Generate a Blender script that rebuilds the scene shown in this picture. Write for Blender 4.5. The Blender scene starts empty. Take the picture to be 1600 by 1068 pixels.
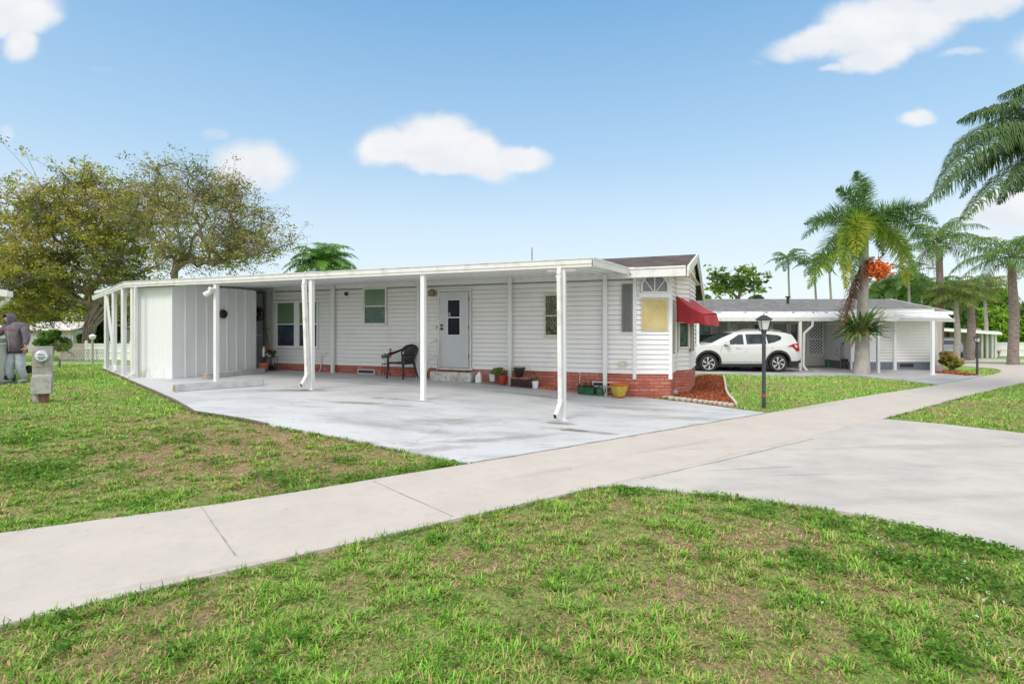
import bpy, bmesh, math, random
import numpy as np
from mathutils import Vector, Matrix
R = math.radians
rng = np.random.RandomState(7)
random.seed(7)
sc = bpy.context.scene
COL = sc.collection
# ------------------------------------------------------------------ camera
CZ, F = 1.6, 850.0            # eye height; focal length in pixels of the 1600 px frame
cam = bpy.data.cameras.new('camera'); camo = bpy.data.objects.new('camera', cam); COL.objects.link(camo)
camo.location = (0, 0, CZ); camo.rotation_euler = (R(90), 0, 0)
cam.sensor_width = 36; cam.lens = F/1600*36; cam.shift_y = -19/1600
cam.clip_start = .05; cam.clip_end = 3000
sc.camera = camo
# ------------------------------------------------------------------ light
SUN_EL, SUN_AZ = 50, 212      # azimuth clockwise from +Y: behind the camera, to the left
sun = bpy.data.lights.new('sun', 'SUN'); suno = bpy.data.objects.new('sun', sun); COL.objects.link(suno)
sun.energy = 1.05; sun.angle = R(18); sun.color = (1, .93, .83)
_d = Vector((math.sin(R(SUN_AZ))*math.cos(R(SUN_EL)), math.cos(R(SUN_AZ))*math.cos(R(SUN_EL)), math.sin(R(SUN_EL))))
suno.rotation_euler = _d.to_track_quat('Z', 'Y').to_euler()
world = bpy.data.worlds.new('World'); sc.world = world; world.use_nodes = True
sc.view_settings.view_transform = 'Standard'; sc.view_settings.look = 'None'
sc.view_settings.gamma = 1; sc.view_settings.exposure = 0.95

class NT:
    """small node-tree writer"""
    def __init__(s, nt): s.nt = nt; s.n = nt.nodes; s.l = nt.links
    def node(s, t, **kw):
        n = s.n.new(t)
        for k, v in kw.items(): setattr(n, k, v)
        return n
    def put(s, sock, v):
        if hasattr(v, 'is_linked') or isinstance(v, bpy.types.NodeSocket): s.l.new(v, sock)
        else: sock.default_value = v
    def math(s, op, a, b=None, c=None, clamp=False):
        n = s.node('ShaderNodeMath', operation=op, use_clamp=clamp)
        s.put(n.inputs[0], a)
        if b is not None: s.put(n.inputs[1], b)
        if c is not None: s.put(n.inputs[2], c)
        return n.outputs[0]
    def vmath(s, op, a, b=None):
        n = s.node('ShaderNodeVectorMath', operation=op); s.put(n.inputs[0], a)
        if b is not None: s.put(n.inputs[1], b)
        return n.outputs['Value'] if op in ('LENGTH', 'DOT_PRODUCT', 'DISTANCE') else n.outputs[0]
    def smooth(s, v, lo, hi, a=0., b=1.):
        n = s.node('ShaderNodeMapRange', interpolation_type='SMOOTHSTEP'); s.put(n.inputs[0], v)
        n.inputs[1].default_value = lo; n.inputs[2].default_value = hi
        n.inputs[3].default_value = a; n.inputs[4].default_value = b
        return n.outputs[0]
    def noise(s, vec, scale, detail=5, rough=.55, dist=0):
        n = s.node('ShaderNodeTexNoise'); s.put(n.inputs['Vector'], vec)
        n.inputs['Scale'].default_value = scale; n.inputs['Detail'].default_value = detail
        n.inputs['Roughness'].default_value = rough; n.inputs['Distortion'].default_value = dist
        return n.outputs['Fac']
    def mix(s, f, a, b, mode='MIX'):
        n = s.node('ShaderNodeMix', data_type='RGBA', blend_type=mode)
        s.put(n.inputs[0], f); s.put(n.inputs[6], a); s.put(n.inputs[7], b)
        return n.outputs[2]
    def mapping(s, vec, scale=(1, 1, 1), loc=(0, 0, 0), rot=(0, 0, 0)):
        n = s.node('ShaderNodeMapping'); s.put(n.inputs[0], vec)
        n.inputs['Scale'].default_value = scale; n.inputs['Location'].default_value = loc; n.inputs['Rotation'].default_value = rot
        return n.outputs[0]

def build_world():
    t = NT(world.node_tree); t.n.clear()
    out = t.node('ShaderNodeOutputWorld'); bg = t.node('ShaderNodeBackground')
    t.l.new(bg.outputs[0], out.inputs[0])
    sky = t.node('ShaderNodeTexSky', sky_type='NISHITA', sun_disc=False)
    sky.sun_elevation = R(SUN_EL); sky.sun_rotation = R(SUN_AZ)
    sky.altitude = 0; sky.air_density = 1.0; sky.dust_density = 1.2; sky.ozone_density = 1.5
    # a sky by elevation: milky low down, bluer above, unseen zenith brightened as added fill
    dirv = t.node('ShaderNodeTexCoord').outputs['Generated']
    sep = t.node('ShaderNodeSeparateXYZ'); t.l.new(dirv, sep.inputs[0])
    X, Y, Z = sep.outputs
    ramp = t.node('ShaderNodeValToRGB'); t.l.new(Z, ramp.inputs[0]); cr = ramp.color_ramp
    S = 1/(.055*2**.95)
    for k, (pos, c) in enumerate([(0., (.80, .87, .90)), (.07, (.80, .88, .93)), (.17, (.69, .83, .93)), (.29, (.46, .69, .90)), (.53, (.19, .45, .77)), (.72, (1.15, 1.2, 1.25)), (1., (1.4, 1.4, 1.38))]):
        e = cr.elements[k] if k < 2 else cr.elements.new(pos)
        e.position = pos; e.color = (*c, 1)
    thin = t.vmath('SCALE', ramp.outputs[0]); thin.node.inputs['Scale'].default_value = S
    nis = t.vmath('SCALE', sky.outputs[0]); nis.node.inputs['Scale'].default_value = 2.2
    base = t.mix(.82, nis, thin)
    # clouds, placed by their direction in the sky
    yy = t.math('MAXIMUM', Y, .02)
    cx = t.math('DIVIDE', X, yy); cz = t.math('DIVIDE', Z, yy)
    comb = t.node('ShaderNodeCombineXYZ'); t.l.new(cx, comb.inputs[0]); t.l.new(cz, comb.inputs[1])
    P = comb.outputs[0]
    warp = t.node('ShaderNodeTexNoise'); warp.inputs['Scale'].default_value = 6; warp.inputs['Detail'].default_value = 10; warp.inputs['Roughness'].default_value = .6
    t.l.new(P, warp.inputs['Vector'])
    w2 = t.vmath('SCALE', t.vmath('SUBTRACT', warp.outputs['Color'], (.5, .5, .5)))
    w2.node.inputs['Scale'].default_value = .065
    PW = t.vmath('ADD', P, w2)
    E = [  # centre x, y, half width, half height, tilt in degrees, strength (photo pixels)
        (612, 226, 60, 34, -8, 1), (672, 222, 68, 46, 0, 1.05), (730, 238, 84, 33, 20, 1.05), (808, 250, 50, 22, 0, .95), (715, 260, 90, 14, 0, .8),
        (398, 258, 72, 46, 8, .85), (420, 284, 38, 26, 0, .6), (336, 206, 30, 11, -6, .35),
        (20, 20, 78, 36, -10, 1), (28, 62, 30, 32, 0, .85), (66, 20, 40, 24, 0, .6),
        (1300, 58, 110, 26, -12, .85), (1390, 40, 120, 50, -10, 1.05), (1500, 12, 110, 30, -10, .95), (1372, 88, 70, 22, -14, .9), (1300, 103, 24, 9, 0, .6),
        (1505, 84, 42, 9, -5, .45), (1432, 180, 34, 13, 3, .75), (1184, 100, 18, 9, 0, .22), (160, 104, 28, 6, 0, .2), (58, 145, 26, 6, 0, .12), (8, 205, 16, 18, 0, .4),
        (1590, 325, 110, 34, -6, .9), (1560, 372, 130, 14, 0, .5), (1700, 60, 120, 40, -10, .9), (-160, 90, 120, 50, 0, .9), (-120, 300, 150, 40, 0, .7), (1780, 330, 110, 50, 0, .8)]
    tot = None
    for (px, py, rx, ry, rot, st) in E:
        m = t.vmath('SUBTRACT', PW, ((px-800)/F, (515-py)/F, 0))
        m = t.mapping(m, rot=(0, 0, R(rot)))
        m = t.vmath('MULTIPLY', m, (F/rx, F/ry, 0))
        d = t.vmath('LENGTH', m)
        v = t.smooth(d, 1.45, .35, 0, st)
        tot = v if tot is None else t.math('MAXIMUM', tot, v)
    fine = t.noise(t.mapping(P, scale=(1, 1.6, 1)), 16, 8, .62)
    tot = t.math('ADD', tot, t.math('MULTIPLY', t.math('SUBTRACT', fine, .5), t.math('MULTIPLY', tot, .85)))
    dens = t.smooth(tot, .1, .82)
    back = t.smooth(t.noise(dirv, 2.2, 7, .6), .36, .56, 0, .95)      # unseen cloud added behind the viewer as fill light
    front = t.smooth(Y, .05, .25)
    behind = t.math('SUBTRACT', 1, t.smooth(Y, -.25, .0))
    dens = t.math('ADD', t.math('MULTIPLY', dens, front), t.math('MULTIPLY', back, behind), clamp=True)
    low = t.smooth(t.noise(t.mapping(P, scale=(1, 2.2, 1)), 5, 5), .3, .75)
    ccol = t.mix(low, (7.6, 8.0, 8.5, 1), (9.0, 9.0, 9.1, 1))
    ccol = t.mix(behind, ccol, (15., 14.7, 14.2, 1))  # added cloud made brighter than white, to fill the shaded walls
    colr = t.mix(dens, base, ccol)
    t.l.new(colr, bg.inputs[0]); bg.inputs[1].default_value = .055
build_world()

# ------------------------------------------------------------------ places
TH = math.atan(850/2080)
CU, SU = math.cos(TH), math.sin(TH)
HOUSE = Matrix.Rotation(-TH, 4, 'Z')           # local (u,v,z) -> world
def uv2w(u, v, z=0): return Vector((CU*u + SU*v, -SU*u + CU*v, z))
def w2uv(x, y): return (CU*x - SU*y, SU*x + CU*y)
def sstep(t): t = np.clip(t, 0, 1); return t*t*(3-2*t)
HU = [-30, -14, -11, -8.3, -6, -5.4, -4.25, -3.4, -2.5, .6, 6, 60]; HD = [1.2, 1.21, 1.24, 1.28, 1.345, 1.37, 1.43, 1.505, 1.545, 1.62, 1.64, 1.64]
def drop(x, y):
    x = np.asarray(x, float); y = np.asarray(y, float)
    u = CU*x - SU*y
    w = -.59*(x+.5) + .81*(y-6.38)
    d = 1.6 + (np.interp(u, HU, HD)-1.6)*sstep(w/3.5)
    d = d + .09*sstep((y-12)/9)*sstep((x+1)/5) + .55*sstep((y-24)/22)*sstep((x-8)/8)
    d = d + np.clip((y-18)*.05, 0, .9)*sstep((-x-3)/6)
    return d
def gz(x, y): return CZ - drop(x, y)
def gp(x, y, off=0): return Vector((x, y, float(gz(x, y))+off))
def G(px, py, off=0):
    """ground point seen at a place of the photo"""
    a, b = (px-800)/F, (515-py)/F
    lo, hi = 1., 1.
    while hi < 400 and CZ + b*hi > float(gz(a*hi, hi))+off: lo = hi; hi *= 1.03
    for _ in range(30):
        m = (lo+hi)/2
        if CZ + b*m > float(gz(a*m, m))+off: lo = m
        else: hi = m
    return Vector((a*hi, hi, float(gz(a*hi, hi))+off))
def at(px, py, Z): return Vector(((px-800)/F*Z, Z, CZ + (515-py)/F*Z))
VW, VB = 12.47, 8.9      # planes of the home's long wall and of the carport's beam
def W(px, py, v=VW):
    """(u, z) on a plane of the home at photo pixel"""
    a = (px-800)/F; t = v/(SU*a + CU)
    return (CU*a - SU)*t, CZ + (515-py)/F*t

# ------------------------------------------------------------------ materials
MATS = {}
def mat(name, col, rough=.6, col2=None, scale=4., lo=.4, hi=.65, detail=6, bump=0., bscale=40., spec=.5, metal=0., stretch=(1, 1, 1), attr=None, trans=0., emit=None, layers=(), coat=0., distort=0.):
    if name in MATS: return MATS[name]
    m = bpy.data.materials.new(name); m.use_nodes = True; t = NT(m.node_tree)
    b = t.n['Principled BSDF']; MATS[name] = m
    b.inputs['Roughness'].default_value = rough; b.inputs['Metallic'].default_value = metal
    b.inputs['Specular IOR Level'].default_value = spec
    if coat: b.inputs['Coat Weight'].default_value = coat; b.inputs['Coat Roughness'].default_value = .05
    co = t.node('ShaderNodeTexCoord').outputs['Object']
    c = (*col, 1)
    if attr:
        a = t.node('ShaderNodeAttribute', attribute_name=attr); c = a.outputs['Color']
    if col2:
        v = t.mapping(co, scale=stretch)
        f = t.smooth(t.noise(v, scale, detail, .6, distort), lo, hi)
        c = t.mix(f, c, (*col2, 1))
    for (c2, sc_, l, h, st, amt) in layers:
        f = t.smooth(t.noise(t.mapping(co, scale=st, loc=(3.1, 7.7, 1.9)), sc_, 6, .62), l, h, 0, amt)
        c = t.mix(f, c, (*c2, 1))
    if hasattr(c, 'is_linked'): t.l.new(c, b.inputs['Base Color'])
    else: b.inputs['Base Color'].default_value = c
    if bump:
        bn = t.node('ShaderNodeBump'); bn.inputs['Strength'].default_value = 1; bn.inputs['Distance'].default_value = bump
        t.l.new(t.noise(co, bscale, 5, .6), bn.inputs['Height']); t.l.new(bn.outputs[0], b.inputs['Normal'])
    if trans:
        tr = t.node('ShaderNodeBsdfTranslucent'); mx = t.node('ShaderNodeMixShader'); mx.inputs[0].default_value = trans
        if hasattr(c, 'is_linked'): t.l.new(c, tr.inputs[0])
        else: tr.inputs[0].default_value = c
        t.l.new(b.outputs[0], mx.inputs[1]); t.l.new(tr.outputs[0], mx.inputs[2])
        t.l.new(mx.outputs[0], t.n['Material Output'].inputs[0])
    if emit: b.inputs['Emission Color'].default_value = (*emit, 1); b.inputs['Emission Strength'].default_value = 1
    return m

def brick_mat(name, c1, c2, mortar, bw=.215, bh=.075, ms=.008, stain=None, off=.5):
    m = bpy.data.materials.new(name); m.use_nodes = True; t = NT(m.node_tree); b = t.n['Principled BSDF']
    uv = t.node('ShaderNodeUVMap').outputs[0]
    br = t.node('ShaderNodeTexBrick', offset=off); t.l.new(uv, br.inputs['Vector'])
    br.inputs['Color1'].default_value = (*c1, 1); br.inputs['Color2'].default_value = (*c2, 1); br.inputs['Mortar'].default_value = (*mortar, 1)
    br.inputs['Scale'].default_value = 1; br.inputs['Mortar Size'].default_value = ms; br.inputs['Mortar Smooth'].default_value = .3
    br.inputs['Brick Width'].default_value = bw; br.inputs['Row Height'].default_value = bh
    c = br.outputs['Color']
    nz = t.noise(uv, 2.3, 6, .65)
    c = t.mix(t.smooth(nz, .42, .62, 0, .75), c, (*(stain or c1), 1))
    c = t.mix(t.smooth(t.noise(uv, 11, 6, .7), .5, .75, 0, .5), c, tuple(.45*x for x in c1)+(1,))
    c = t.mix(t.smooth(t.noise(t.mapping(uv, loc=(5, 3, 1)), 5, 5, .7), .58, .72, 0, .4), c, (.5, .33, .28, 1))
    t.l.new(c, b.inputs['Base Color']); b.inputs['Roughness'].default_value = .85
    bn = t.node('ShaderNodeBump'); bn.inputs['Distance'].default_value = .006
    h = t.math('SUBTRACT', t.math('MULTIPLY', t.noise(uv, 60, 4), .3), br.outputs['Fac'])
    t.l.new(h, bn.inputs['Height']); t.l.new(bn.outputs[0], b.inputs['Normal'])
    MATS[name] = m; return m

def shingle_mat(name, c1, c2, dark):
    m = bpy.data.materials.new(name); m.use_nodes = True; t = NT(m.node_tree); b = t.n['Principled BSDF']
    uv = t.node('ShaderNodeUVMap').outputs[0]
    br = t.node('ShaderNodeTexBrick', offset=.37); t.l.new(uv, br.inputs['Vector'])
    br.inputs['Color1'].default_value = (*c1, 1); br.inputs['Color2'].default_value = (*c2, 1); br.inputs['Mortar'].default_value = (*dark, 1)
    br.inputs['Scale'].default_value = 1; br.inputs['Mortar Size'].default_value = .006
    br.inputs['Brick Width'].default_value = .3; br.inputs['Row Height'].default_value = .14
    c = t.mix(t.smooth(t.noise(t.mapping(uv, scale=(1, .35, 1)), 1.6, 6, .7), .35, .65, 0, .8), br.outputs['Color'], (*dark, 1))
    c = t.mix(t.smooth(t.noise(t.mapping(uv, scale=(1, .5, 1), loc=(4, 4, 0)), 4, 6, .7), .5, .7, 0, .5), c, (*[min(1, x*1.7) for x in c2], 1))
    c = t.mix(t.smooth(t.noise(uv, 60, 3), .35, .65, 0, .35), c, (*dark, 1))
    t.l.new(c, b.inputs['Base Color']); b.inputs['Roughness'].default_value = .95
    bn = t.node('ShaderNodeBump'); bn.inputs['Distance'].default_value = .01
    t.l.new(t.math('SUBTRACT', t.noise(uv, 90, 3), br.outputs['Fac']), bn.inputs['Height']); t.l.new(bn.outputs[0], b.inputs['Normal'])
    MATS[name] = m; return m

def glass_mat(name, col, rough=.05, col2=None, scale=10, spec=.5):
    return mat(name, col, rough, col2=col2, scale=scale, lo=.4, hi=.62, spec=spec)

siding = mat('siding', (.82, .82, .82), .5, col2=(.75, .745, .73), scale=1.3, lo=.45, hi=.75, layers=[((.5, .5, .42), 7, .62, .85, (1, 1, .25), .5)], bump=.0006, bscale=120)
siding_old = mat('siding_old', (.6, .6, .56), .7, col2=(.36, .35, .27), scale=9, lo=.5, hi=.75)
white = mat('white_paint', (.77, .78, .79), .42, col2=(.68, .68, .66), scale=3, lo=.5, hi=.8, layers=[((.42, .4, .34), 14, .66, .85, (1, 1, .3), .55)])
white_old = mat('white_weathered', (.72, .72, .71), .5, col2=(.56, .55, .5), scale=5, lo=.45, hi=.75, layers=[((.2, .16, .12), 16, .66, .76, (1, 1, 1), .8)])
white_shed = mat('white_metal', (.74, .76, .78), .38, col2=(.66, .68, .69), scale=2, lo=.4, hi=.8, stretch=(1, 1, .3))
cream = mat('cream_trim', (.66, .63, .54), .55, col2=(.55, .5, .4), scale=8)
rust = mat('rust', (.1, .05, .03), .9, col2=(.25, .12, .06), scale=30)
dark = mat('dark_metal', (.02, .02, .02), .45)
blackp = mat('black_plastic', (.012, .012, .013), .4, bump=.0005, bscale=90)
brick = brick_mat('painted_brick', (.38, .095, .06), (.56, .23, .18), (.2, .07, .055), stain=(.48, .15, .11), bw=.23, bh=.078)
brick2 = brick_mat('pink_block', (.5, .2, .17), (.56, .25, .21), (.42, .19, .16), bw=.4, bh=.2, ms=.005, stain=(.5, .22, .18))
shingle = shingle_mat('brown_shingles', (.10, .075, .065), (.16, .115, .095), (.05, .042, .04))
shingle2 = shingle_mat('grey_shingles', (.2, .2, .2), (.26, .255, .25), (.13, .13, .13))
glass_dark = glass_mat('dark_glass', (.012, .015, .02))
glass_blue = glass_mat('blue_glass', (.03, .045, .065), .04, col2=(.05, .07, .09), scale=4)
blind = mat('green_blind', (.12, .2, .12), .35, col2=(.15, .23, .13), scale=1.5, spec=.7)
blind_teal = mat('teal_glass', (.04, .1, .075), .1, col2=(.07, .16, .1), scale=14, lo=.52, hi=.6, spec=.3)
plants_glass = mat('plant_window_glass', (.03, .035, .025), .08, col2=(.2, .24, .12), scale=20, lo=.5, hi=.6, spec=.25, distort=1.5)
screen = mat('grey_screen', (.12, .125, .125), .5, col2=(.17, .175, .17), scale=30)
steel = mat('weathered_zinc', (.42, .42, .40), .5, col2=(.3, .3, .27), scale=9, metal=.35, layers=[((.12, .1, .08), 20, .62, .8, (1, 1, 1), .6)])
terracotta = mat('terracotta', (.45, .13, .05), .8, col2=(.32, .09, .04), scale=14)
concrete = mat('sidewalk_concrete', (.53, .485, .44), .85, col2=(.48, .44, .40), scale=1.4, lo=.35, hi=.7, bump=.0015, bscale=150,
               layers=[((.43, .39, .355), 9, .45, .75, (1, 1, 1), .5), ((.55, .52, .49), 45, .5, .75, (1, 1, 1), .5), ((.36, .33, .29), 3.1, .66, .8, (.5, 1.6, 1), .3)])
roadcon = mat('driveway_concrete', (.52, .485, .445), .85, col2=(.41, .395, .38), scale=1.1, lo=.35, hi=.7, bump=.002, bscale=120, stretch=(.8, 1.1, 1),
              layers=[((.37, .355, .34), 6, .5, .75, (.7, 1.2, 1), .5), ((.54, .52, .5), 50, .5, .75, (1, 1, 1), .5), ((.28, .265, .24), 2.3, .6, .8, (.6, 1.3, 1), .45), ((.2, .19, .17), 28, .66, .74, (1, 1, 1), .5)])
slabm = mat('painted_slab', (.55, .56, .58), .6, col2=(.42, .435, .46), scale=.9, lo=.4, hi=.7, bump=.0015, bscale=100, stretch=(.7, 1.3, 1),
            layers=[((.57, .59, .62), 2.2, .45, .7, (.5, 1.5, 1), .7), ((.33, .33, .33), 3.4, .54, .72, (.45, 1.7, 1), .7), ((.15, .14, .12), 6.5, .62, .76, (.5, 1.4, 1), .7), ((.3, .27, .2), 2.6, .6, .75, (.6, 1.4, 1), .5)])
mulchm = mat('mulch', (.28, .07, .025), .95, attr='tint')
leafm = mat('leaf', (.1, .2, .05), .55, attr='tint', trans=.42, spec=.3)
grassm = mat('grass_blade', (.1, .2, .05), .6, attr='tint', trans=.2, spec=.25)
barkm = mat('bark', (.26, .21, .17), .95, col2=(.15, .12, .1), scale=6, bump=.02, bscale=9, stretch=(1, 1, .4))
palmbark = mat('palm_bark', (.38, .35, .32), .9, col2=(.26, .24, .215), scale=5, bump=.006, bscale=25, stretch=(1, 1, 3), layers=[((.2, .2, .16), 10, .6, .75, (1, 1, 1), .5)])
shaft = mat('crown_shaft', (.3, .37, .2), .5, col2=(.38, .4, .26), scale=3)
redcloth = mat('red_canvas', (.47, .035, .05), .75, col2=(.38, .028, .04), scale=4, layers=[((.44, .07, .08), 3, .5, .8, (1, 1, 1), .5)])
cloth_gold = mat('gold_panel', (.5, .40, .16), .6, col2=(.55, .46, .22), scale=5)

# ------------------------------------------------------------------ mesh helpers
def ob(name, me, parent=None, smooth=False):
    o = bpy.data.objects.new(name, me); COL.objects.link(o)
    if parent: o.parent = parent
    if smooth: me.polygons.foreach_set('use_smooth', [True]*len(me.polygons))
    return o
def tag(o, label=None, cat=None, group=None, kind=None):
    if label: o['label'] = label
    if cat: o['category'] = cat
    if group: o['group'] = group
    if kind: o['kind'] = kind
    return o
def empty(name, loc, label, cat, group=None, rz=0):
    o = bpy.data.objects.new(name, None); COL.objects.link(o); o.location = loc; o.rotation_euler = (0, 0, rz)
    o.empty_display_size = .1
    return tag(o, label, cat, group)
def copy_tree(o, parent=None):
    c = o.copy(); COL.objects.link(c); c.parent = parent
    for ch in list(o.children): copy_tree(ch, c)
    return c

class MB:
    """collects geometry in world coordinates (through self.M) and links it as one mesh"""
    def __init__(s, M=None): s.v = []; s.f = []; s.mi = []; s.M = M or Matrix(); s.m = 0
    def add(s, vs, fs):
        o = len(s.v); s.v += [s.M @ Vector(p) for p in vs]; s.f += [[i+o for i in f] for f in fs]; s.mi += [s.m]*len(fs); return s
    def box(s, a, b):
        x0, x1 = sorted((a[0], b[0])); y0, y1 = sorted((a[1], b[1])); z0, z1 = sorted((a[2], b[2]))
        return s.add([(x0,y0,z0),(x1,y0,z0),(x1,y1,z0),(x0,y1,z0),(x0,y0,z1),(x1,y0,z1),(x1,y1,z1),(x0,y1,z1)],
                     [(3,2,1,0),(4,5,6,7),(0,1,5,4),(1,2,6,5),(2,3,7,6),(3,0,4,7)])
    def hexa(s, p): return s.add(p, [(3,2,1,0),(4,5,6,7),(0,1,5,4),(1,2,6,5),(2,3,7,6),(3,0,4,7)])
    def bar(s, a, b, w, h, up=(0, 0, 1)):
        a, b = Vector(a), Vector(b); d = (b-a).normalized(); up = Vector(up)
        if abs(d.dot(up)) > .95: up = Vector((0, 1, 0)) if abs(d.y) < .9 else Vector((1, 0, 0))
        x = d.cross(up).normalized(); y = x.cross(d).normalized()
        x, y = x*w/2, y*h/2
        return s.add([a-x-y, a+x-y, a+x+y, a-x+y, b-x-y, b+x-y, b+x+y, b-x+y], [(0,1,2,3),(7,6,5,4),(4,5,1,0),(5,6,2,1),(6,7,3,2),(7,4,0,3)])
    def tube(s, pts, rad, n=8, cap=True):
        pts = [Vector(p) for p in pts]; k = len(pts)
        if not hasattr(rad, '__len__'): rad = [rad]*k
        vs, fs = [], []; x = None
        for i, p in enumerate(pts):
            d = (pts[min(i+1, k-1)] - pts[max(i-1, 0)]).normalized()
            if x is None: x = d.orthogonal().normalized()
            else:
                x = x - d*x.dot(d); x = x.normalized() if x.length > 1e-6 else d.orthogonal().normalized()
            y = d.cross(x)
            for j in range(n):
                a = 2*math.pi*j/n; vs.append(p + (x*math.cos(a) + y*math.sin(a))*rad[i])
        for i in range(k-1):
            for j in range(n): fs.append((i*n+j, i*n+(j+1) % n, (i+1)*n+(j+1) % n, (i+1)*n+j))
        if cap: fs += [tuple(range(n))[::-1], tuple(range((k-1)*n, k*n))]
        return s.add(vs, fs)
    def lathe(s, c, prof, n=20, sq=1.):
        """prof: (radius, z)"""
        vs, fs = [], []
        for r, z in prof:
            for j in range(n):
                a = 2*math.pi*j/n; vs.append((c[0]+r*math.cos(a), c[1]+r*sq*math.sin(a), c[2]+z))
        for i in range(len(prof)-1):
            for j in range(n): fs.append((i*n+j, i*n+(j+1) % n, (i+1)*n+(j+1) % n, (i+1)*n+j))
        if prof[0][0] > 1e-4: fs.append(tuple(range(n))[::-1])
        if prof[-1][0] > 1e-4: fs.append(tuple(range((len(prof)-1)*n, len(prof)*n)))
        return s.add(vs, fs)
    def quad(s, a, b, c, d): return s.add([a, b, c, d], [(0, 1, 2, 3)])
    def prism(s, poly, z0, z1):
        n = len(poly); vs = [(x, y, z0) for x, y in poly] + [(x, y, z1) for x, y in poly]
        return s.add(vs, [tuple(range(n))[::-1], tuple(range(n, 2*n))] + [(i, (i+1) % n, n+(i+1) % n, n+i) for i in range(n)])
    def extr(s, pts, vec):
        """polygon of 3-d points swept by vec"""
        n = len(pts); pts = [Vector(p) for p in pts]; vec = Vector(vec)
        return s.add(pts + [p+vec for p in pts], [tuple(range(n))[::-1], tuple(range(n, 2*n))] + [(i, (i+1) % n, n+(i+1) % n, n+i) for i in range(n)])
    def mesh(s, name, mats, inv=None, uv=False):
        vs = [inv @ p for p in s.v] if inv else s.v
        me = bpy.data.meshes.new(name); me.from_pydata([tuple(p) for p in vs], [], s.f)
        for m in (mats if isinstance(mats, (list, tuple)) else [mats]): me.materials.append(m)
        me.polygons.foreach_set('material_index', s.mi)
        bm = bmesh.new(); bm.from_mesh(me); bmesh.ops.recalc_face_normals(bm, faces=bm.faces)
        if uv:
            L = bm.loops.layers.uv.new('UVMap')
            for f in bm.faces:
                n = f.normal
                if abs(n.z) < .97:
                    t = Vector((0, 0, 1)).cross(n).normalized()
                    if (t.x if abs(t.x) > abs(t.y) else t.y) < 0: t = -t
                    b = n.cross(t)
                    if b.z < 0: b = -b
                else: t, b = Vector((1, 0, 0)), Vector((0, 1, 0))
                for l in f.loops: l[L].uv = (l.vert.co.dot(t), l.vert.co.dot(b))
        bm.to_mesh(me); bm.free()
        return me
    def build(s, name, mats, parent=None, smooth=False, uv=False, label=None, bevel=0):
        inv = None
        if parent:
            inv = wm(parent).inverted()
        me = s.mesh(name, mats, inv, uv)
        if bevel:
            bm = bmesh.new(); bm.from_mesh(me); bmesh.ops.remove_doubles(bm, verts=bm.verts, dist=1e-5)
            es = [e for e in bm.edges if len(e.link_faces) == 2 and e.calc_face_angle(0) > .6]
            bmesh.ops.bevel(bm, geom=es, offset=bevel, segments=2, affect='EDGES', profile=.6); bm.to_mesh(me); bm.free()
        o = ob(name, me, parent, smooth)
        if smooth == 'auto':
            bm = bmesh.new(); bm.from_mesh(me)
            for e in bm.edges:
                if len(e.link_faces) == 2 and e.calc_face_angle(0) > .6: e.smooth = False
            bm.to_mesh(me); bm.free()
        if label: o['label'] = label
        return o
def wm(o):
    m = Matrix.Translation(o.location) @ o.rotation_euler.to_matrix().to_4x4()
    return wm(o.parent) @ m if o.parent else m

def inside(poly, x, y):
    """vectorised point in polygon"""
    x = np.asarray(x); y = np.asarray(y); r = np.zeros(x.shape, bool); n = len(poly)
    for i in range(n):
        x0, y0 = poly[i][0], poly[i][1]; x1, y1 = poly[(i+1) % n][0], poly[(i+1) % n][1]
        if y0 == y1: continue
        c = ((y0 > y) != (y1 > y)) & (x < (x1-x0)*(y-y0)/(y1-y0) + x0); r ^= c
    return r
_L = [np.random.RandomState(k+50).rand(64, 64) for k in range(6)]
def vnoise(x, y, k=0):
    x = np.asarray(x, float); y = np.asarray(y, float); xi = np.floor(x).astype(int); yi = np.floor(y).astype(int)
    fx, fy = x-xi, y-yi; fx = fx*fx*(3-2*fx); fy = fy*fy*(3-2*fy); L = _L[k % 6]
    a = L[xi % 64, yi % 64]; b = L[(xi+1) % 64, yi % 64]; c = L[xi % 64, (yi+1) % 64]; d = L[(xi+1) % 64, (yi+1) % 64]
    return (a*(1-fx)+b*fx)*(1-fy) + (c*(1-fx)+d*fx)*fy
def fbm(x, y, s=1., o=4, k=0):
    r = 0; a = .5; t = 0
    for i in range(o): r = r + a*vnoise(x*s+17*i, y*s+31*i, k+i); t += a; a *= .55; s *= 2.1
    return r/t

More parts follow.
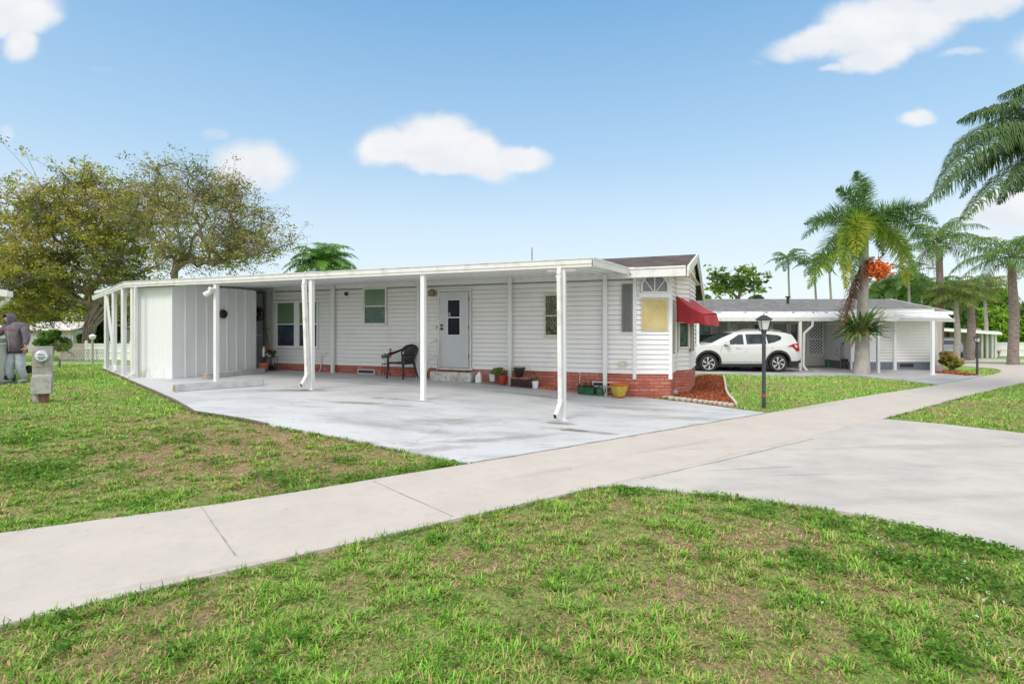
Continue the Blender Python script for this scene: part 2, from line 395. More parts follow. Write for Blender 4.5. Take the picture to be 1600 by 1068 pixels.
def drape(name, poly, off, m, step=.5, thick=.09, kind='structure', extra=None, label=None):
    """a sheet that follows the ground inside a polygon, with a turned-down edge"""
    bm = bmesh.new(); vs = [bm.verts.new((p[0], p[1], 0)) for p in poly]; bm.faces.new(vs)
    xs = [p[0] for p in poly]; ys = [p[1] for p in poly]
    for ax, lo, hi in ((0, min(xs), max(xs)), (1, min(ys), max(ys))):
        q = math.ceil(lo/step)*step
        while q < hi:
            co = [0, 0, 0]; no = [0, 0, 0]; co[ax] = q; no[ax] = 1
            bmesh.ops.bisect_plane(bm, geom=bm.verts[:]+bm.edges[:]+bm.faces[:], plane_co=co, plane_no=no)
            q += step * (1 if abs(q) < 30 else 4)
    for v in bm.verts: v.co.z = float(gz(v.co.x, v.co.y)) + off
    bmesh.ops.recalc_face_normals(bm, faces=bm.faces)
    if sum(f.normal.z for f in bm.faces) < 0: bmesh.ops.reverse_faces(bm, faces=bm.faces)
    be = [e for e in bm.edges if len(e.link_faces) == 1]
    r = bmesh.ops.extrude_edge_only(bm, edges=be)
    for v in r['geom']:
        if isinstance(v, bmesh.types.BMVert): v.co.z -= thick
    me = bpy.data.meshes.new(name); bm.to_mesh(me); bm.free()
    for mm in (m if isinstance(m, (list, tuple)) else [m]): me.materials.append(mm)
    o = ob(name, me); 
    if kind: o['kind'] = kind
    if label: o['label'] = label
    return o

def tinted(name, V, Fc, T, m, parent=None, smooth=False, inv=None):
    """numpy mesh with a colour per face-group vertex"""
    me = bpy.data.meshes.new(name); V = np.asarray(V, np.float32); Fc = np.asarray(Fc, np.int32); k = Fc.shape[1]
    if parent is not None:
        Mi = np.array(wm(parent).inverted()); V = V @ Mi[:3, :3].T.astype(np.float32) + Mi[:3, 3].astype(np.float32)
    me.vertices.add(len(V)); me.vertices.foreach_set('co', V.ravel())
    me.loops.add(Fc.size); me.loops.foreach_set('vertex_index', Fc.ravel())
    me.polygons.add(len(Fc)); me.polygons.foreach_set('loop_start', np.arange(0, Fc.size, k, dtype=np.int32))
    me.update(calc_edges=True)
    a = me.color_attributes.new('tint', 'FLOAT_COLOR', 'POINT')
    C = np.ones((len(V), 4), np.float32); C[:, :3] = T; a.data.foreach_set('color', C.ravel())
    me.materials.append(m); o = ob(name, me, parent, smooth); return o
# ------------------------------------------------------------------ ground
def wpoly(pts, off=0): return [G(*p, off) if len(p) == 2 else Vector(p) for p in pts]
SD = Vector((.845, .535, 0))           # direction in which the sidewalk leaves the photo to the left
far_l = [G(0, 838), G(160, 816), G(320, 795), G(480, 770), G(620, 746), G(733, 728)]
mid = [G(1200, 647), G(1330, 624), G(1468, 602.5), G(1540, 588), G(1560, 584), G(1565, 580), G(1555, 576.5), G(1530, 574.5), G(1505, 572.5), G(1500, 568.5), G(1530, 568.5), G(1570, 569.5), G(1600, 570.5)]
near_r = [G(1600, 598), G(1500, 623), G(1380, 656)]
near_l = [G(935, 764), G(700, 818), G(466, 873), G(233, 927), G(0, 984)]
e = mid[-1] + Vector((12, 1, 0)); e2 = near_r[0] + Vector((12, 3, 0))
side_poly = far_l + mid + [e, e2] + near_r + near_l + [near_l[-1] - SD*14, far_l[0] - SD*14]
sidewalk = drape('sidewalk', side_poly, .03, concrete, step=.5)
dw = [G(935, 764), G(970, 761.5), G(1010, 765), G(1060, 771), G(1130, 777), G(1210, 787), G(1300, 800), G(1370, 813), G(1450, 832), G(1530, 850), G(1600, 867)]
dr = [G(1600, 679), G(1480, 665), G(1380, 656)]
ext = Vector((10, -1.2, 0))
drive_poly = [dw[0]] + dw[1:] + [dw[-1] + Vector((8, -3, 0)), dr[0] + Vector((12, -.5, 0))] + dr
drive_poly[-1] = drive_poly[-1] + Vector((0, 0, 0))
driveway = drape('driveway', drive_poly, .026, roadcon, step=.5)

# joints and cracks of the concrete: thin dark lines in the pavement's own mesh
def lines(name, segs, m, off, w=.012, wob=.012):
    mb = MB()
    for a, b in segs:
        a, b = G(*a), G(*b); d = (b-a); n = max(2, int(d.length/.15)); nn = Vector((-d.y, d.x, 0)).normalized()
        pr = None
        for i in range(n+1):
            p = a + d*(i/n) + nn*random.uniform(-wob, wob); ww = w*random.uniform(.35, 1.2)
            c = (gp(p.x, p.y, off) + nn*ww/2, gp(p.x, p.y, off) - nn*ww/2)
            if pr: mb.quad(pr[0], pr[1], c[1], c[0])
            pr = c
    return mb.build(name, m)
jointm = mat('joint_dirt', (.27, .245, .22), .95, col2=(.42, .385, .35), scale=12)
jo = lines('sidewalk_joint', [((315, 797), (368, 874)), ((583, 756), (708, 812))], jointm, .0335, .011, .003); jo['kind'] = 'structure'
jo = lines('driveway_joint', [((1000, 752), (1140, 720)), ((1140, 720), (1270, 688))], jointm, .0335, .012, .006); jo['kind'] = 'structure'
jo = lines('driveway_crack', [((1060, 706), (1180, 700)), ((1180, 700), (1260, 706))], jointm, .0335, .006, .03); jo['kind'] = 'structure'
jo = lines('slab_joint', [((735, 727.5), (900, 699)), ((900, 699), (1050, 673)), ((1050, 673), (1198, 647.5))], jointm, .037, .035, .012); jo['kind'] = 'structure'
jo = lines('slab_crack', [((690, 662), (760, 652)), ((640, 700), (690, 672)), ((577, 624), (640, 632)), ((770, 662), (700, 690))], jointm, .0345, .008, .03); jo['kind'] = 'structure'

slab_px = [(1198, 647.3), (1120, 636.5), (1080, 631)]
wallline = [uv2w(-2.12, VW+.1), uv2w(-7, VW+.1), uv2w(-16.5, VW+.1), uv2w(-21, VW+.1)]
slab_left = [G(160, 577), G(205, 597), G(270, 626), G(302, 645), G(420, 666), G(560, 691), G(660, 712), G(735, 728)]
slab_poly = [G(1198, 647.3), G(1120, 636.5), G(1080, 631), G(1000, 622)] + wallline + slab_left
def add_stains(m, spots, col):
    t = NT(m.node_tree); b = t.n['Principled BSDF']; c = b.inputs['Base Color'].links[0].from_socket; co = t.node('ShaderNodeTexCoord').outputs['Object']
    nz = t.noise(t.mapping(co, scale=(.6, 1.4, 1)), 5, 7, .68, .4); tot = None
    for (px, py, rx, ry, ang, st) in spots:
        g = G(px, py); v = t.mapping(t.vmath('SUBTRACT', co, (g.x, g.y, 0)), rot=(0, 0, R(-ang)), scale=(1, 1, 1)); v = t.vmath('MULTIPLY', v, (1/rx, 1/ry, 0))
        d = t.smooth(t.math('ADD', t.vmath('LENGTH', v), t.math('MULTIPLY', t.math('SUBTRACT', nz, .5), 2.4)), 1.0, .1, 0, st); tot = d if tot is None else t.math('MAXIMUM', tot, d)
    t.l.new(t.mix(tot, c, (*col, 1)), b.inputs['Base Color'])
add_stains(slabm, [(480, 612, .9, .3, 10, .95), (560, 632, 1.2, .22, -12, .7), (905, 676, .9, .16, -25, .95), (870, 664, .4, .2, 0, .8), (620, 626, .9, .07, -14, .9), (700, 660, 1.2, .35, 20, .5), (770, 690, 1.3, .2, 25, .55), (600, 668, 1.4, .25, -8, .4), (450, 612, 1.1, .25, 10, .4), (980, 640, 1.6, .3, -15, .45), (840, 620, 1.8, .22, -15, .45), (690, 704, .9, .2, 30, .4), (560, 600, 2.2, .12, -22, .5), (1060, 655, 1.2, .3, -10, .35), (662, 629, .25, .12, 0, .7), (750, 600, 1.0, .1, -22, .6)], (.16, .145, .12))
add_stains(concrete, [(448, 800, .035, .03, 0, 1), (1060, 700, 1.4, .12, 32, .35), (860, 740, 1.2, .1, 32, .25), (300, 905, .9, .05, 30, .3), (1250, 640, 2.4, .2, 32, .3)], (.3, .26, .22))
add_stains(roadcon, [(1180, 735, .9, .03, 10, .8), (1250, 745, .5, .03, 5, .8), (1400, 700, 3, .12, 8, .3), (1300, 760, 3, .2, 8, .2), (1500, 780, 2.5, .15, 8, .25), (1550, 700, 3, .2, 5, .3)], (.27, .25, .23))
slab = drape('carport_slab', slab_poly, .032, slabm, step=.4, thick=.12)
edgem = mat('brown_edging', (.12, .075, .06), .95, col2=(.2, .15, .12), scale=20)
ed = MB()
for a, b in zip(slab_left[:4], slab_left[1:5]):
    n = 8
    for i in range(n):
        p, q = a.lerp(b, i/n), a.lerp(b, (i+.97)/n)
        ed.bar(gp(p.x, p.y, .01), gp(q.x, q.y, .01), .05, .055)
tag(ed.build('slab_edging', edgem), kind='structure')
# neighbour's slab and drive
slab2_px = [(1085, 584), (1150, 585), (1250, 588), (1330, 587), (1400, 594), (1468, 602.4)]
slab2_poly = [G(*p) for p in slab2_px] + [G(1538, 587.5), G(1470, 579), G(1440, 577), Vector((17.5, 26, 0)), Vector((5, 26, 0)), Vector((5, 21.5, 0))]
slab2 = drape('neighbour_slab', slab2_poly, .03, mat('grey_slab', (.42, .42, .43), .8, col2=(.3, .3, .31), scale=1.4, lo=.4, hi=.65, layers=[((.2, .2, .2), 4, .6, .75, (.4, 2, 1), .7), ((.5, .5, .52), 2, .5, .7, (.4, 2, 1), .5)]), step=.5)
path3 = drape('far_path', [G(1470, 564), G(1500, 565.5), G(1600, 567), G(1600, 567)+Vector((9, 0, 0)), G(1600, 562)+Vector((9, 0, 0)), G(1600, 562.5), G(1530, 560.8), G(1470, 559.5)], .03, concrete, step=1)
road_l = drape('lane', [Vector((-60, 22.5, 0)), Vector((-34, 22.2, 0)), Vector((-24, 21.9, 0)), Vector((-9, 23.5, 0)), Vector((-9, 29, 0)), Vector((-24, 27, 0)), Vector((-60, 28, 0))], .02,
               mat('lane_grey', (.3, .3, .3), .9, col2=(.36, .35, .33), scale=2), step=2)
mulch_poly = [G(1053, 617), G(1075, 600), G(1090, 588), G(1106, 586), G(1130, 588), G(1134, 604), G(1136, 620), G(1150, 636), G(1120, 635.5), G(1080, 630), G(1040, 624)]
mulch_poly2 = [G(1455, 578), G(1500, 583), G(1530, 587), G(1512, 588), G(1480, 585), G(1457, 583)]
stain = (.16, .07, .03)
pave = [side_poly, drive_poly, slab_poly, slab2_poly, mulch_poly,
        [G(1470, 564), G(1500, 565.5), G(1600, 567), G(1600, 567)+Vector((9, 0, 0)), G(1600, 562)+Vector((9, 0, 0)), G(1600, 562.5), G(1530, 560.8), G(1470, 559.5)],
        [Vector((-60, 22.5, 0)), Vector((-34, 22.2, 0)), Vector((-24, 21.9, 0)), Vector((-9, 23.5, 0)), Vector((-9, 29, 0)), Vector((-24, 27, 0)), Vector((-60, 28, 0))]]
house_poly = [uv2w(-2.1, VW), uv2w(-.9, 14), uv2w(-.9, 17), uv2w(-2.1, 18.3), uv2w(-20, 18.3), uv2w(-20, VW)]

DRY = [(330, 690, 1.0, .8), (420, 700, 1.3, 1), (500, 735, 1.1, .9), (580, 745, .9, .8), (270, 655, .9, .6), (380, 740, .7, .5), (620, 760, .4, .2), (240, 695, .3, .8), (100, 700, .5, .3),
       (560, 712, .6, .5), (200, 760, .5, .35), (440, 668, .6, .8), (1180, 840, .36, 1), (1250, 850, .32, .9), (990, 790, .45, .6), (1110, 810, .35, .4), (960, 830, .5, .5), (1020, 900, .5, .4),
       (300, 960, .35, .7), (200, 1020, .3, .8), (330, 1050, .25, .7), (760, 885, .5, .6), (1560, 940, .35, .8), (1480, 1000, .25, .6), (1150, 950, .35, .5), (1250, 990, .3, .6), (900, 1000, .3, .4), (1350, 930, .3, .5),
       (600, 930, .4, .4), (1540, 640, 2, .3), (1400, 605, 1.2, .8), (1350, 596, 1.2, .6), (1230, 605, 2, .5), (1180, 595, 1.5, .3), (1250, 625, 1, .5), (180, 612, .6, .5), (130, 620, .5, .3), (1050, 850, .3, .6), (1400, 860, .3, .3)]
DRYW = [(G(a, b).x, G(a, b).y, r, s) for a, b, r, s in DRY]
def dry(x, y):
    d = .12 + .6*(fbm(x, y, 1.1, 4)-.4)
    m = 0
    for a, b, r, s in DRYW:
        q = np.sqrt((x-a)**2 + (y-b)**2)/r + .8*(fbm(x, y, 2.4, 3, 1)-.5); m = np.maximum(m, s*sstep(1.35-q))
    d = d + m*.5 + 1.15*(fbm(x, y, 5.5, 3, 2)-.5)
    w = -.59*(x+.5) + .81*(y-6.38)
    d = d - .25*np.exp(-np.abs(w-.15)/.3)            # greener along the walk
    return np.clip(d, 0, 1)
GREEN_D = np.array((.06, .165, .015)); GREEN_L = np.array((.27, .49, .065)); YEL = np.array((.52, .48, .17)); BRN = np.array((.60, .38, .25)); BRD = np.array((.25, .145, .09))
def ground_tint(x, y):
    d = dry(x, y)[:, None]; n = fbm(x, y, 3, 4, 3)[:, None]; n2 = fbm(x, y, 14, 3, 2)[:, None]
    g = GREEN_D*(1-n) + GREEN_L*n*.85
    b = BRD*(1-n2) + BRN*.75*n2
    k = sstep((d-.12)/.45)
    far = sstep((y[:, None]-8)/10)
    g = g*(1+.5*far)*1.1
    nr = (1-sstep((y[:, None]-6)/5))*.32; g = g*(1-nr) + (BRD*(1-n2)+BRN*.8*n2)*nr
    b = b*(1-.3*far) + YEL*.3*far
    return g*(1-k) + b*k
def axis(a, b, lo, hi, s):
    r = list(np.arange(a, b+1e-6, s)); q = s
    x = b
    while x < hi: q *= 1.22; x += q; r.append(x)
    q = s; x = a
    while x > lo: q *= 1.22; x -= q; r.insert(0, x)
    return np.array(r)
gx = axis(-14, 18, -900, 900, .22); gy = axis(.8, 26, -300, 1600, .22)
XX, YY = np.meshgrid(gx, gy); ZZ = gz(XX, YY) + .012*(fbm(XX, YY, 1.5, 3)-.5)
V = np.stack([XX.ravel(), YY.ravel(), ZZ.ravel()], 1)
nx_, ny_ = len(gx), len(gy)
ii = (np.arange(ny_-1)[:, None]*nx_ + np.arange(nx_-1)[None]).ravel()
Fq = np.stack([ii, ii+1, ii+1+nx_, ii+nx_], 1)
groundm = mat('ground_turf', (.1, .1, .05), .95, attr='tint', bump=.01, bscale=70, layers=[((.075, .12, .02), 22, .45, .6, (1, 1, 1), .6), ((.28, .22, .1), 55, .52, .68, (1, 1, 1), .55), ((.06, .04, .02), 33, .58, .7, (1, 1, 1), .6)])
ground = tinted('ground', V, Fq, ground_tint(V[:, 0], V[:, 1]), groundm, smooth=True); ground['kind'] = 'structure'

# ------------------------------------------------------------------ grass blades
def ribbons(P, az, L, w, lean, curl, T, m, name, up=1.):
    """P (N,3) roots; blade bends from upright by lean (rad) and further by curl"""
    n = len(P); dx = np.stack([np.cos(az), np.sin(az), np.zeros(n)], 1); sx = np.stack([-np.sin(az), np.cos(az), np.zeros(n)], 1)
    z = np.array((0, 0, 1.))
    d1 = dx*np.sin(lean)[:, None] + z*np.cos(lean)[:, None]
    l2 = lean + curl; d2 = dx*np.sin(l2)[:, None] + z*np.cos(l2)[:, None]
    m1 = P + d1*(L*.5)[:, None]; t1 = m1 + d2*(L*.5)[:, None]
    w = w[:, None]
    V = np.stack([P-sx*w*.4, P+sx*w*.4, m1+sx*w*.5, m1-sx*w*.5, t1+sx*w*.1, t1-sx*w*.1], 1).reshape(-1, 3)
    o = (np.arange(n)*6)[:, None]
    Fc = np.concatenate([o+np.array((0, 1, 2, 3)), o+np.array((3, 2, 4, 5))], 0)
    return tinted(name, V, Fc, np.repeat(T, 6, 0), m)
PX, PY, PL, PW_, PC, PA, PN = [], [], [], [], [], [], []
PAZ = []
for (y0, y1, dens, lw) in ((1.9, 3.4, 15500, 1.), (3.4, 5.2, 10500, 1.1), (5.2, 8, 5600, 1.4), (8, 12, 1500, 2.), (12, 18, 600, 2.8), (18, 27, 200, 4.2)):
    area = (y1-y0)*(.99*(y0+y1)+1.2); n = int(area*dens)
    if y0 < 8:      # blades gathered into tufts that splay outwards
        q = int(n/34); ty = rng.uniform(y0, y1, q); tx = rng.uniform(-1, 1, q)*(.99*ty+.6); k = rng.randint(0, q, n); rs = rng.uniform(.012, .045, q)[k]*(1+.12*(lw-1)*4)
        a = rng.uniform(0, 2*np.pi, n); rr = np.abs(rng.randn(n))*rs; x = tx[k]+np.cos(a)*rr; y = ty[k]+np.sin(a)*rr; azn = a+rng.randn(n)*.5
    else: y = rng.uniform(y0, y1, n); x = rng.uniform(-1, 1, n)*(.99*y+.6); azn = rng.uniform(0, 2*np.pi, n)
    ok = np.ones(n, bool)
    for p in pave + [house_poly]: ok &= ~inside([(q.x, q.y) for q in p], x, y)
    ok &= (x < 16) | (y < 24)
    x, y, azn = x[ok], y[ok], azn[ok]
    c = fbm(x, y, 7, 2, 4)*.7+fbm(x, y, 2.2, 2, 3)*.3; dr_ = dry(x, y)
    keep = rng.rand(len(x)) < np.clip(1.15 - 1.1*sstep((dr_-.33)/.5) + .15, .35, 1)*np.clip(.5+1.5*(c-.3), .25, 1)
    x, y, c, dr_, azn = x[keep], y[keep], c[keep], dr_[keep], azn[keep]; n = len(x); PAZ.append(azn)
    PX.append(x); PY.append(y)
    L = rng.uniform(.018, .039, n)*(.7+.75*c)*(1+.35*(rng.rand(n) < .08)); L *= np.where(dr_ > .5, .75, 1)*(.7+.9*sstep((c-.35)/.3))
    PL.append(L*(1+.12*(lw-1))); PW_.append(rng.uniform(.0035, .009, n)*lw)
    g = rng.rand(n)[:, None]; cc = c[:, None]
    far = float(sstep(((y0+y1)/2-6)/10))
    col = (GREEN_D*(1-g) + GREEN_L*g)*(.85+.7*cc)*(1+.2*far)
    yl = (rng.rand(n) < .13+.6*np.clip(dr_, 0, 1))[:, None]
    col = np.where(yl, (YEL*(1-g) + BRN*g)*(.75+.4*rng.rand(n)[:, None]), col)
    PC.append(col)
x = np.concatenate(PX); y = np.concatenate(PY); L = np.concatenate(PL); w = np.concatenate(PW_); T = np.concatenate(PC); n = len(x)
az = np.concatenate(PAZ); lean = rng.uniform(.3, 1.35, n); curl = rng.uniform(.0, 1.0, n)
P = np.stack([x, y, gz(x, y)-.003], 1)
tag(ribbons(P, az, L, w, lean, curl, T, grassm, 'grass'), kind='stuff')
# dead thatch lying flat between the living blades
tx, ty, tw = [], [], []
for (y0, y1, dens, lw) in ((1.9, 3.4, 5000, 1.), (3.4, 5.2, 3200, 1.2), (5.2, 8, 1500, 1.7), (8, 12, 500, 2.4)):
    n = int((y1-y0)*(.99*(y0+y1)+1.2)*dens); yy = rng.uniform(y0, y1, n); xx = rng.uniform(-1, 1, n)*(.99*yy+.6); ok = np.ones(n, bool)
    for p in pave + [house_poly]: ok &= ~inside([(q.x, q.y) for q in p], xx, yy)
    tx.append(xx[ok]); ty.append(yy[ok]); tw.append(np.full(ok.sum(), lw))
tx, ty, tw = map(np.concatenate, (tx, ty, tw)); n = len(tx); dd = dry(tx, ty); k = rng.rand(n) < .35+.65*dd; tx, ty, tw, dd = tx[k], ty[k], tw[k], dd[k]; n = len(tx)
g = rng.rand(n)[:, None]; T = np.where(rng.rand(n)[:, None] < .45, GREEN_D*(1-g)+GREEN_L*g, np.where(rng.rand(n)[:, None] < .5, BRD*.8*(1-g)+BRN*g, YEL*1.1*g+BRD*(1-g)))
tag(ribbons(np.stack([tx, ty, gz(tx, ty)+.008], 1), rng.uniform(0, 6.28, n), rng.uniform(.02, .05, n), rng.uniform(.002, .005, n)*tw, rng.uniform(1.1, 1.5, n), rng.uniform(-.3, .3, n), T, grassm, 'thatch'), kind='stuff')
# creeping grass over the edges of walks and slab
ex, ey, eo = [], [], []
def edge_run(pts, step, spread, out):
    for a, b in zip(pts[:-1], pts[1:]):
        d = b-a; k = int(d.length/step); nn = Vector((-d.y, d.x, 0)).normalized()*out
        for i in range(k):
            q = a + d*((i+random.random())/k) + nn*random.uniform(-.3, 1)*spread; ex.append(q.x); ey.append(q.y); eo.append(max(.3, (q.y/5)))
edge_run(far_l, .004, .05, 1); edge_run(near_l, .003, .05, 1); edge_run(dw, .003, .06, -1); edge_run(dr, .01, .05, -1); edge_run(slab_left[3:], .004, .07, -1); edge_run(near_r, .012, .05, 1)
ex, ey, eo = map(np.array, (ex, ey, eo)); cl = fbm(ex, ey, 6, 2, 5); kp = (cl > .42) & (ey > 1.8) & (ey < 14); ex, ey, eo, cl = ex[kp], ey[kp], eo[kp], cl[kp]; n = len(ex)
P = np.stack([ex, ey, gz(ex, ey)+.01], 1); g = rng.rand(n)[:, None]
tag(ribbons(P, rng.uniform(0, 6.28, n), rng.uniform(.03, .07, n), rng.uniform(.004, .008, n)*np.clip(eo, 1, 2), rng.uniform(.3, 1.4, n), rng.uniform(0, .6, n), GREEN_D*(1-g)+GREEN_L*g*.9, grassm, 'edge_grass'), kind='stuff')

# broad-leaved weeds and clover with small white flowers
def leaf_quads(C, N, size, asp=.6, jit=0):
    """C (n,3) centres, N (n,3) normals, size (n,) -> verts, faces of pointed leaves"""
    n = len(C); N = N/np.linalg.norm(N, axis=1, keepdims=True); r = rng.randn(n, 3)
    a = np.cross(N, r); a /= np.linalg.norm(a, axis=1, keepdims=True)+1e-9; b = np.cross(N, a)
    s = size[:, None]
    V = np.stack([C-a*s*.5, C+b*s*asp*.5+a*s*.05+N*s*.1, C+a*s*.5, C-b*s*asp*.5+a*s*.05+N*s*.1], 1).reshape(-1, 3)
    Fc = (np.arange(n)*4)[:, None] + np.array((0, 1, 2, 3)); return V, Fc
VC, VN, VS, VT = [], [], [], []
for (px, py, r, k) in [(random.uniform(0, 1600), random.uniform(800, 1060), random.uniform(.05, .14), 40) for _ in range(40)] + [(random.uniform(0, 600), random.uniform(640, 800), random.uniform(.1, .3), 70) for _ in range(22)] + [(1275, 888, .16, 220), (1500, 905, .3, 800), (1400, 880, .2, 400), (1480, 1035, .12, 250), (1250, 870, .12, 150), (60, 740, .35, 900), (30, 690, .3, 400), (640, 742, .3, 500), (690, 732, .25, 500), (560, 752, .3, 500), (1365, 1010, .12, 120), (980, 772, .15, 250), (1120, 775, .2, 200), (1450, 845, .3, 700), (540, 722, .2, 200), (1540, 860, .25, 400), (1300, 820, .25, 300), (1190, 800, .2, 200), (470, 1000, .08, 60), (290, 690, .3, 300), (430, 745, .3, 250)]:
    c = G(px, py); q = rng.randn(k, 2)*r*.5; xx, yy = c.x+q[:, 0], c.y+q[:, 1]
    ok = np.ones(k, bool)
    for p in pave[:3]: ok &= ~inside([(a.x, a.y) for a in p], xx, yy)
    xx, yy = xx[ok], yy[ok]; k = len(xx)
    VC.append(np.stack([xx, yy, gz(xx, yy)+rng.uniform(.015, .06, k)], 1)); VN.append(rng.randn(k, 3)*.45+np.array((0, 0, 1))); VS.append(rng.uniform(.015, .032, k)*(1+.05*c.y))
    g = rng.rand(k)[:, None]; VT.append(np.array((.05, .16, .015))*(1-g)+np.array((.19, .38, .04))*g)
C_, N_, S_, T_ = map(np.concatenate, (VC, VN, VS, VT)); V, Fc = leaf_quads(C_, N_, S_, .75)
tag(tinted('weeds', V, Fc, np.repeat(T_, 4, 0), leafm), kind='stuff')
VC = []
for (px, py, r, k) in [(1500, 900, .35, 9), (1400, 865, .3, 10), (1420, 830, .3, 6), (1395, 1070, .1, 1), (1530, 960, .2, 3), (100, 760, .4, 6), (150, 730, .5, 5), (1260, 975, .2, 2), (1560, 1040, .1, 2)]:
    for _ in range(k):
        c = G(px, py); xx, yy = c.x+random.gauss(0, r*.5), c.y+random.gauss(0, r*.5); VC += [(xx+random.uniform(-.006, .006), yy+random.uniform(-.006, .006), float(gz(xx, yy))+.05+random.uniform(0, .02)) for _ in range(4)]
VC = np.array(VC); V, Fc = leaf_quads(VC, rng.randn(len(VC), 3)*.5+np.array((0, 0, 1)), rng.uniform(.009, .016, len(VC)), .8)
tag(tinted('clover_flowers', V, Fc, np.full((len(V), 3), .75), leafm), kind='stuff')
# fallen leaves and grit lying about
VC, VT = [], []
for _ in range(260):
    yy = random.uniform(2.2, 10); xx = random.uniform(-1, 1)*yy*.95; VC.append((xx, yy, float(gz(xx, yy))+(.045 if inside(side_poly, xx, yy) or inside(drive_poly, xx, yy) else .04)))
    VT.append(random.choice([(.3, .14, .05), (.2, .1, .05), (.38, .26, .12), (.45, .4, .33)]))
VC = np.array(VC); on = np.array([bool(inside(side_poly, a, b)) or bool(inside(drive_poly, a, b)) for a, b, c in VC]); kk = ~on | (rng.rand(len(on)) < .22); VC = VC[kk]; VT = np.array(VT)[kk]
V, Fc = leaf_quads(VC, rng.randn(len(VC), 3)*.3+np.array((0, 0, 1)), rng.uniform(.012, .032, len(VC)), .5)
tag(tinted('fallen_leaves', V, Fc, np.repeat(VT, 4, 0), leafm), kind='stuff')

# mulch
def mulch(name, poly, n, size):
    xs = [p.x for p in poly]; ys = [p.y for p in poly]
    x = rng.uniform(min(xs), max(xs), n); y = rng.uniform(min(ys), max(ys), n); k = inside([(p.x, p.y) for p in poly], x, y); x, y = x[k], y[k]; n = len(x)
    C = np.stack([x, y, gz(x, y)+.03+rng.rand(n)*.03], 1); V, Fc = leaf_quads(C, rng.randn(n, 3)*.6+np.array((0, 0, 1)), rng.uniform(.6, 1.4, n)*size, .3)
    g = rng.rand(n)[:, None]; T = np.array((.55, .16, .05))*g + np.array((.24, .055, .02))*(1-g); T[rng.rand(n) < .04] = (.5, .35, .2)
    tag(tinted(name, V, Fc, np.repeat(T, 4, 0), mulchm), kind='stuff')
mb_ = drape('mulch_bed', mulch_poly, .028, mat('mulch_base', (.32, .085, .03), .95, col2=(.2, .05, .02), scale=30), step=.3, kind='stuff'); mulch('red_mulch', mulch_poly, 26000, .05)
mulch('red_mulch', mulch_poly2, 7000, .09)
# ------------------------------------------------------------------ the home
H = HOUSE
def HM(): return MB(H)
def lap_wall(mb, a, b, z0, z1, lap=.112, out=.024, holes=()):
    """clapboards between two (u,v) points; outside is to the right of a->b seen from above; bottoms stand out"""
    a, b = Vector((*a, 0)), Vector((*b, 0)); d = (b-a).normalized(); n = Vector((d.y, -d.x, 0))
    z = z0; hi_ = out*.4; Zv = lambda q: Vector((0, 0, q)); g = min(.010, lap*.1)
    while z < z1-.01:
        t = min(z+lap, z1); mb.m = 0
        mb.add([a+n*hi_+Zv(z), b+n*hi_+Zv(z), b-n*.012+Zv(t-g), a-n*.012+Zv(t-g)], [(0,1,2,3)])
        mb.m = 1
        mb.add([a-n*.012+Zv(t-g), b-n*.012+Zv(t-g), b-n*.032+Zv(t-g), a-n*.032+Zv(t-g)], [(0,1,2,3)])
        mb.add([a-n*.032+Zv(t-g), b-n*.032+Zv(t-g), b-n*.032+Zv(t), a-n*.032+Zv(t)], [(0,1,2,3)])
        mb.add([a-n*.032+Zv(t), b-n*.032+Zv(t), b+n*hi_+Zv(t), a+n*hi_+Zv(t)], [(0,1,2,3)])
        z = t
    mb.m = 0
    mb.add([a-n*.08+Zv(z0), b-n*.08+Zv(z0), b-n*.08+Zv(z1), a-n*.08+Zv(z1)], [(0,1,2,3)])
groove = mat('groove_dirt', (.62, .62, .60), .8)  # shadow line between the boards, put into the groove colour
ZS, ZE = .60, 2.76           # top of the skirt; top of the siding
UR = -2.10
P1, P2, P3, P4, P5 = (UR, VW), (-1.33, 12.78), (-1.33, 13.93), (-1.03, 14.37), (-1.02, 16.3)
P6, P7, P8 = (-1.33, 16.75), (-1.33, 17.9), (-2.1, 18.25)
home = empty('mobile_home', uv2w(UR, VW, float(gz(*uv2w(UR, VW).xy))), 'long white lap sided home on a red brick skirt with a brown shingle roof', 'house', rz=-TH)
UL = W(428, 520)[0]
mb = HM()
lap_wall(mb, (UL, VW), P1, ZS, ZE); 
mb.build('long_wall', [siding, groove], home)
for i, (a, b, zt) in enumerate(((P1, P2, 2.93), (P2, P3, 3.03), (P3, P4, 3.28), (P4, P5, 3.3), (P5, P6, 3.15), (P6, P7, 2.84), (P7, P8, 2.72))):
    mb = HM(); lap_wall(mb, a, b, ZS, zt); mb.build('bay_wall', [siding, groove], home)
# upper gable wall with its clapboards
VRid, ZR = 15.35, 3.62
def roofz(v): return ZR - (VRid-v)*.21 if v < VRid else ZR - (v-VRid)*.29
GU = -1.0
mb = HM()
def gable(GU, z, vlo, vhi):
  while z < ZR-.1:
    t = min(z+.112, ZR-.06); lo_ = lambda q: max(vlo, VRid-(ZR-.03-q)/.21); hi2 = lambda q: min(vhi, VRid+(ZR-.03-q)/.29)
    mb.m = 0; mb.quad((GU+.008, lo_(z), z), (GU+.008, hi2(z), z), (GU-.012, hi2(t), t-.013), (GU-.012, lo_(t), t-.013))
    mb.m = 1; mb.quad((GU-.03, lo_(z), z-.013), (GU-.03, hi2(z), z-.013), (GU-.03, hi2(z), z), (GU-.03, lo_(z), z)); mb.quad((GU-.03, lo_(z), z), (GU-.03, hi2(z), z), (GU+.008, hi2(z), z), (GU+.008, lo_(z), z)); z = t
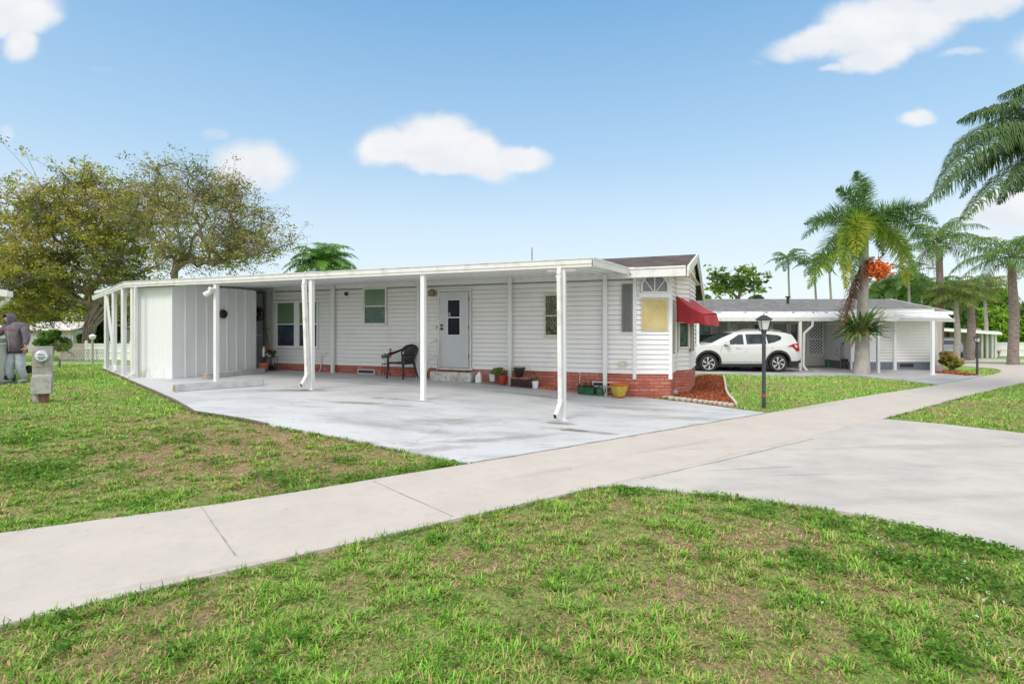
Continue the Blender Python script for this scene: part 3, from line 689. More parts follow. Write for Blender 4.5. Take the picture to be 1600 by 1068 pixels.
gable(-1.33, 2.9, 12.6, 18); gable(-1.03, 3.3, 14.37, 16.3); mb.m = 0; mb.quad((GU-.4, 12.6, 2.8), (GU-.4, 18.2, 2.75), (GU-.4, VRid, ZR-.05), (GU-.4, VRid-.01, ZR-.05))
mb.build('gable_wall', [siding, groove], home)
mb = HM(); mb.box((-17, VW+.03, ZS+.02), (UR, 18.2, 2.75)); mb.m = 0
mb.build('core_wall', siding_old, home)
# brick skirt
mb = HM()
def wallbox(mb, a, b, z0, z1, th=.1, out=.0):
    a, b = Vector((*a, 0)), Vector((*b, 0)); d = (b-a).normalized(); n = Vector((d.y, -d.x, 0))
    mb.hexa([a+n*out+Vector((0,0,z0)), b+n*out+Vector((0,0,z0)), b-n*th+Vector((0,0,z0)), a-n*th+Vector((0,0,z0)), a+n*out+Vector((0,0,z1)), b+n*out+Vector((0,0,z1)), b-n*th+Vector((0,0,z1)), a-n*th+Vector((0,0,z1))])
uA, uB = W(735, 590)[0], W(768, 590)[0]
wallbox(mb, (UL, VW), (uA, VW), -.15, ZS, out=-.012); wallbox(mb, (uB, VW), P1, -.15, ZS, out=-.012)
for a, b in ((P1, P2), (P2, P3), (P3, P4), (P4, P5), (P5, P6), (P6, P7), (P7, P8)): wallbox(mb, a, b, -.25, ZS, out=-.012)
mb.build('brick_skirt', brick, home, uv=True)
mb = HM(); wallbox(mb, (uA, VW), (uB, VW), -.1, ZS, out=-.02); mb.build('block_skirt', brick2, home, uv=True)
# rest of the body behind
mb = HM(); mb.box((-17, 18.2, -.4), (-2.1, 18.24, 2.8)); mb.box((-17.04, VW+.05, -.2), (-17, 18.2, 2.8)); mb.build('rear_wall', siding, home)
# corner boards
def board(mb, px, py, v=VW): pass
mb = HM()
mb.box((UR-.03, VW-.03, .48), (UR+.045, VW+.02, 2.8)); mb.build('corner_board', white, home); mb = HM(); mb.box((P2[0]-.05, P2[1]-.03, .48), (P2[0]+.03, P2[1]+.06, 2.95))
mb.build('corner_board', white, home)
mb = HM(); mb.box((P3[0]-.0, P3[1]-.05, ZS), (P3[0]+.035, P3[1]+.02, 3.2)); mb.build('corner_board', white, home)
mb = HM(); mb.box((P4[0]-.02, P4[1]-.03, ZS), (P4[0]+.03, P4[1]+.03, 3.3)); mb.build('corner_board', white, home)
# header strip under the carport roof
mb = HM(); mb.box((UL, VW-.02, ZE), (UR, VW+.02, 3.02)); mb.build('header_trim', white, home)
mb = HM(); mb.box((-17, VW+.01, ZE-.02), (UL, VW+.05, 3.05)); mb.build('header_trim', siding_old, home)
# roof
EL, ER = 12.1, 18.9
mb = HM()
UO = -.93
for v0, v1 in ((EL, VRid), (ER, VRid)):
    mb.hexa([(-17.3, v0, roofz(v0)-.03), (UO, v0, roofz(v0)-.03), (UO, v1, roofz(v1)-.03), (-17.3, v1, roofz(v1)-.03), (-17.3, v0, roofz(v0)), (UO, v0, roofz(v0)), (UO, v1, roofz(v1)), (-17.3, v1, roofz(v1))])
roof = mb.build('shingle_roof', shingle, home, uv=True)
mb = HM(); mb.tube([(-5.35, 14.6, 3.3), (-5.35, 14.6, 3.95)], .02); mb.build('vent_pipe', steel, roof)
mb = HM()
for v0, v1 in ((EL, VRid), (ER, VRid)):
    mb.hexa([(UO-.0, v0, roofz(v0)-.2), (UO+.03, v0, roofz(v0)-.2), (UO+.03, v1, roofz(v1)-.2), (UO, v1, roofz(v1)-.2), (UO, v0, roofz(v0)+.012), (UO+.03, v0, roofz(v0)+.012), (UO+.03, v1, roofz(v1)+.012), (UO, v1, roofz(v1)+.012)])
    mb.hexa([(UO+.03, v0, roofz(v0)-.09), (UO+.05, v0, roofz(v0)-.09), (UO+.05, v1, roofz(v1)-.09), (UO+.03, v1, roofz(v1)-.09), (UO+.03, v0, roofz(v0)+.02), (UO+.05, v0, roofz(v0)+.02), (UO+.05, v1, roofz(v1)+.02), (UO+.03, v1, roofz(v1)+.02)])
mb.build('rake_trim', white_old, home)
mb = HM(); mb.box((-2.35, EL-.09, roofz(EL)-.20), (UO-.02, EL, roofz(EL)+.012)); mb.box((-2.35, EL-.11, roofz(EL)-.02), (UO-.02, EL-.09, roofz(EL)+.02)); mb.build('gutter', white_old, home, bevel=.006)
mb = HM(); mb.box((-2.35, EL, 2.86), (UO-.02, P1[1]+1.2, 2.875)); mb.box((-1.4, EL+1, 2.95), (UO-.02, 18.4, 2.965)); mb.build('soffit', cream, home)

# windows
def window(px0, py0, px1, py1, v=VW, parts=2, up=blind, low=glass_dark, frame=white, fw=.045, rel=.5, parent=None, mull=0):
    u0, z1 = W(px0, py0, v); u1, z0 = W(px1, py1, v)
    mb = HM(); d0, d1 = v-.045, v-.012
    mb.box((u0, d0, z1-fw), (u1, d1, z1)); mb.box((u0, d0, z0), (u1, d1, z0+fw)); mb.box((u0, d0, z0+fw), (u0+fw, d1, z1-fw)); mb.box((u1-fw, d0, z0+fw), (u1, d1, z1-fw))
    zm = z0+(z1-z0)*rel
    mb.box((u0+fw, d0+.006, zm-fw*.35), (u1-fw, d1, zm+fw*.35))
    if mull: mb.box(((u0+u1)/2-mull, d0+.003, z0+fw), ((u0+u1)/2+mull, d1, z1-fw))
    w = mb.build('window', frame, home)
    mb = HM(); mb.box((u0+fw, v-.028, zm+fw*.35), (u1-fw, v-.02, z1-fw)); mb.build('upper_pane', up, w)
    mb = HM(); mb.box((u0+fw, v-.022, z0+fw), (u1-fw, v-.014, zm-fw*.35)); mb.build('lower_pane', low, w)
    mb = HM(); mb.box((u0-.02, v-.06, z0-.03), (u1+.02, v-.012, z0)); mb.build('sill', frame, w)
    return w
window(433, 471, 498, 543, up=blind, low=glass_blue, mull=.1)
window(569, 450, 605, 507, up=blind, low=blind_teal, frame=white_old, rel=.5)
window(851, 460, 873.5, 525, up=plants_glass, low=plants_glass, frame=cream, fw=.035, rel=.49)
# louvred screen panel beside the corner
u0, z1 = W(972, 444); u1, z0 = W(993, 518); mb = HM(); mb.box((u0, VW-.035, z0), (UR-.035, VW-.02, z1)); w = mb.build('screen_window', screen, home)
mb = HM()
for i in range(22): zz = z0+.03+(z1-z0-.06)*i/21; mb.box((u0+.03, VW-.04, zz-.006), (UR-.06, VW-.035, zz+.006))
mb.box((u0, VW-.042, z0), (u0+.03, VW-.035, z1)); mb.box((UR-.06, VW-.042, z0), (UR-.035, VW-.035, z1)); mb.build('louvre', mat('grey_louvre', (.2, .21, .21), .5), w)
# bay face with the half-round window and the gold panel
A0, A1 = Vector((*P1, 0)), Vector((*P2, 0)); AD = (A1-A0).normalized(); AN = Vector((AD.y, -AD.x, 0)); AL = (A1-A0).length
def AP(s, o, z): p = A0 + AD*s + AN*o; return (p.x, p.y, z)
def abox(mb, s0, s1, z0, z1, o0, o1): mb.hexa([AP(s0,o1,z0), AP(s1,o1,z0), AP(s1,o0,z0), AP(s0,o0,z0), AP(s0,o1,z1), AP(s1,o1,z1), AP(s1,o0,z1), AP(s0,o0,z1)])
def zA(py): return CZ + (515-py)/F*12.34
def sA(px): return (px-990)/(1047-990)*AL
mb = HM(); s0, s1 = sA(1001), sA(1041.5); zb, zt = zA(456.5), zA(431.5); sm = (s0+s1)/2; zm = zA(442.5); c0, c1 = sA(1008.5), sA(1034)
hexp = [(s0, zb), (s1, zb), (s1, zm), (c1, zt), (c0, zt), (s0, zm)]
mb.extr([AP(s, .014, z) for s, z in hexp], H.to_3x3().inverted() @ (H.to_3x3() @ (AN*.008)))
mbp = mb
mb = HM()
for (a, b) in zip(hexp, hexp[1:]+hexp[:1]): mb.bar(AP(a[0], .03, a[1]), AP(b[0], .03, b[1]), .035, .05, up=AN)
mb.bar(AP(sm, .03, zb), AP(sm, .03, zt), .022, .02, up=AN); mb.bar(AP(sm-.02, .03, zb), AP((s0+c0)/2+.01, .03, (zm+zt)/2), .018, .018, up=AN); mb.bar(AP(sm+.02, .03, zb), AP((s1+c1)/2-.01, .03, (zm+zt)/2), .018, .018, up=AN)
abox(mb, s0-.06, s1+.06, zb-.12, zb-.02, .0, .025)
aw = mb.build('arched_window', white, home)
mbp.build('pane', mat('lilac_glass', (.2, .2, .23), .25, col2=(.28, .28, .31), scale=30), aw)
mb = HM(); abox(mb, sA(1000.5), sA(1042), zA(516.5), zA(466), .012, .03); bp = mb.build('window_frame', cream, home)
mb = HM(); abox(mb, sA(1002), sA(1040.5), zA(515), zA(467.5), .03, .038)
gp_ = mb.build('gold_panel', cloth_gold, bp)
mb = HM(); cs, czz = sA(1021), zA(491)
seg = 36
for i in range(seg):
    a, b = 2*math.pi*i/seg, 2*math.pi*(i+1)/seg
    mb.quad(AP(cs+.225*math.cos(a), .040, czz+.27*math.sin(a)), AP(cs+.225*math.cos(b), .040, czz+.27*math.sin(b)), AP(cs+.205*math.cos(b), .040, czz+.25*math.sin(b)), AP(cs+.205*math.cos(a), .040, czz+.25*math.sin(a)))
mb.build('oval_ring', mat('gold_light', (.58, .5, .28), .6, col2=(.5, .42, .2), scale=15), gp_)
# window under the awning, on the angled face P3-P4 with grey side shutters
C0, C1 = Vector((*P3, 0)), Vector((*P4, 0)); CD = (C1-C0).normalized(); CN = Vector((CD.y, -CD.x, 0)); CL = (C1-C0).length
def CP(s, o, z): p = C0 + CD*s + CN*o; return (p.x, p.y, z)
def cbox(mb, s0, s1, z0, z1, o0, o1): mb.hexa([CP(s0,o1,z0), CP(s1,o1,z0), CP(s1,o0,z0), CP(s0,o0,z0), CP(s0,o1,z1), CP(s1,o1,z1), CP(s1,o0,z1), CP(s0,o0,z1)])
mb = HM(); zb, zt = 1.13, 2.3
cbox(mb, .04, .09, zb, zt, .012, .045); cbox(mb, CL-.12, CL-.05, zb, zt, .012, .045); cbox(mb, .09, CL-.12, zb, zb+.05, .012, .045); cbox(mb, .09, CL-.12, zt-.05, zt, .012, .045); cbox(mb, .09, CL-.12, 1.76, 1.8, .012, .045)
w = mb.build('window', white_old, home); mb = HM(); cbox(mb, .09, CL-.12, zb+.05, 1.76, .014, .02); cbox(mb, .09, CL-.12, 1.8, zt-.05, .014, .02); mb.build('pane', glass_mat('bay_glass', (.03, .07, .06), .08, col2=(.08, .13, .12), scale=8), w)
mb = HM(); cbox(mb, -.02, .03, 1.05, 2.35, .012, .05); mb.build('shutter', mat('grey_shutter', (.22, .2, .18), .7, col2=(.33, .31, .28), scale=20), home)
mb = HM(); cbox(mb, CL-.04, CL-.0, 1.05, 2.35, .012, .05); mb.build('shutter', MATS['grey_shutter'], home)
mb = HM(); mb.box((P2[0]+.014, P2[1]+.35, 1.05), (P2[0]+.04, P2[1]+.42, 2.3)); mb.build('shutter', MATS['grey_shutter'], home); mb = HM(); mb.box((P4[0]+.02, P4[1]+.55, 1.05), (P4[0]+.05, P4[1]+.63, 1.9)); mb.build('shutter', MATS['grey_shutter'], home)
# door
u0, z1 = W(686, 453); u1, z0 = W(737, 575)
mb = HM(); mb.box((u0, VW-.05, z0), (u0+.045, VW-.02, z1)); mb.box((u1-.045, VW-.05, z0), (u1, VW-.02, z1)); mb.box((u0+.045, VW-.05, z1-.045), (u1-.045, VW-.02, z1)); mb.box((u0-.03, VW-.09, z0-.05), (u1+.05, VW-.02, z0))
fr = mb.build('door_frame', white_old, home)
dm = mat('door_grey', (.56, .585, .61), .45, col2=(.52, .545, .57), scale=2)
gap = MB(H); gap.box((u0+.045, VW-.022, z0), (u1-.045, VW-.0205, z1-.045)); gap.build('door_gap', dark, fr)
mb = HM(); a0, a1 = u0+.06, u1-.06
wu0, wz1 = W(700.5, 468); wu1, wz0 = W(721, 524)
mb.box((a0, VW-.06, z0+.012), (wu0, VW-.023, z1-.06)); mb.box((wu1, VW-.06, z0+.012), (a1, VW-.023, z1-.06)); mb.box((wu0, VW-.06, z0+.012), (wu1, VW-.023, wz0)); mb.box((wu0, VW-.06, wz1), (wu1, VW-.023, z1-.06))
door = mb.build('door', dm, home)
mb = HM(); wm_ = wz0+(wz1-wz0)*.5; mb.box((wu0, VW-.066, wz0), (wu0+.018, VW-.04, wz1)); mb.box((wu1-.018, VW-.066, wz0), (wu1, VW-.04, wz1)); mb.box((wu0+.018, VW-.066, wz0), (wu1-.018, VW-.04, wz0+.02)); mb.box((wu0+.018, VW-.066, wz1-.02), (wu1-.018, VW-.04, wz1)); mb.box((wu0+.018, VW-.066, wm_-.014), (wu1-.018, VW-.04, wm_+.014))
dwf = mb.build('door_window', white, door)
mb = HM(); mb.box((wu0, VW-.045, wz0), (wu1, VW-.035, wz1)); mb.build('pane', glass_mat('door_glass', (.01, .012, .025), .1, spec=.12), dwf)
mb = HM(); mb.box((wu0+.03, VW-.05, wm_+.03), (wu0+.09, VW-.0455, wm_+.13)); mb.build('window_sticker', mat('sticker', (.3, .32, .3), .6), dwf)  # pale rectangle painting a reflection in the upper pane
for py in (512.5, 508): pass
for py, r_ in ((508, .028), (513.5, .034)):
    uu, zz = W(692.5, py); mb = HM(); mb.tube([(uu, VW-.06, zz), (uu, VW-.12, zz)], [r_, r_*.85], 12); mb.build('door_knob', dark, door, smooth='auto')
mb = HM()
for zz in (z0+.25, z0+1.0, z1-.3): mb = HM(); mb.box((u1-.062, VW-.07, zz), (u1-.045, VW-.05, zz+.09)); mb.build('hinge', rust, door)
mb = HM(); mb.bar((u1-.047, VW-.051, z0+.05), (u1-.047, VW-.051, z1-.1), .008, .003, up=(0, 1, 0)); mb.build('rust_streak', rust, fr)
# porch lantern beside the door
uu, zz = W(678, 458)
mb = HM(); mb.lathe((uu, VW-.10, zz), [(.03, -.09), (.075, -.07), (.085, .03), (.05, .07), (.015, .1)], 10); mb.box((uu-.05, VW-.04, zz-.06), (uu+.05, VW-.02, zz+.06))
for a in range(6):
    aa = a*math.pi/3; mb.tube([(uu+.1*math.cos(aa), VW-.1+.08*math.sin(aa), zz-.07), (uu+.12*math.cos(aa), VW-.1+.1*math.sin(aa), zz+.03), (uu+.05*math.cos(aa), VW-.1+.05*math.sin(aa), zz+.09)], .007, 5)
mb.build('porch_lantern', mat('old_brass', (.35, .24, .12), .5, col2=(.2, .12, .06), scale=20, metal=.4), home)
# small wall things
for (px, py, w, h, m, nm) in ((542, 459, .09, .09, dark, 'dryer_vent'), (682, 511.5, .05, .08, white_old, 'doorbell'), (973.5, 568, .17, .1, cream, 'outlet_box'), (504, 552, .28, .06, white, 'pipe_cover')):
    uu, zz = W(px, py); mb = HM()
    if nm == 'dryer_vent': mb.tube([(uu, VW-.02, zz), (uu, VW-.06, zz)], [.06, .05], 14)
    else: mb.box((uu-w/2, VW-.05, zz-h/2), (uu+w/2, VW-.01, zz+h/2))
    mb.build(nm, m, home, bevel=.004 if nm != 'dryer_vent' else 0)
uu, zz = W(504, 555); ug, zg = W(502, 584); mb = HM(); mb.tube([(uu, VW-.03, zz), (uu, VW-.04, .75), (uu-.02, VW-.05, .5), (uu-.1, VW-.09, .3)], .014, 6); mb.build('water_pipe', white_old, home, smooth=True)
for (a, b) in (((560, 576), (586.5, 584.5)), ((926, 595), (968, 605))):
    u0, z1 = W(*a); u1, z0 = W(*b); mb = HM(); fw = .025
    mb.box((u0, VW-.045, z1-fw), (u1, VW+.0, z1)); mb.box((u0, VW-.045, z0), (u1, VW, z0+fw)); mb.box((u0, VW-.045, z0+fw), (u0+fw, VW, z1-fw)); mb.box((u1-fw, VW-.045, z0+fw), (u1, VW, z1-fw))
    vg = mb.build('vent_grille', white_old, home); mb = HM(); mb.box((u0+fw, VW-.02, z0+fw), (u1-fw, VW-.014, z1-fw))
    for i in range(3): zz = z0+fw+(z1-z0-2*fw)*(i+.5)/3; mb.box((u0+fw, VW-.035, zz-.006), (u1-fw, VW-.02, zz+.006))
    mb.build('grille_slats', mat('grille_dark', (.05, .045, .045), .6), vg)
# utility room behind the shed: grey door and a narrow strip of old siding
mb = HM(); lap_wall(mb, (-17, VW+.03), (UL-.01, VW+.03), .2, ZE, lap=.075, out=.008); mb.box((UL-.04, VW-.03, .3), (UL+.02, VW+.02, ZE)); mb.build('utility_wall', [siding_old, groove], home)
u1, z0 = W(413, 578); z1 = W(413, 458)[1]; u0 = u1-1.0
mb = HM(); mb.box((u0, VW-.03, z0), (u1, VW+.01, z1)); dr2 = mb.build('utility_door', mat('shade_grey', (.4, .42, .43), .6), home)
mb = HM(); mb.box((u1, VW-.06, z0-.05), (u1+.07, VW+.01, z1+.05)); mb.box((u0-.05, VW-.06, z1), (u1, VW+.01, z1+.05)); mb.build('door_frame', mat('dark_trim', (.12, .13, .13), .6), dr2)
mb = HM(); mb.box((u0+.2, VW-.045, z0+1.05), (u1-.08, VW-.03, z0+1.08)); mb.build('door_rail', white, dr2)

# red awning
zt, zl, zo = 2.42, 1.98, .72
aw = empty('window_awning', H @ Vector(((P3[0]+P4[0])/2, (P3[1]+P4[1])/2, zt)), 'dark red fabric awning sloping out over the narrow side window', 'awning', rz=-TH)
q = (P2[0]+.02, P2[1]+.95); C_a = Vector((P2[0]+.03, P2[1]+.9, 0)); C_b = Vector((P5[0]+.03, 15.25, 0)); out = Vector((1, -.05, 0))
def aw_pt(px, py, Zd): p = at(px, py, Zd); return H.inverted() @ p
tA, tB = aw_pt(1056.5, 462, 13.35), aw_pt(1079, 464, 14.6)
fA, fB = aw_pt(1100, 490.5, 12.55), aw_pt(1120, 489.5, 13.95)
lA, lB = aw_pt(1101.5, 507, 12.6), aw_pt(1123.5, 507.5, 14.0)
sA_, = (aw_pt(1057, 503, 13.3),)
mb = HM(); n = 14
def g3(a, b, c, d, s, t): return (a*(1-s)+b*s)*(1-t) + (d*(1-s)+c*s)*t
def grid(mb, a, b, c, d, ns, nt, dev=None):
    base = len(mb.v); vs = []; fs = []
    for j in range(nt+1):
        for i in range(ns+1):
            p = g3(a, b, c, d, i/ns, j/nt); 
            if dev: p = p + dev(i/ns, j/nt)
            vs.append(p)
    for j in range(nt):
        for i in range(ns): k = j*(ns+1)+i; fs.append((k, k+1, k+ns+2, k+ns+1))
    mb.add(vs, fs)
grid(mb, tA, tB, fB, fA, 8, 10, lambda s, t: Vector((0, 0, -.05*math.sin(math.pi*t)*(1-.3*math.sin(math.pi*s)))))
grid(mb, fA, fB, lB, lA, 12, 6, lambda s, t: Vector((.03*math.sin(s*9)*t, 0, .02*math.sin(s*14)*t-.02)))
canvas = mb.build('canvas', redcloth, aw, smooth=True)
def side(a, f, l, wl, nm):
    mb = HM(); grid(mb, a, f, l, wl, 12, 10, lambda s, t: Vector((.03*math.sin(s*11+t*3)*(t)*(1-abs(2*s-1)*.3), -.045*math.sin(s*13+2*t)*min(1, t*2)*min(1, s*3), .02*math.sin(s*10)*t-.05*math.sin(math.pi*s)*(1-t)))); return mb.build(nm, redcloth, aw, smooth=True)
side(tA, fA, lA, sA_, 'side_flap')
side(tB, fB, lB, aw_pt(1079, 505, 14.7), 'side_flap')

# ------------------------------------------------------------------ carport
cp = empty('carport', uv2w(-8, VB, float(gz(*uv2w(-8, VB).xy))), 'long white aluminium carport roof on posts along the front of the home', 'carport', rz=-TH)
URc, ULc = -2.2, -14.05; CRN = (-21.2, 12.3)
zbt, ztp = 2.655, 2.80
zr = 2.98           # where the roof meets the wall
def rz_(v): return 2.785 + (zr-2.785)*(v-VB)/(VW-VB)
mb = HM()
poly = [(URc, VB+.08), (ULc, VB+.08), (CRN[0]+.1, CRN[1]), (CRN[0]+.1, VW), (URc, VW-.03)]
bot = [(u, v, rz_(v)-.075) for u, v in poly]; top = [(u, v, rz_(v)-.005) for u, v in poly]; n = len(poly)
mb.add(bot+top, [tuple(range(n))[::-1], tuple(range(n, 2*n))]+[(i, (i+1) % n, n+(i+1) % n, n+i) for i in range(n)])
pan = mb.build('roof_panel', white, cp)
mb = HM(); u = URc-.3
while u > -20:
    vs = VB+.1 if u > ULc else VB+.1+(ULc-u)*(CRN[1]-VB)/(ULc-CRN[0])
    if vs < VW-.2: mb.hexa([(u-.03, vs, rz_(vs)-.115), (u+.03, vs, rz_(vs)-.115), (u+.03, VW-.03, rz_(VW)-.115), (u-.03, VW-.03, rz_(VW)-.115), (u-.03, vs, rz_(vs)-.0755), (u+.03, vs, rz_(vs)-.0755), (u+.03, VW-.03, rz_(VW)-.0755), (u-.03, VW-.03, rz_(VW)-.0755)])
    u -= .3
mb.build('roof_rib', white, pan)
# the fascia gutter: two mouldings and a darker seam between
mb = HM(); mb.box((ULc, VB-.005, zbt), (URc, VB+.05, zbt+.05)); mb.box((ULc, VB-.02, zbt+.05), (URc, VB+.05, ztp-.012)); mb.box((ULc, VB-.035, ztp-.012), (URc, VB+.05, ztp)); 
for uu in (-4.9, -8.6, -11.6): mb.box((uu-.004, VB-.0215, zbt+.05), (uu+.004, VB-.02, ztp-.012))
mb.build('front_gutter', white_old, cp)
d = Vector((CRN[0]-ULc, CRN[1]-VB, 0)); dn = d.normalized(); nn = Vector((dn.y, -dn.x, 0))
mb = HM(); a = Vector((ULc, VB-.01, 0)); b = Vector((*CRN, 0)); nv = nn*-.05
if nn.dot(Vector((-.4, -1, 0))) < 0: nv = -nv
for z0, z1, k in ((zbt, zbt+.05, .0), (zbt+.05, ztp-.012, .01), (ztp-.012, ztp, .025)):
    o = nn.normalized()*(k if nn.dot(Vector((-.4, -1, 0))) > 0 else -k); 
    mb.hexa([a+o+Vector((0,0,z0)), b+o+Vector((0,0,z0)), b+nv+Vector((0,0,z0)), a+nv+Vector((0,0,z0)), a+o+Vector((0,0,z1)), b+o+Vector((0,0,z1)), b+nv+Vector((0,0,z1)), a+nv+Vector((0,0,z1))])
mb.build('side_gutter', white_old, cp)
mb = HM()       # the end fascia rising to the house
mb.hexa([(URc, VB+.05, zbt+.01), (URc+.04, VB-.02, zbt+.01), (URc+.04, VW-.35, rz_(VW-.35)-.14), (URc, VW-.35, rz_(VW-.35)-.14), (URc, VB+.05, ztp), (URc+.04, VB-.02, ztp), (URc+.04, VW-.35, rz_(VW-.35)+.01), (URc, VW-.35, rz_(VW-.35)+.01)])
mb.hexa([(URc+.04, VB-.02, ztp-.03), (URc+.055, VB-.02, ztp-.03), (URc+.055, VW-.35, rz_(VW-.35)-.02), (URc+.04, VW-.35, rz_(VW-.35)-.02), (URc+.04, VB-.02, ztp+.003), (URc+.055, VB-.02, ztp+.003), (URc+.055, VW-.35, rz_(VW-.35)+.013), (URc+.04, VW-.35, rz_(VW-.35)+.013)])
mb.build('end_fascia', white_old, cp)
mb = HM(); 
for k in range(5): mb.box((URc+.03+random.random()*.06, VW-.5+k*.03, 2.8+.035*k), (URc+.07+random.random()*.04, VW-.38+k*.03, 2.83+.035*k))
mb.build('rusted_corner', rust, cp)
mb = HM(); mb.box((-3.0, VB+.06, 2.6), (URc-.3, VB+.14, 2.64)); mb.build('inner_beam', white, cp)
def post(u, v, z0, z1, s=.075, nm='post'):
    mb = HM(); mb.box((u-s/2, v-s/2, z0), (u+s/2, v+s/2, z1))
    for k in (-1, 1): mb.box((u+k*s*.22-.004, v-s/2-.004, z0+.02), (u+k*s*.22+.004, v-s/2, z1-.02))
    mb.box((u-s*.8, v-s*.8, z0), (u+s*.8, v+s*.8, z0+.008)); return mb.build(nm, white, cp)
def pu(px, v): return W(px, 500, v)[0]
VP = VB+.07
for px in (880, 661.5, 487, 338, 208):
    u = pu(px, VP); w_ = uv2w(u, VP); post(u, VP, float(gz(w_.x, w_.y))+.03, zbt+.01, .085)
# downspouts
def spout(u, bend, side_, z_bot, u2=None):
    w_ = uv2w(u, VB); g = float(gz(w_.x, w_.y))+.035
    mb = HM(); s = .06
    pts = [(u, VB-.0, zbt), (u, VB-.03, zbt-.12), (u+(u2 or 0), VB-.05, g+.3), (u+(u2 or 0)+bend, VB-.12, g+.1 if not side_ else g+.12)]
    for a, b in zip(pts[:-1], pts[1:]): mb.bar(a, b, .085, .065, up=(1, 0, 0))
    mb.bar((pts[-1][0], pts[-1][1]+.01, pts[-1][2]), (pts[-1][0]+bend*.3, pts[-1][1]-.03, pts[-1][2]-.02), .088, .068, up=(1, 0, 0))
    o = mb.build('downspout', white_old, cp)
    e_ = Vector((pts[-1][0]+bend*.31, pts[-1][1]-.031, pts[-1][2]-.021)); dd = Vector((bend*.35, -.07, -.03)).normalized()
    mb = HM(); mb.bar(e_, e_+dd*.004, .07, .05, up=(1, 0, 0)); mb.build('spout_mouth', dark, o)
    mb = HM(); mb.box((pts[2][0]-.05, VB-.088, g+.34), (pts[2][0]+.05, VB-.082, g+.36)); mb.build('strap', white, o); mb = HM(); mb.box((u-.05, VB-.07, zbt-.16), (u+.05, VB-.064, zbt-.14)); mb.build('strap', white, o)
spout(pu(874.5, VB), -.05, 0, 0, u2=.03); spout(pu(477, VB), -.05, 1, 0, u2=.1)
w_ = uv2w(-13.9, VB); g = float(gz(w_.x, w_.y))
mb = HM(); uu = pu(212, VB); mb.bar((uu, VB, zbt), (uu, VB-.01, g+.16), .06, .05, up=(1, 0, 0)); mb.bar((uu, VB-.01, g+.17), (uu-.18, VB-.1, g+.05), .07, .06, up=(0, 0, 1)); mb.build('downspout', white_old, cp)
# posts against the wall
for px in (520, 654, 797, 945.5):
    u = pu(px, VW-.09); w_ = uv2w(u, VW-.09); post(u, VW-.09, float(gz(w_.x, w_.y))+.03, rz_(VW)-.1, .085, 'wall_post')
# posts along the angled side, with a leaning brace
def on_side(px):
    a = (px-800)/F; r = Vector((CU*a - SU, SU*a + CU)); p = Vector((ULc, VB)); q = Vector((CRN[0]-ULc, CRN[1]-VB))
    M = Matrix(((r.x, -q.x), (r.y, -q.y))); t = M.inverted() @ p; return p + q*t.y
for px in (190, 175.5, 163.5):
    p = on_side(px); w_ = uv2w(p.x, p.y); post(p.x+.04, p.y+.03, float(gz(w_.x, w_.y))+.03, zbt+.01, .09)
p, q = on_side(164.5), on_side(177); wq = uv2w(q.x, q.y); mb = HM(); mb.bar((p.x+.06, p.y, zbt), (q.x, q.y+.05, float(gz(wq.x, wq.y))+.05), .06, .06); mb.build('brace', white, cp)
# floodlights on the fourth post
u = pu(338, VP); mb = HM(); zz = 2.47
mb.box((u-.05, VP-.06, zz-.03), (u+.07, VP-.043, zz+.08)); fl = mb.build('flood_light', white, cp)
for sgn, col_ in ((-1, 0),):
    mb = HM(); a = Vector((u-.03, VP-.08, zz+.02)); b = a + Vector((-.14, -.08, -.1)); mb.tube([a+Vector((.04, .02, .03)), a, b*.35+a*.65, b], [.03, .035, .055, .065], 12); mb.build('lamp_head', mat('lamp_white', (.72, .72, .7), .35), fl, smooth='auto')
    mb = HM(); a2 = Vector((u+.03, VP-.07, zz+.05)); mb.tube([a2, a2+Vector((-.02, -.12, .0))], [.035, .055], 12); mb.build('lamp_head', MATS['lamp_white'], fl, smooth='auto')

# ------------------------------------------------------------------ shed
sh = empty('storage_shed', uv2w(-12.64, 9.12, float(gz(*uv2w(-12.64, 9.12).xy))), 'white ribbed metal storage shed under the far end of the carport', 'shed', rz=-TH)
US, VS0, VS1 = -12.64, 9.12, 11.6
def ribbed(mb, a, b, z0, z1, pitch, rib, out):
    a, b = Vector((*a, 0)), Vector((*b, 0)); L = (b-a).length; d = (b-a)/L; n = Vector((d.y, -d.x, 0))
    Z0, Z1 = Vector((0, 0, z0)), Vector((0, 0, z1)); prof = [(0, 0)]; s = pitch
    while s < L-.02:
        prof += [(s-rib/2, 0), (s-rib/4, out), (s+rib/4, out), (s+rib/2, 0)]; s += pitch
    prof.append((L, 0)); pts = [a+d*s+n*o for s, o in prof]; k = len(pts)
    mb.add([p+Z0 for p in pts]+[p+Z1 for p in pts], [(i, i+1, k+i+1, k+i) for i in range(k-1)])
gS = float(gz(*uv2w(US, VS0).xy))+.03
dirty = mat('shed_front', (.76, .77, .79), .4, col2=(.7, .71, .72), scale=2)
def green_base(name, z0):
    m = bpy.data.materials.new(name); m.use_nodes = True; t = NT(m.node_tree); b = t.n['Principled BSDF']; MATS[name] = m
    co = t.node('ShaderNodeTexCoord').outputs['Object']; sp = t.node('ShaderNodeSeparateXYZ'); t.l.new(co, sp.inputs[0])
    h = t.math('SUBTRACT', 1, t.smooth(sp.outputs[2], .0, .42)); f = t.math('MULTIPLY', h, t.smooth(t.noise(t.mapping(co, scale=(1, 1, .4)), 9, 5, .7), .4, .7))
    lf = t.smooth(sp.outputs[0], -1.3, -.15, 1, .25)
    t.l.new(t.mix(t.math('MULTIPLY', f, lf, clamp=True), (.74, .76, .78, 1), (.3, .3, .1, 1)), b.inputs['Base Color']); b.inputs['Roughness'].default_value = .4; return m
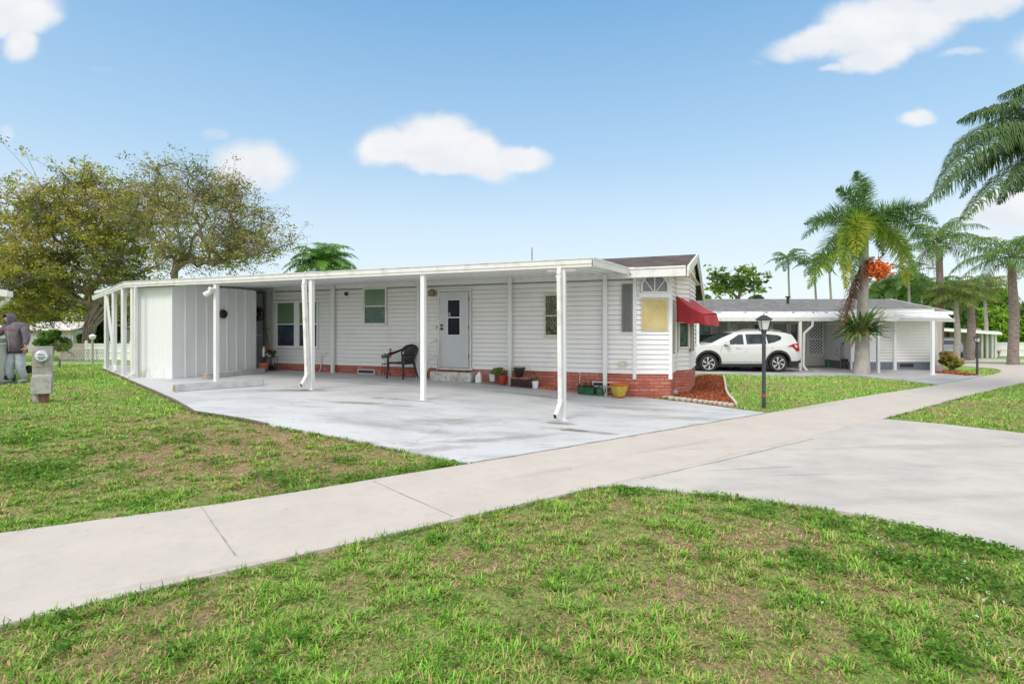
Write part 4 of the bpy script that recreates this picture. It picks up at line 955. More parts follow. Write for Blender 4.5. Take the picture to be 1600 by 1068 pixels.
mould = green_base('mouldy_panel', 0)
mb = HM(); ribbed(mb, (-13.86, VS0), (US-.05, VS0), gS, zbt-.06, .19, .05, .004); mb.build('front_panel', mould, sh)
mb = HM(); mb.box((US-.06, VS0-.02, gS), (US+.012, VS0+.04, zbt)); mb.box((-13.9, VS0-.02, gS), (-13.82, VS0+.04, zbt)); mb.box((-13.82, VS0-.012, zbt-.06), (US-.06, VS0+.03, zbt)); mb.box((US-.012, VS1-.05, gS), (US+.012, VS1+.01, 2.7)); mb.build('corner_trim', white_shed, sh)
mb = HM(); ribbed(mb, (US, VS0+.04), (US, VS1-.05), gS, 2.72, .3, .06, .02); mb.build('side_panel', white_shed, sh)
sp_ = on_side(193); 
mb = HM(); ribbed(mb, (-16.2, 10.42), (-13.86, VS0+.12), gS, zbt-.02, .3, .05, .01); mb.quad((-16.2, 10.42, gS), (-16.2, VS1, gS), (-16.2, VS1, 2.7), (-16.2, 10.42, 2.7)); mb.quad((-16.2, VS1, gS), (US, VS1, gS), (US, VS1, 2.7), (-16.2, VS1, 2.7)); mb.build('rear_panel', white_shed, sh)
# ------------------------------------------------------------------ things on the slab and by the wall
ON = .035
def base_at(px, py, off=ON, vmax=12.2):
    p = G(px, py); u, v = w2uv(p.x, p.y)
    if v > vmax and -14 < u < -2.1: u, _ = W(px, py, vmax); p = uv2w(u, vmax); p.z = float(gz(p.x, p.y))
    p.z += off; return p
def wallpt(px, py, v=VW): u, z = W(px, py, v); return H @ Vector((u, v, z))

def parking_stop(a, b, w, h, label):
    a, b = base_at(*a), base_at(*b); c = (a+b)/2; d = (b-a).normalized(); n = Vector((-d.y, d.x, 0))
    mb = MB(); L = (b-a).length
    ring = lambda p, k: [p - n*w/2*k + Vector((0, 0, 0)), p + n*w/2*k, p + n*w*.28*k + Vector((0, 0, h*k)), p - n*w*.28*k + Vector((0, 0, h*k))]
    A, A2, B2, B = ring(a, .9), ring(a+d*.04, 1), ring(b-d*.04, 1), ring(b, .9); vs = A+A2+B2+B; fs = [(3, 2, 1, 0), (12, 13, 14, 15)]
    for k in range(3):
        for j in range(4): fs.append((k*4+j, k*4+(j+1) % 4, k*4+4+(j+1) % 4, k*4+4+j))
    mb.add(vs, fs)
    e = MB(); e.add([p - d*.004 for p in ring(a, .92)] + [p + d*.05 for p in ring(a, .92)], [(3, 2, 1, 0), (0, 1, 5, 4), (1, 2, 6, 5), (2, 3, 7, 6), (3, 0, 4, 7)])
    r = empty('parking_stop', c, label, 'parking stop', 'concrete parking stops by the shed')
    mb.build('stop_block', mat('stop_paint', (.42, .44, .47), .8, col2=(.33, .34, .35), scale=5, bump=.003, bscale=40, layers=[((.2, .19, .17), 12, .58, .75, (1, 1, 1), .7)]), r, bevel=.008)
    e.build('bare_end', mat('bare_concrete', (.4, .31, .23), .95, col2=(.16, .14, .12), scale=12), r)
parking_stop((272, 614), (410, 604), .2, .14, 'nearer low concrete parking stop with a bare tan end, before the shed post')
parking_stop((320, 594), (411, 584), .2, .13, 'farther low grey concrete parking stop against the shed side')

# plastic armchair
ch = empty('plastic_chair', base_at(629, 591, vmax=11.95), 'black plastic garden armchair with a pierced backrest, standing against the house wall', 'chair', rz=R(-32))
CM = wm(ch)
mb = MB(CM)
n = 8; 
for t in (0, 1):
    pass
prof = [(-.24, .41), (-.2, .435), (0, .42), (.18, .405), (.22, .42)]
for i in range(len(prof)-1):
    (y0, z0), (y1, z1) = prof[i], prof[i+1]; w0, w1 = .24-.03*i/4, .24-.03*(i+1)/4
    mb.hexa([(-w0, y0, z0-.012), (w0, y0, z0-.012), (w1, y1, z1-.012), (-w1, y1, z1-.012), (-w0, y0, z0), (w0, y0, z0), (w1, y1, z1), (-w1, y1, z1)])
mb.box((-.235, -.25, .385), (.235, -.238, .43)); mb.box((-.248, -.24, .375), (-.236, .2, .42)); mb.box((.236, -.24, .375), (.248, .2, .42))
mb.build('seat', blackp, ch)
mb = MB(CM)
def bk(s, t): # s -1..1 across, t 0..1 up
    return Vector((.25*s*(1+.08*t), .22 - .05*s*s + .12*t, .43 + .41*t - .05*s*s*t))
out = [bk(-.8, 0), bk(-.85, .3), bk(-1, .6), bk(-.98, .85), bk(-.6, 1), bk(0, 1.03), bk(.6, 1), bk(.98, .85), bk(1, .6), bk(.85, .3), bk(.8, 0)]
mb.tube(out, [.022, .02, .022, .026, .03, .032, .03, .026, .022, .02, .022], 8)
mb.tube([bk(-.8, .05), bk(0, .03), bk(.8, .05)], .022, 6)
for k in range(-6, 13): 
    for sg in (1, -1):
        pts = []
        for j in range(9):
            t = .05 + .9*j/8; s = sg*(-1 + (k/6) + t*.9)
            if abs(s) < .88: pts.append(bk(s, t))
        if len(pts) > 1: mb.tube(pts, .011, 4, cap=False)
mb.build('backrest', blackp, ch)
for sx in (-1, 1):
    mb = MB(CM); mb.tube([(sx*.2, .33, .76), (sx*.27, .28, .74), (sx*.30, .12, .68), (sx*.295, -.1, .64), (sx*.28, -.22, .62), (sx*.27, -.25, .58)], [.02, .026, .03, .032, .03, .02], 8); mb.build('armrest', blackp, ch, smooth=True)
    mb = MB(CM); mb.tube([(sx*.27, -.245, .6), (sx*.265, -.25, .42), (sx*.28, -.28, 0)], [.022, .03, .02], 6); mb.build('leg', blackp, ch)
    mb = MB(CM); mb.tube([(sx*.19, .2, .43), (sx*.22, .26, .2), (sx*.25, .31, 0)], [.032, .026, .02], 6); mb.build('leg', blackp, ch)

# flower stand beside the chair
b = base_at(603, 590); fs_ = empty('plant_stand', b, 'thin black wire plant stand left of the black chair', 'plant stand')
mb = MB(Matrix.Translation(b))
for a in range(4): aa = a*math.pi/2+.5; mb.tube([(.1*math.cos(aa), .1*math.sin(aa), .34), (.08*math.cos(aa), .08*math.sin(aa), .2), (.12*math.cos(aa), .12*math.sin(aa), 0)], .008, 5)
mb.tube([(.1*math.cos(a*.524), .1*math.sin(a*.524), .34) for a in range(13)], .008, 5); mb.lathe((0, 0, .33), [(.1, 0), (.1, .008)], 12); mb.build('wire_frame', dark, fs_)
def foliage(mb_name, c, r, n, size, parent, cols, flat=1., m=leafm, asp=.5):
    c = np.array(c); d = rng.randn(n, 3); d /= np.linalg.norm(d, axis=1, keepdims=True); rad = rng.rand(n, 1)**.4
    C = c + d*rad*np.array((r, r, r*flat)); V, Fc = leaf_quads(C, d+rng.randn(n, 3)*.6, rng.uniform(.6, 1.3, n)*size, asp)
    cols = np.array(cols); T = cols[rng.randint(0, len(cols), n)]*rng.uniform(.7, 1.25, (n, 1)); return tinted(mb_name, V, Fc, np.repeat(T, 4, 0), m, parent)
GR = [(.05, .14, .03), (.1, .22, .05), (.16, .28, .07)]
b2 = b + Vector((.02, 0, .345)); pt = empty('potted_plant', b2, 'small white pot of green leaves and orange blooms on the wire stand', 'potted plant')
mb = MB(Matrix.Translation(b2)); mb.lathe((0, 0, 0), [(.06, 0), (.085, .14), (.092, .15), (.08, .155), (.07, .12), (0, .12)], 14); mb.build('pot', mat('white_pot', (.6, .62, .6), .5, col2=(.5, .52, .5), scale=9), pt, smooth='auto')
foliage('leaves', b2+Vector((-.03, 0, .19)), .13, 160, .05, pt, GR, .6); foliage('blooms', b2+Vector((.1, 0, .25)), .07, 50, .045, pt, [(.5, .1, .03), (.55, .2, .05)], .8)
b3 = b + Vector((.12, -.02, .57)); gn = empty('garden_ornament', b3, 'small red and white striped ornament standing among the blooms beside the chair arm', 'ornament')
mb = MB(Matrix.Translation(b3)); mb.lathe((0, 0, -.06), [(.035, 0), (.03, .1)], 10); mb.build('lower_body', mat('ornament_orange', (.5, .12, .04), .5), gn)
mb = MB(Matrix.Translation(b3)); mb.lathe((0, 0, .04), [(.028, 0), (.03, .06)], 10); mb.lathe((0, 0, .13), [(.034, 0), (.03, .04), (0, .05)], 10); mb.build('red_band', mat('ornament_red', (.35, .02, .03), .5), gn)
mb = MB(Matrix.Translation(b3)); mb.lathe((0, 0, .1), [(.03, 0), (.032, .03)], 10); mb.tube([(-.1, 0, -.25), (0, 0, -.05)], .01, 5); mb.build('white_band', MATS['white_pot'], gn)

# white stone step and the hand rail at the door
mb = HM(); u0 = W(671, 590, 12.1)[0]; u1 = W(734.5, 590, 12.1)[0]; g = float(gz(*uv2w((u0+u1)/2, 12.1).xy))+.02
stonem = mat('white_stone', (.62, .62, .57), .9, col2=(.36, .37, .33), scale=7, bump=.02, bscale=14)
mb.box((u0, 12.12, g), (u1, 12.18, g+.24)); mb.box((u0, 12.18, g), (u0+.06, VW-.03, g+.24)); mb.box((u1-.06, 12.18, g), (u1, VW-.03, g+.24))
st = empty('trough_planter', H @ Vector(((u0+u1)/2, 12.25, g)), 'long rough white stone trough on the ground under the grey house door', 'planter', rz=-TH)
mb.build('trough', stonem, st, bevel=.012)
mb = HM(); mb.box((u0+.06, 12.18, g+.01), (u1-.06, VW-.03, g+.2)); mb.build('soil', mat('soil_brown', (.12, .05, .035), .95, col2=(.24, .1, .07), scale=12), st)
mb = HM(); ua, za = W(683, 531, 12.3); ub, zb_ = W(671, 538.5, 12.0); gd = float(gz(*uv2w(ua, 12.3).xy))+.03
mb.tube([(ub, 11.9, gd+.25), (ub, 11.9, zb_-.03), (ub+.02, 11.92, zb_), (ua-.02, 12.3, za), (ua, 12.32, za-.03), (ua, 12.32, gd+.26)], .017, 7)
for zz in (gd+.62, gd+.42): mb.tube([(ub, 11.9, zz-.12), (ua, 12.32, zz)], .01, 5)
tag(mb.build('hand_rail', white_old, smooth=True), 'thin white metal hand rail sloping down beside the grey house door', 'handrail')

def lathe_thing(name, p, prof, m, label, cat, n=20, parts=(), rot=0, group=None, part='pot'):
    r = empty(name, p, label, cat, group)
    mb = MB(Matrix.Translation(p) @ Matrix.Rotation(rot, 4, 'Z')); mb.lathe((0, 0, 0), prof, n); mb.build(part, m, r, smooth='auto'); return r
p = base_at(748, 594.5); r = empty('plastic_jug', p, 'plain white plastic jug standing on the slab right of the stone trough', 'jug')
mb = MB(Matrix.Translation(p) @ Matrix.Rotation(-.3, 4, 'Z')); mb.box((-.07, -.06, 0), (.07, .06, .16)); mb.hexa([(-.07, -.06, .16), (.07, -.06, .16), (.07, .06, .16), (-.07, .06, .16), (-.02, -.03, .25), (.05, -.03, .25), (.05, .03, .25), (-.02, .03, .25)]); mb.build('jug_body', white, r, bevel=.012)
mb = MB(Matrix.Translation(p)); mb.lathe((.015, 0, .25), [(.022, 0), (.022, .03)], 10); mb.build('cap', white_old, r)
p = base_at(770, 592.5) + Vector((0, .0, .16)); r = empty('ceramic_pot', p - Vector((0, 0, .16)), 'small square white pot raised behind the red pot of yellow green leaves', 'pot')
mb = MB(Matrix.Translation(p) @ Matrix.Rotation(-.35, 4, 'Z')); mb.hexa([(-.055, -.055, -.09), (.055, -.055, -.09), (.055, .055, -.09), (-.055, .055, -.09), (-.075, -.075, .09), (.075, -.075, .09), (.075, .075, .09), (-.075, .075, .09)]); mb.build('pot', MATS['white_pot'], r, bevel=.008)
foliage('sprigs', p+Vector((0, 0, .12)), .06, 60, .04, r, GR)
p = base_at(785, 600); r = lathe_thing('potted_plant', p, [(.075, 0), (.105, .2), (.12, .2), (.12, .24), (.105, .24), (.1, .2), (0, .2)], mat('red_plastic', (.36, .04, .025), .5, col2=(.28, .03, .02), scale=5), 'red pot with yellow green trailing leaves beside a white wall post', 'potted plant')
foliage('leaves', p+Vector((-.1, 0, .33)), .17, 260, .07, r, [(.08, .22, .03), (.25, .34, .05), (.3, .25, .06)], .6)
p = base_at(816, 601); rz0 = -TH
r = empty('plant_bench', p, 'low dark wooden crate holding the black pot against the red brick', 'crate', rz=rz0)
mb = MB(Matrix.Translation(p) @ Matrix.Rotation(rz0, 4, 'Z'))
for k in range(3): mb.box((-.25, -.13, .01+k*.065), (.25, -.115, .06+k*.065)); mb.box((-.25, .115, .01+k*.065), (.25, .13, .06+k*.065))
mb.box((-.25, -.115, 0), (-.235, .115, .2)); mb.box((.235, -.115, 0), (.25, .115, .2)); mb.build('crate_side', mat('dark_wood', (.07, .03, .03), .8, col2=(.03, .015, .015), scale=9), r)
mb = MB(Matrix.Translation(p) @ Matrix.Rotation(rz0, 4, 'Z')); mb.box((-.26, -.14, .2), (-.02, .14, .235)); mb.box((0, -.14, .2), (.25, .14, .235)); mb.build('crate_top', mat('brick_top', (.36, .16, .12), .8, col2=(.2, .08, .06), scale=8), r)
p2 = p + Vector((-.07, .02, .237)); r = lathe_thing('flower_pot', p2, [(.08, 0), (.13, .19), (.15, .19), (.15, .23), (.135, .23), (.12, .2), (0, .2)], blackp, 'black plastic flower pot with tan soil on top of the dark crate', 'flower pot')
mb = MB(Matrix.Translation(p2)); mb.lathe((0, 0, .205), [(.122, 0), (.09, .025), (0, .035)], 16); mb.build('soil', mat('tan_soil', (.45, .28, .14), .95, col2=(.3, .17, .1), scale=30), r)
p = base_at(836, 606.5); r = lathe_thing('potted_plant', p, [(.07, 0), (.085, .15), (.088, .17), (.08, .17), (.075, .14), (0, .14)], white, 'small white cylinder pot holding bare twiggy stems by the brick skirt', 'potted plant')
mb = MB(Matrix.Translation(p))
for k in range(9): a = random.uniform(0, 6.28); mb.tube([(0, 0, .14), (.05*math.cos(a), .05*math.sin(a), .25), (.1*math.cos(a), .1*math.sin(a), random.uniform(.28, .38))], .005, 4)
mb.build('stems', barkm, r); foliage('leaves', p+Vector((0, 0, .3)), .1, 36, .035, r, [(.2, .12, .05), (.12, .16, .05)])
a_, b_ = base_at(845, 604), base_at(868, 608); mb = MB(); mb.bar(a_+Vector((0, .05, .03)), b_+Vector((0, .05, .03)), .1, .07); tag(mb.build('loose_brick', terracotta, bevel=.008), 'orange red clay block on the slab at the foot of the brick skirt', 'brick')
# green trough and watering can
a_, b_ = base_at(903, 613), base_at(929, 616.5); c = (a_+b_)/2; r = empty('green_trough', c, 'dark green oblong planter full of spiky dark leaves', 'planter')
green = mat('green_plastic', (.012, .07, .035), .45, col2=(.02, .11, .05), scale=8); d = (b_-a_); ang = math.atan2(d.y, d.x); M_ = Matrix.Translation(c) @ Matrix.Rotation(ang, 4, 'Z'); L = d.length/2
mb = MB(M_); mb.hexa([(-L*.9, -.07, 0), (L*.9, -.07, 0), (L*.9, .07, 0), (-L*.9, .07, 0), (-L, -.09, .16), (L, -.09, .16), (L, .09, .16), (-L, .09, .16)]); mb.box((-L-.01, -.1, .15), (L+.01, .1, .165)); mb.build('trough', green, r, bevel=.01)
mb = MB(M_)
for k in range(60):
    x_, y_ = random.uniform(-L, L)*.9, random.uniform(-.07, .07); a = random.uniform(0, 6.28); h_ = random.uniform(.08, .2); q = Vector((x_, y_, .15)); e_ = q+Vector((.05*math.cos(a), .05*math.sin(a), h_)); mb.add([q+Vector((-.008, 0, 0)), q+Vector((.008, 0, 0)), e_], [(0, 1, 2)]); mb.add([q+Vector((0, -.008, 0)), q+Vector((0, .008, 0)), e_], [(0, 1, 2)])
mb.build('spiky_leaves', mat('dark_leaf', (.015, .04, .02), .5, col2=(.03, .08, .03), scale=20), r)
c = base_at(937, 617); r = empty('watering_can', c, 'dark green plastic watering can between the spiky trough and the yellow pot', 'watering can')
M_ = Matrix.Translation(c+Vector((0, .05, 0))) @ Matrix.Rotation(-.4, 4, 'Z'); mb = MB(M_); mb.lathe((0, 0, 0), [(.1, 0), (.1, .12), (.08, .16), (.03, .18)], 16, .75); mb.build('can_body', green, r, smooth='auto')
mb = MB(M_); mb.tube([(-.09, 0, .04), (-.16, 0, .1), (-.2, 0, .2)], [.02, .014, .012], 8); mb.lathe((-.205, 0, .2), [(.012, 0), (.03, .03)], 8); mb.build('spout', green, r)
mb = MB(M_); mb.tube([(.09, 0, .04), (.15, 0, .1), (.13, 0, .2), (.02, 0, .23), (-.03, 0, .18)], .011, 7); mb.build('handle', green, r, smooth=True)
p = wallpt(906, 583, VW-.03); mb = MB()
for k in range(5): mb.lathe((p.x+.01*math.sin(k*2), p.y, p.z-.07*k), [(.001, -.03), (.022, -.01), (.022, .01), (.001, .03)], 8)
mb.tube([p+Vector((0, 0, .03)), p+Vector((0, 0, -.35))], .004, 4); tag(mb.build('hanging_ornament', cream), 'thin string of pale beads hanging on the brick above the spiky planter', 'ornament')
# yellow and orange pot
p = base_at(967.5, 622); p.z += .0
yel = bpy.data.materials.new('yellow_glaze'); yel.use_nodes = True; t = NT(yel.node_tree); co = t.node('ShaderNodeTexCoord').outputs['Object']; sp = t.node('ShaderNodeSeparateXYZ'); t.l.new(co, sp.inputs[0])
c_ = t.mix(t.smooth(t.noise(co, 14, 4), .45, .65), (.55, .42, .06, 1), (.4, .3, .05, 1)); c_ = t.mix(t.smooth(t.math('ADD', sp.outputs[2], t.math('MULTIPLY', t.noise(co, 20, 3), .05)), .04, .1, 1, 0), c_, (.5, .1, .02, 1)); t.l.new(c_, t.n['Principled BSDF'].inputs['Base Color']); t.n['Principled BSDF'].inputs['Roughness'].default_value = .4
r = empty('flower_pot', p, 'large yellow flower pot with an orange rim standing empty near the house corner', 'flower pot')
mb = MB(Matrix.Translation(p)); mb.lathe((0, 0, 0), [(.11, 0), (.13, .05), (.19, .22), (.205, .27), (.18, .27), (.12, .06), (0, .05)], 28); mb.build('pot', yel, r, smooth='auto')
mb = MB(Matrix.Translation(p)); mb.lathe((0, 0, 0), [(.2, .262), (.225, .29), (.228, .315), (.21, .318), (.18, .28)], 28); mb.build('rim', mat('orange_rim', (.6, .12, .02), .4), r, smooth='auto')

# things in the recess left of the wide window
p = base_at(418, 582) + Vector((0, .1, 0)); r = empty('plant_rack', p, 'small dark two tier rack in the recess by the grey utility door', 'rack')
mb = MB(Matrix.Translation(p))
for x_ in (-.2, .2):
    for y_ in (-.1, .1): mb.tube([(x_, y_, 0), (x_, y_, .42)], .01, 5)
for zz in (.2, .4):
    for k in range(7): mb.box((-.2, -.1+k*.031, zz), (.2, -.09+k*.031, zz+.012))
mb.build('rack_frame', dark, r)
q = p + Vector((-.08, -.02, 0)); r = lathe_thing('flower_pot', q, [(.09, 0), (.13, .2), (.145, .2), (.145, .25), (.13, .25), (.1, .03), (0, .03)], terracotta, 'orange clay pot on the ground in front of the small rack', 'flower pot')
q.y -= .16; r.location.y -= .16
q = p + Vector((-.02, 0, .413)); r = lathe_thing('potted_plant', q, [(.05, 0), (.07, .12), (0, .12)], MATS['white_pot'], 'white pot of dark leaves with orange red flowers on top of the small rack', 'potted plant')
foliage('leaves', q+Vector((.06, 0, .1)), .17, 200, .06, r, [(.02, .06, .02), (.05, .13, .04)], .8); foliage('flowers', q+Vector((.0, -.03, .24)), .1, 60, .045, r, [(.6, .12, .04), (.55, .2, .08)], .5)
q = p + Vector((-.15, 0, .413)); r = lathe_thing('plastic_jug', q, [(.04, 0), (.045, .2), (.02, .27), (.02, .3)], white_old, 'slim white bottle at the left end of the small rack', 'bottle', part='bottle_body')
a = base_at(425, 580); mb = MB(); tp = wallpt(415, 513, VW-.15); mb.tube([a, tp], .012, 6); mb.tube([tp+Vector((-.12, 0, 0)), tp+Vector((.12, 0, 0))], .012, 6); r = empty('garden_tool', a, 'dark long handled garden tool leaning in the recess beside the utility door', 'garden tool'); mb.build('handle', dark, r)
mb = MB(); mb.box((a.x-.1, a.y-.02, a.z), (a.x+.1, a.y+.02, a.z+.14)); mb.build('tool_head', dark, r)
# wreaths
def wreath(c, R_, r_, nrm, cols, label, n=500, sz=.05):
    r = empty('wreath', c, label, 'wreath'); nrm = Vector(nrm).normalized(); x = nrm.cross(Vector((0, 0, 1))).normalized(); y = x.cross(nrm)
    mb = MB(); mb.tube([c+nrm*r_+(x*math.cos(a*.3142)+y*math.sin(a*.3142))*R_ for a in range(21)], r_*.7, 7); mb.build('hoop', barkm, r)
    a = rng.uniform(0, 6.28, n); b_ = rng.uniform(0, 6.28, n); X, Y, N = map(np.array, (x, y, nrm)); rad = np.cos(a)[:, None]*X+np.sin(a)[:, None]*Y
    C = np.array(c)+N*r_+rad*(R_+r_*np.cos(b_)[:, None]*rng.rand(n, 1)**.3)+N*r_*np.sin(b_)[:, None]
    V, Fc = leaf_quads(C, rng.randn(n, 3), rng.uniform(.6, 1.3, n)*sz, .45); T = np.array(cols)[rng.randint(0, len(cols), n)]
    tinted('sprigs', V, Fc, np.repeat(T, 4, 0), leafm, r)
ax = (346-800)/F; tt = US/(CU*ax - SU); c = Vector((ax*tt, tt, CZ+(515-490.5)/F*tt))
wreath(c + (H.to_3x3() @ Vector((.03, 0, 0))), .075, .04, H.to_3x3() @ Vector((1, 0, 0)), [(.12, .07, .03), (.1, .13, .04), (.06, .05, .02), (.3, .22, .12)], 'small brown and green twig wreath on the shed side behind the post')
c = wallpt(405.5, 491, VW-.05); wreath(c, .15, .07, H.to_3x3() @ Vector((0, -1, 0)), [(.05, .055, .06), (.09, .095, .1), (.03, .035, .035)], 'dark grey wreath hanging on the shaded utility door', 700, .055)

# stones edging the mulch
stm = mat('edge_stone', (.5, .46, .4), .9, col2=(.34, .3, .25), scale=9, bump=.008, bscale=25, layers=[((.62, .6, .55), 5, .5, .7, (1, 1, 1), .6)])
def stone(p, sx, sy, sz, rz, label, group, name='edging_stone'):
    bm = bmesh.new(); bmesh.ops.create_icosphere(bm, subdivisions=3, radius=1)
    for v in bm.verts:
        c = v.co; k = 1+.12*math.sin(c.x*5+p.x*9)*math.cos(c.y*4+p.y*7)+.05*math.sin(c.z*9+p.x*30); 
        c = Vector((math.copysign(abs(c.x)**.75, c.x), math.copysign(abs(c.y)**.75, c.y), math.copysign(abs(c.z)**.8, c.z)))*k
        v.co = Vector((c.x*sx, c.y*sy, c.z*sz))
    me = bpy.data.meshes.new(name); bm.to_mesh(me); bm.free(); me.materials.append(stm); o = ob(name, me, None, True); o.location = p + Vector((0, 0, sz*.45)); o.rotation_euler = (0, 0, rz)
    return tag(o, label, 'stone', group)
stone(base_at(1010, 619), .13, .1, .12, .2, 'largest mossy grey rock against the brick at the house corner', 'stones edging the mulch bed')
stone(base_at(1022, 622), .09, .06, .06, -.1, 'smooth pale cream stone in front of the mossy rock', 'stones edging the mulch bed')
stone(base_at(1037, 623), .14, .06, .05, -.1, 'long flat tan stone right of the smooth cream stone', 'stones edging the mulch bed')
stone(base_at(1066, 611.5), .06, .06, .09, .5, 'upright pale stone by the narrow window corner of the brick skirt', 'stones edging the mulch bed')
stone(base_at(1054, 617.5), .1, .06, .07, .5, 'grey tan stone tucked behind the flat stones at the brick corner', 'stones edging the mulch bed')
xs_ = [1049, 1059, 1068.5, 1077, 1086, 1095, 1103.5, 1111, 1118, 1126, 1134, 1142]
for i, px in enumerate(xs_):
    t = (px-1045)/100; py = 625.2 + t*12.3
    stone(base_at(px, py), .075 if i < 3 else .058, .045, .05, -.2, 'rounded tan stone in the scalloped row along the front of the red mulch', 'scalloped stones along the mulch')
mb = MB(); pts = [G(1131, 590), G(1133, 600), G(1134.5, 612), G(1138, 620), G(1150, 634)]
for a, b in zip(pts[:-1], pts[1:]):
    for i in range(4): p, q = a.lerp(b, i/4), a.lerp(b, (i+1)/4); mb.bar(gp(p.x, p.y, .04), gp(q.x, q.y, .04), .05, .09)
tag(mb.build('bed_edging', cream), 'thin cream curb strip between the red mulch and the lawn', 'garden edging')

# ------------------------------------------------------------------ lamp posts
def lamp(px, py, top_py, label, tape, glass_col=(.6, .62, .62), band=.14):
    b = G(px, py); Hh = (515-top_py)/F*b.y + CZ - b.z; r = empty('street_lamp', b, label, 'lamp post', 'garden lamp posts'); M_ = Matrix.Translation(b); s = Hh/1.95
    mb = MB(M_); z1 = Hh-.36*s; mb.tube([(0, 0, -.1), (0, 0, z1)], .037, 14); mb.lathe((0, 0, z1-.06), [(.037, 0), (.05, .02), (.05, .06), (.035, .08)], 12); mb.build('post', mat('black_post', (.035, .038, .05), .5, col2=(.06, .063, .08), scale=12), r, smooth='auto')
    if tape: mb = MB(M_); mb.tube([(0, 0, .24), (0, 0, .30)], .0385, 14, cap=False); mb.build('red_tape', mat('tape_red', (.4, .05, .03), .6), r)
    zb = z1+.02; w0, w1, h = .06*s, .1*s, .2*s
    mb = MB(M_)
    for sx in (-1, 1):
        for sy in (-1, 1): mb.bar((sx*w0, sy*w0, zb), (sx*w1, sy*w1, zb+h), .012, .012)
    mb.box((-w0-.01, -w0-.01, zb-.02), (w0+.01, w0+.01, zb+.005)); mb.box((-w1-.01, -w1-.01, zb+h), (w1+.01, w1+.01, zb+h+.012)); 
    ca = mb.build('lantern_frame', dark, r)
    mb = MB(M_); k = .9; mb.hexa([(-w0*k, -w0*k, zb+.006), (w0*k, -w0*k, zb+.006), (w0*k, w0*k, zb+.006), (-w0*k, w0*k, zb+.006), (-w1*k, -w1*k, zb+h-.004), (w1*k, -w1*k, zb+h-.004), (w1*k, w1*k, zb+h-.004), (-w1*k, w1*k, zb+h-.004)]); mb.build('glass', mat('lantern_glass', glass_col, .25), ca)
    mb = MB(M_); zr_ = zb+h+.012; o = .135*s; mb.add([(-o, -o, zr_), (o, -o, zr_), (o, o, zr_), (-o, o, zr_), (-.035*s, -.035*s, zr_+.09*s), (.035*s, -.035*s, zr_+.09*s), (.035*s, .035*s, zr_+.09*s), (-.035*s, .035*s, zr_+.09*s)], [(3, 2, 1, 0), (4, 5, 6, 7), (0, 1, 5, 4), (1, 2, 6, 5), (2, 3, 7, 6), (3, 0, 4, 7)])
    mb.tube([(0, 0, zr_+.08*s), (0, 0, zr_+.13*s)], [.015, .006], 8); mb.build('cap', dark, r); return r
lamp(1193.5, 638, 489.5, 'black garden lamp post with a red tape band near its foot, before the white car', True)
lamp(1527, 586, 523.5, 'slim black garden lamp post on the small lawn island with red mulch at its foot', False)
# old globe light far left
b = Vector(((144.5-800)/F*20, 20, float(gz((144.5-800)/F*20, 20)))); r = empty('street_lamp', b, 'thin wooden garden light post with a small white head in front of the white fence', 'lamp post')
top = CZ + (515-530)/F*20; mb = MB(); mb.tube([b-Vector((0, 0, .2)), Vector((b.x, b.y, top))], .035, 8); mb.build('post', mat('tan_post', (.4, .34, .28), .8), r)
mb = MB(); mb.lathe((b.x, b.y, top), [(.06, 0), (.1, .05), (.1, .11), (.13, .12), (.05, .18), (0, .2)], 12); mb.build('lamp_head', white, r, smooth='auto')

# ------------------------------------------------------------------ electricity meter pedestal
b = G(66, 629); k = b.y/F; r = empty('meter_pedestal', b, 'weathered grey metal electricity meter pedestal with a round glass meter on the left lawn', 'meter box', rz=.6)
M_ = Matrix.Translation(b) @ Matrix.Rotation(.6, 4, 'Z')
def zz_(py): return (629-py)*k
def xx_(px): return (px-66)*k*.8
mb = MB(M_); 
prof = [(0, zz_(615)), (0, zz_(590)), (.05, zz_(585)), (.05, zz_(541)), (.2, zz_(541)), (.2, zz_(615))]
mb.extr([(xx_(51), y-.06, z) for y, z in prof[:2]] + [(xx_(51), y-.06, z) for y, z in prof[2:]], (xx_(81)-xx_(51), 0, 0)); mb.build('cabinet', steel, r, bevel=.006)
mb = MB(M_); mb.hexa([(xx_(50), -.1, zz_(614)), (xx_(80.5), -.1, zz_(614)), (xx_(80.5), -.06, zz_(614)), (xx_(50), -.06, zz_(614)), (xx_(50), -.075, zz_(588)), (xx_(80.5), -.075, zz_(586)), (xx_(80.5), -.06, zz_(586)), (xx_(50), -.06, zz_(588))]); mb.build('cover', steel, r, bevel=.004); mb = MB(M_); mb.box((xx_(52), -.03, zz_(572)), (xx_(82), -.011, zz_(571))); mb.build('seam_strip', steel, r)
mb = MB(M_); cx_, cz_ = xx_(66), zz_(556); mb.tube([(cx_, -.012, cz_), (cx_, -.03, cz_), (cx_, -.09, cz_), (cx_, -.1, cz_)], [.105, .1, .092, .08], 28); mt = mb.build('meter', mat('meter_rim', (.55, .56, .56), .25, metal=.5), r, smooth='auto')
mb = MB(M_); mb.tube([(cx_, -.1, cz_), (cx_, -.103, cz_)], [.078, .078], 28); mb.build('meter_face', mat('meter_white', (.7, .72, .74), .3), mt)
mb = MB(M_); mb.box((cx_-.052, -.105, cz_-.03), (cx_+.058, -.1035, cz_-.008)); mb.box((cx_-.035, -.105, cz_-.06), (cx_+.035, -.1035, cz_-.04)); mb.build('blue_label', mat('meter_blue', (.03, .16, .4), .4), mt)
mb = MB(M_)
for i in range(7): w_ = .009; x0 = cx_-.04+i*.0125; mb.box((x0, -.105, cz_+.018), (x0+w_, -.1035, cz_+.018+random.choice((.014, .02)))); 
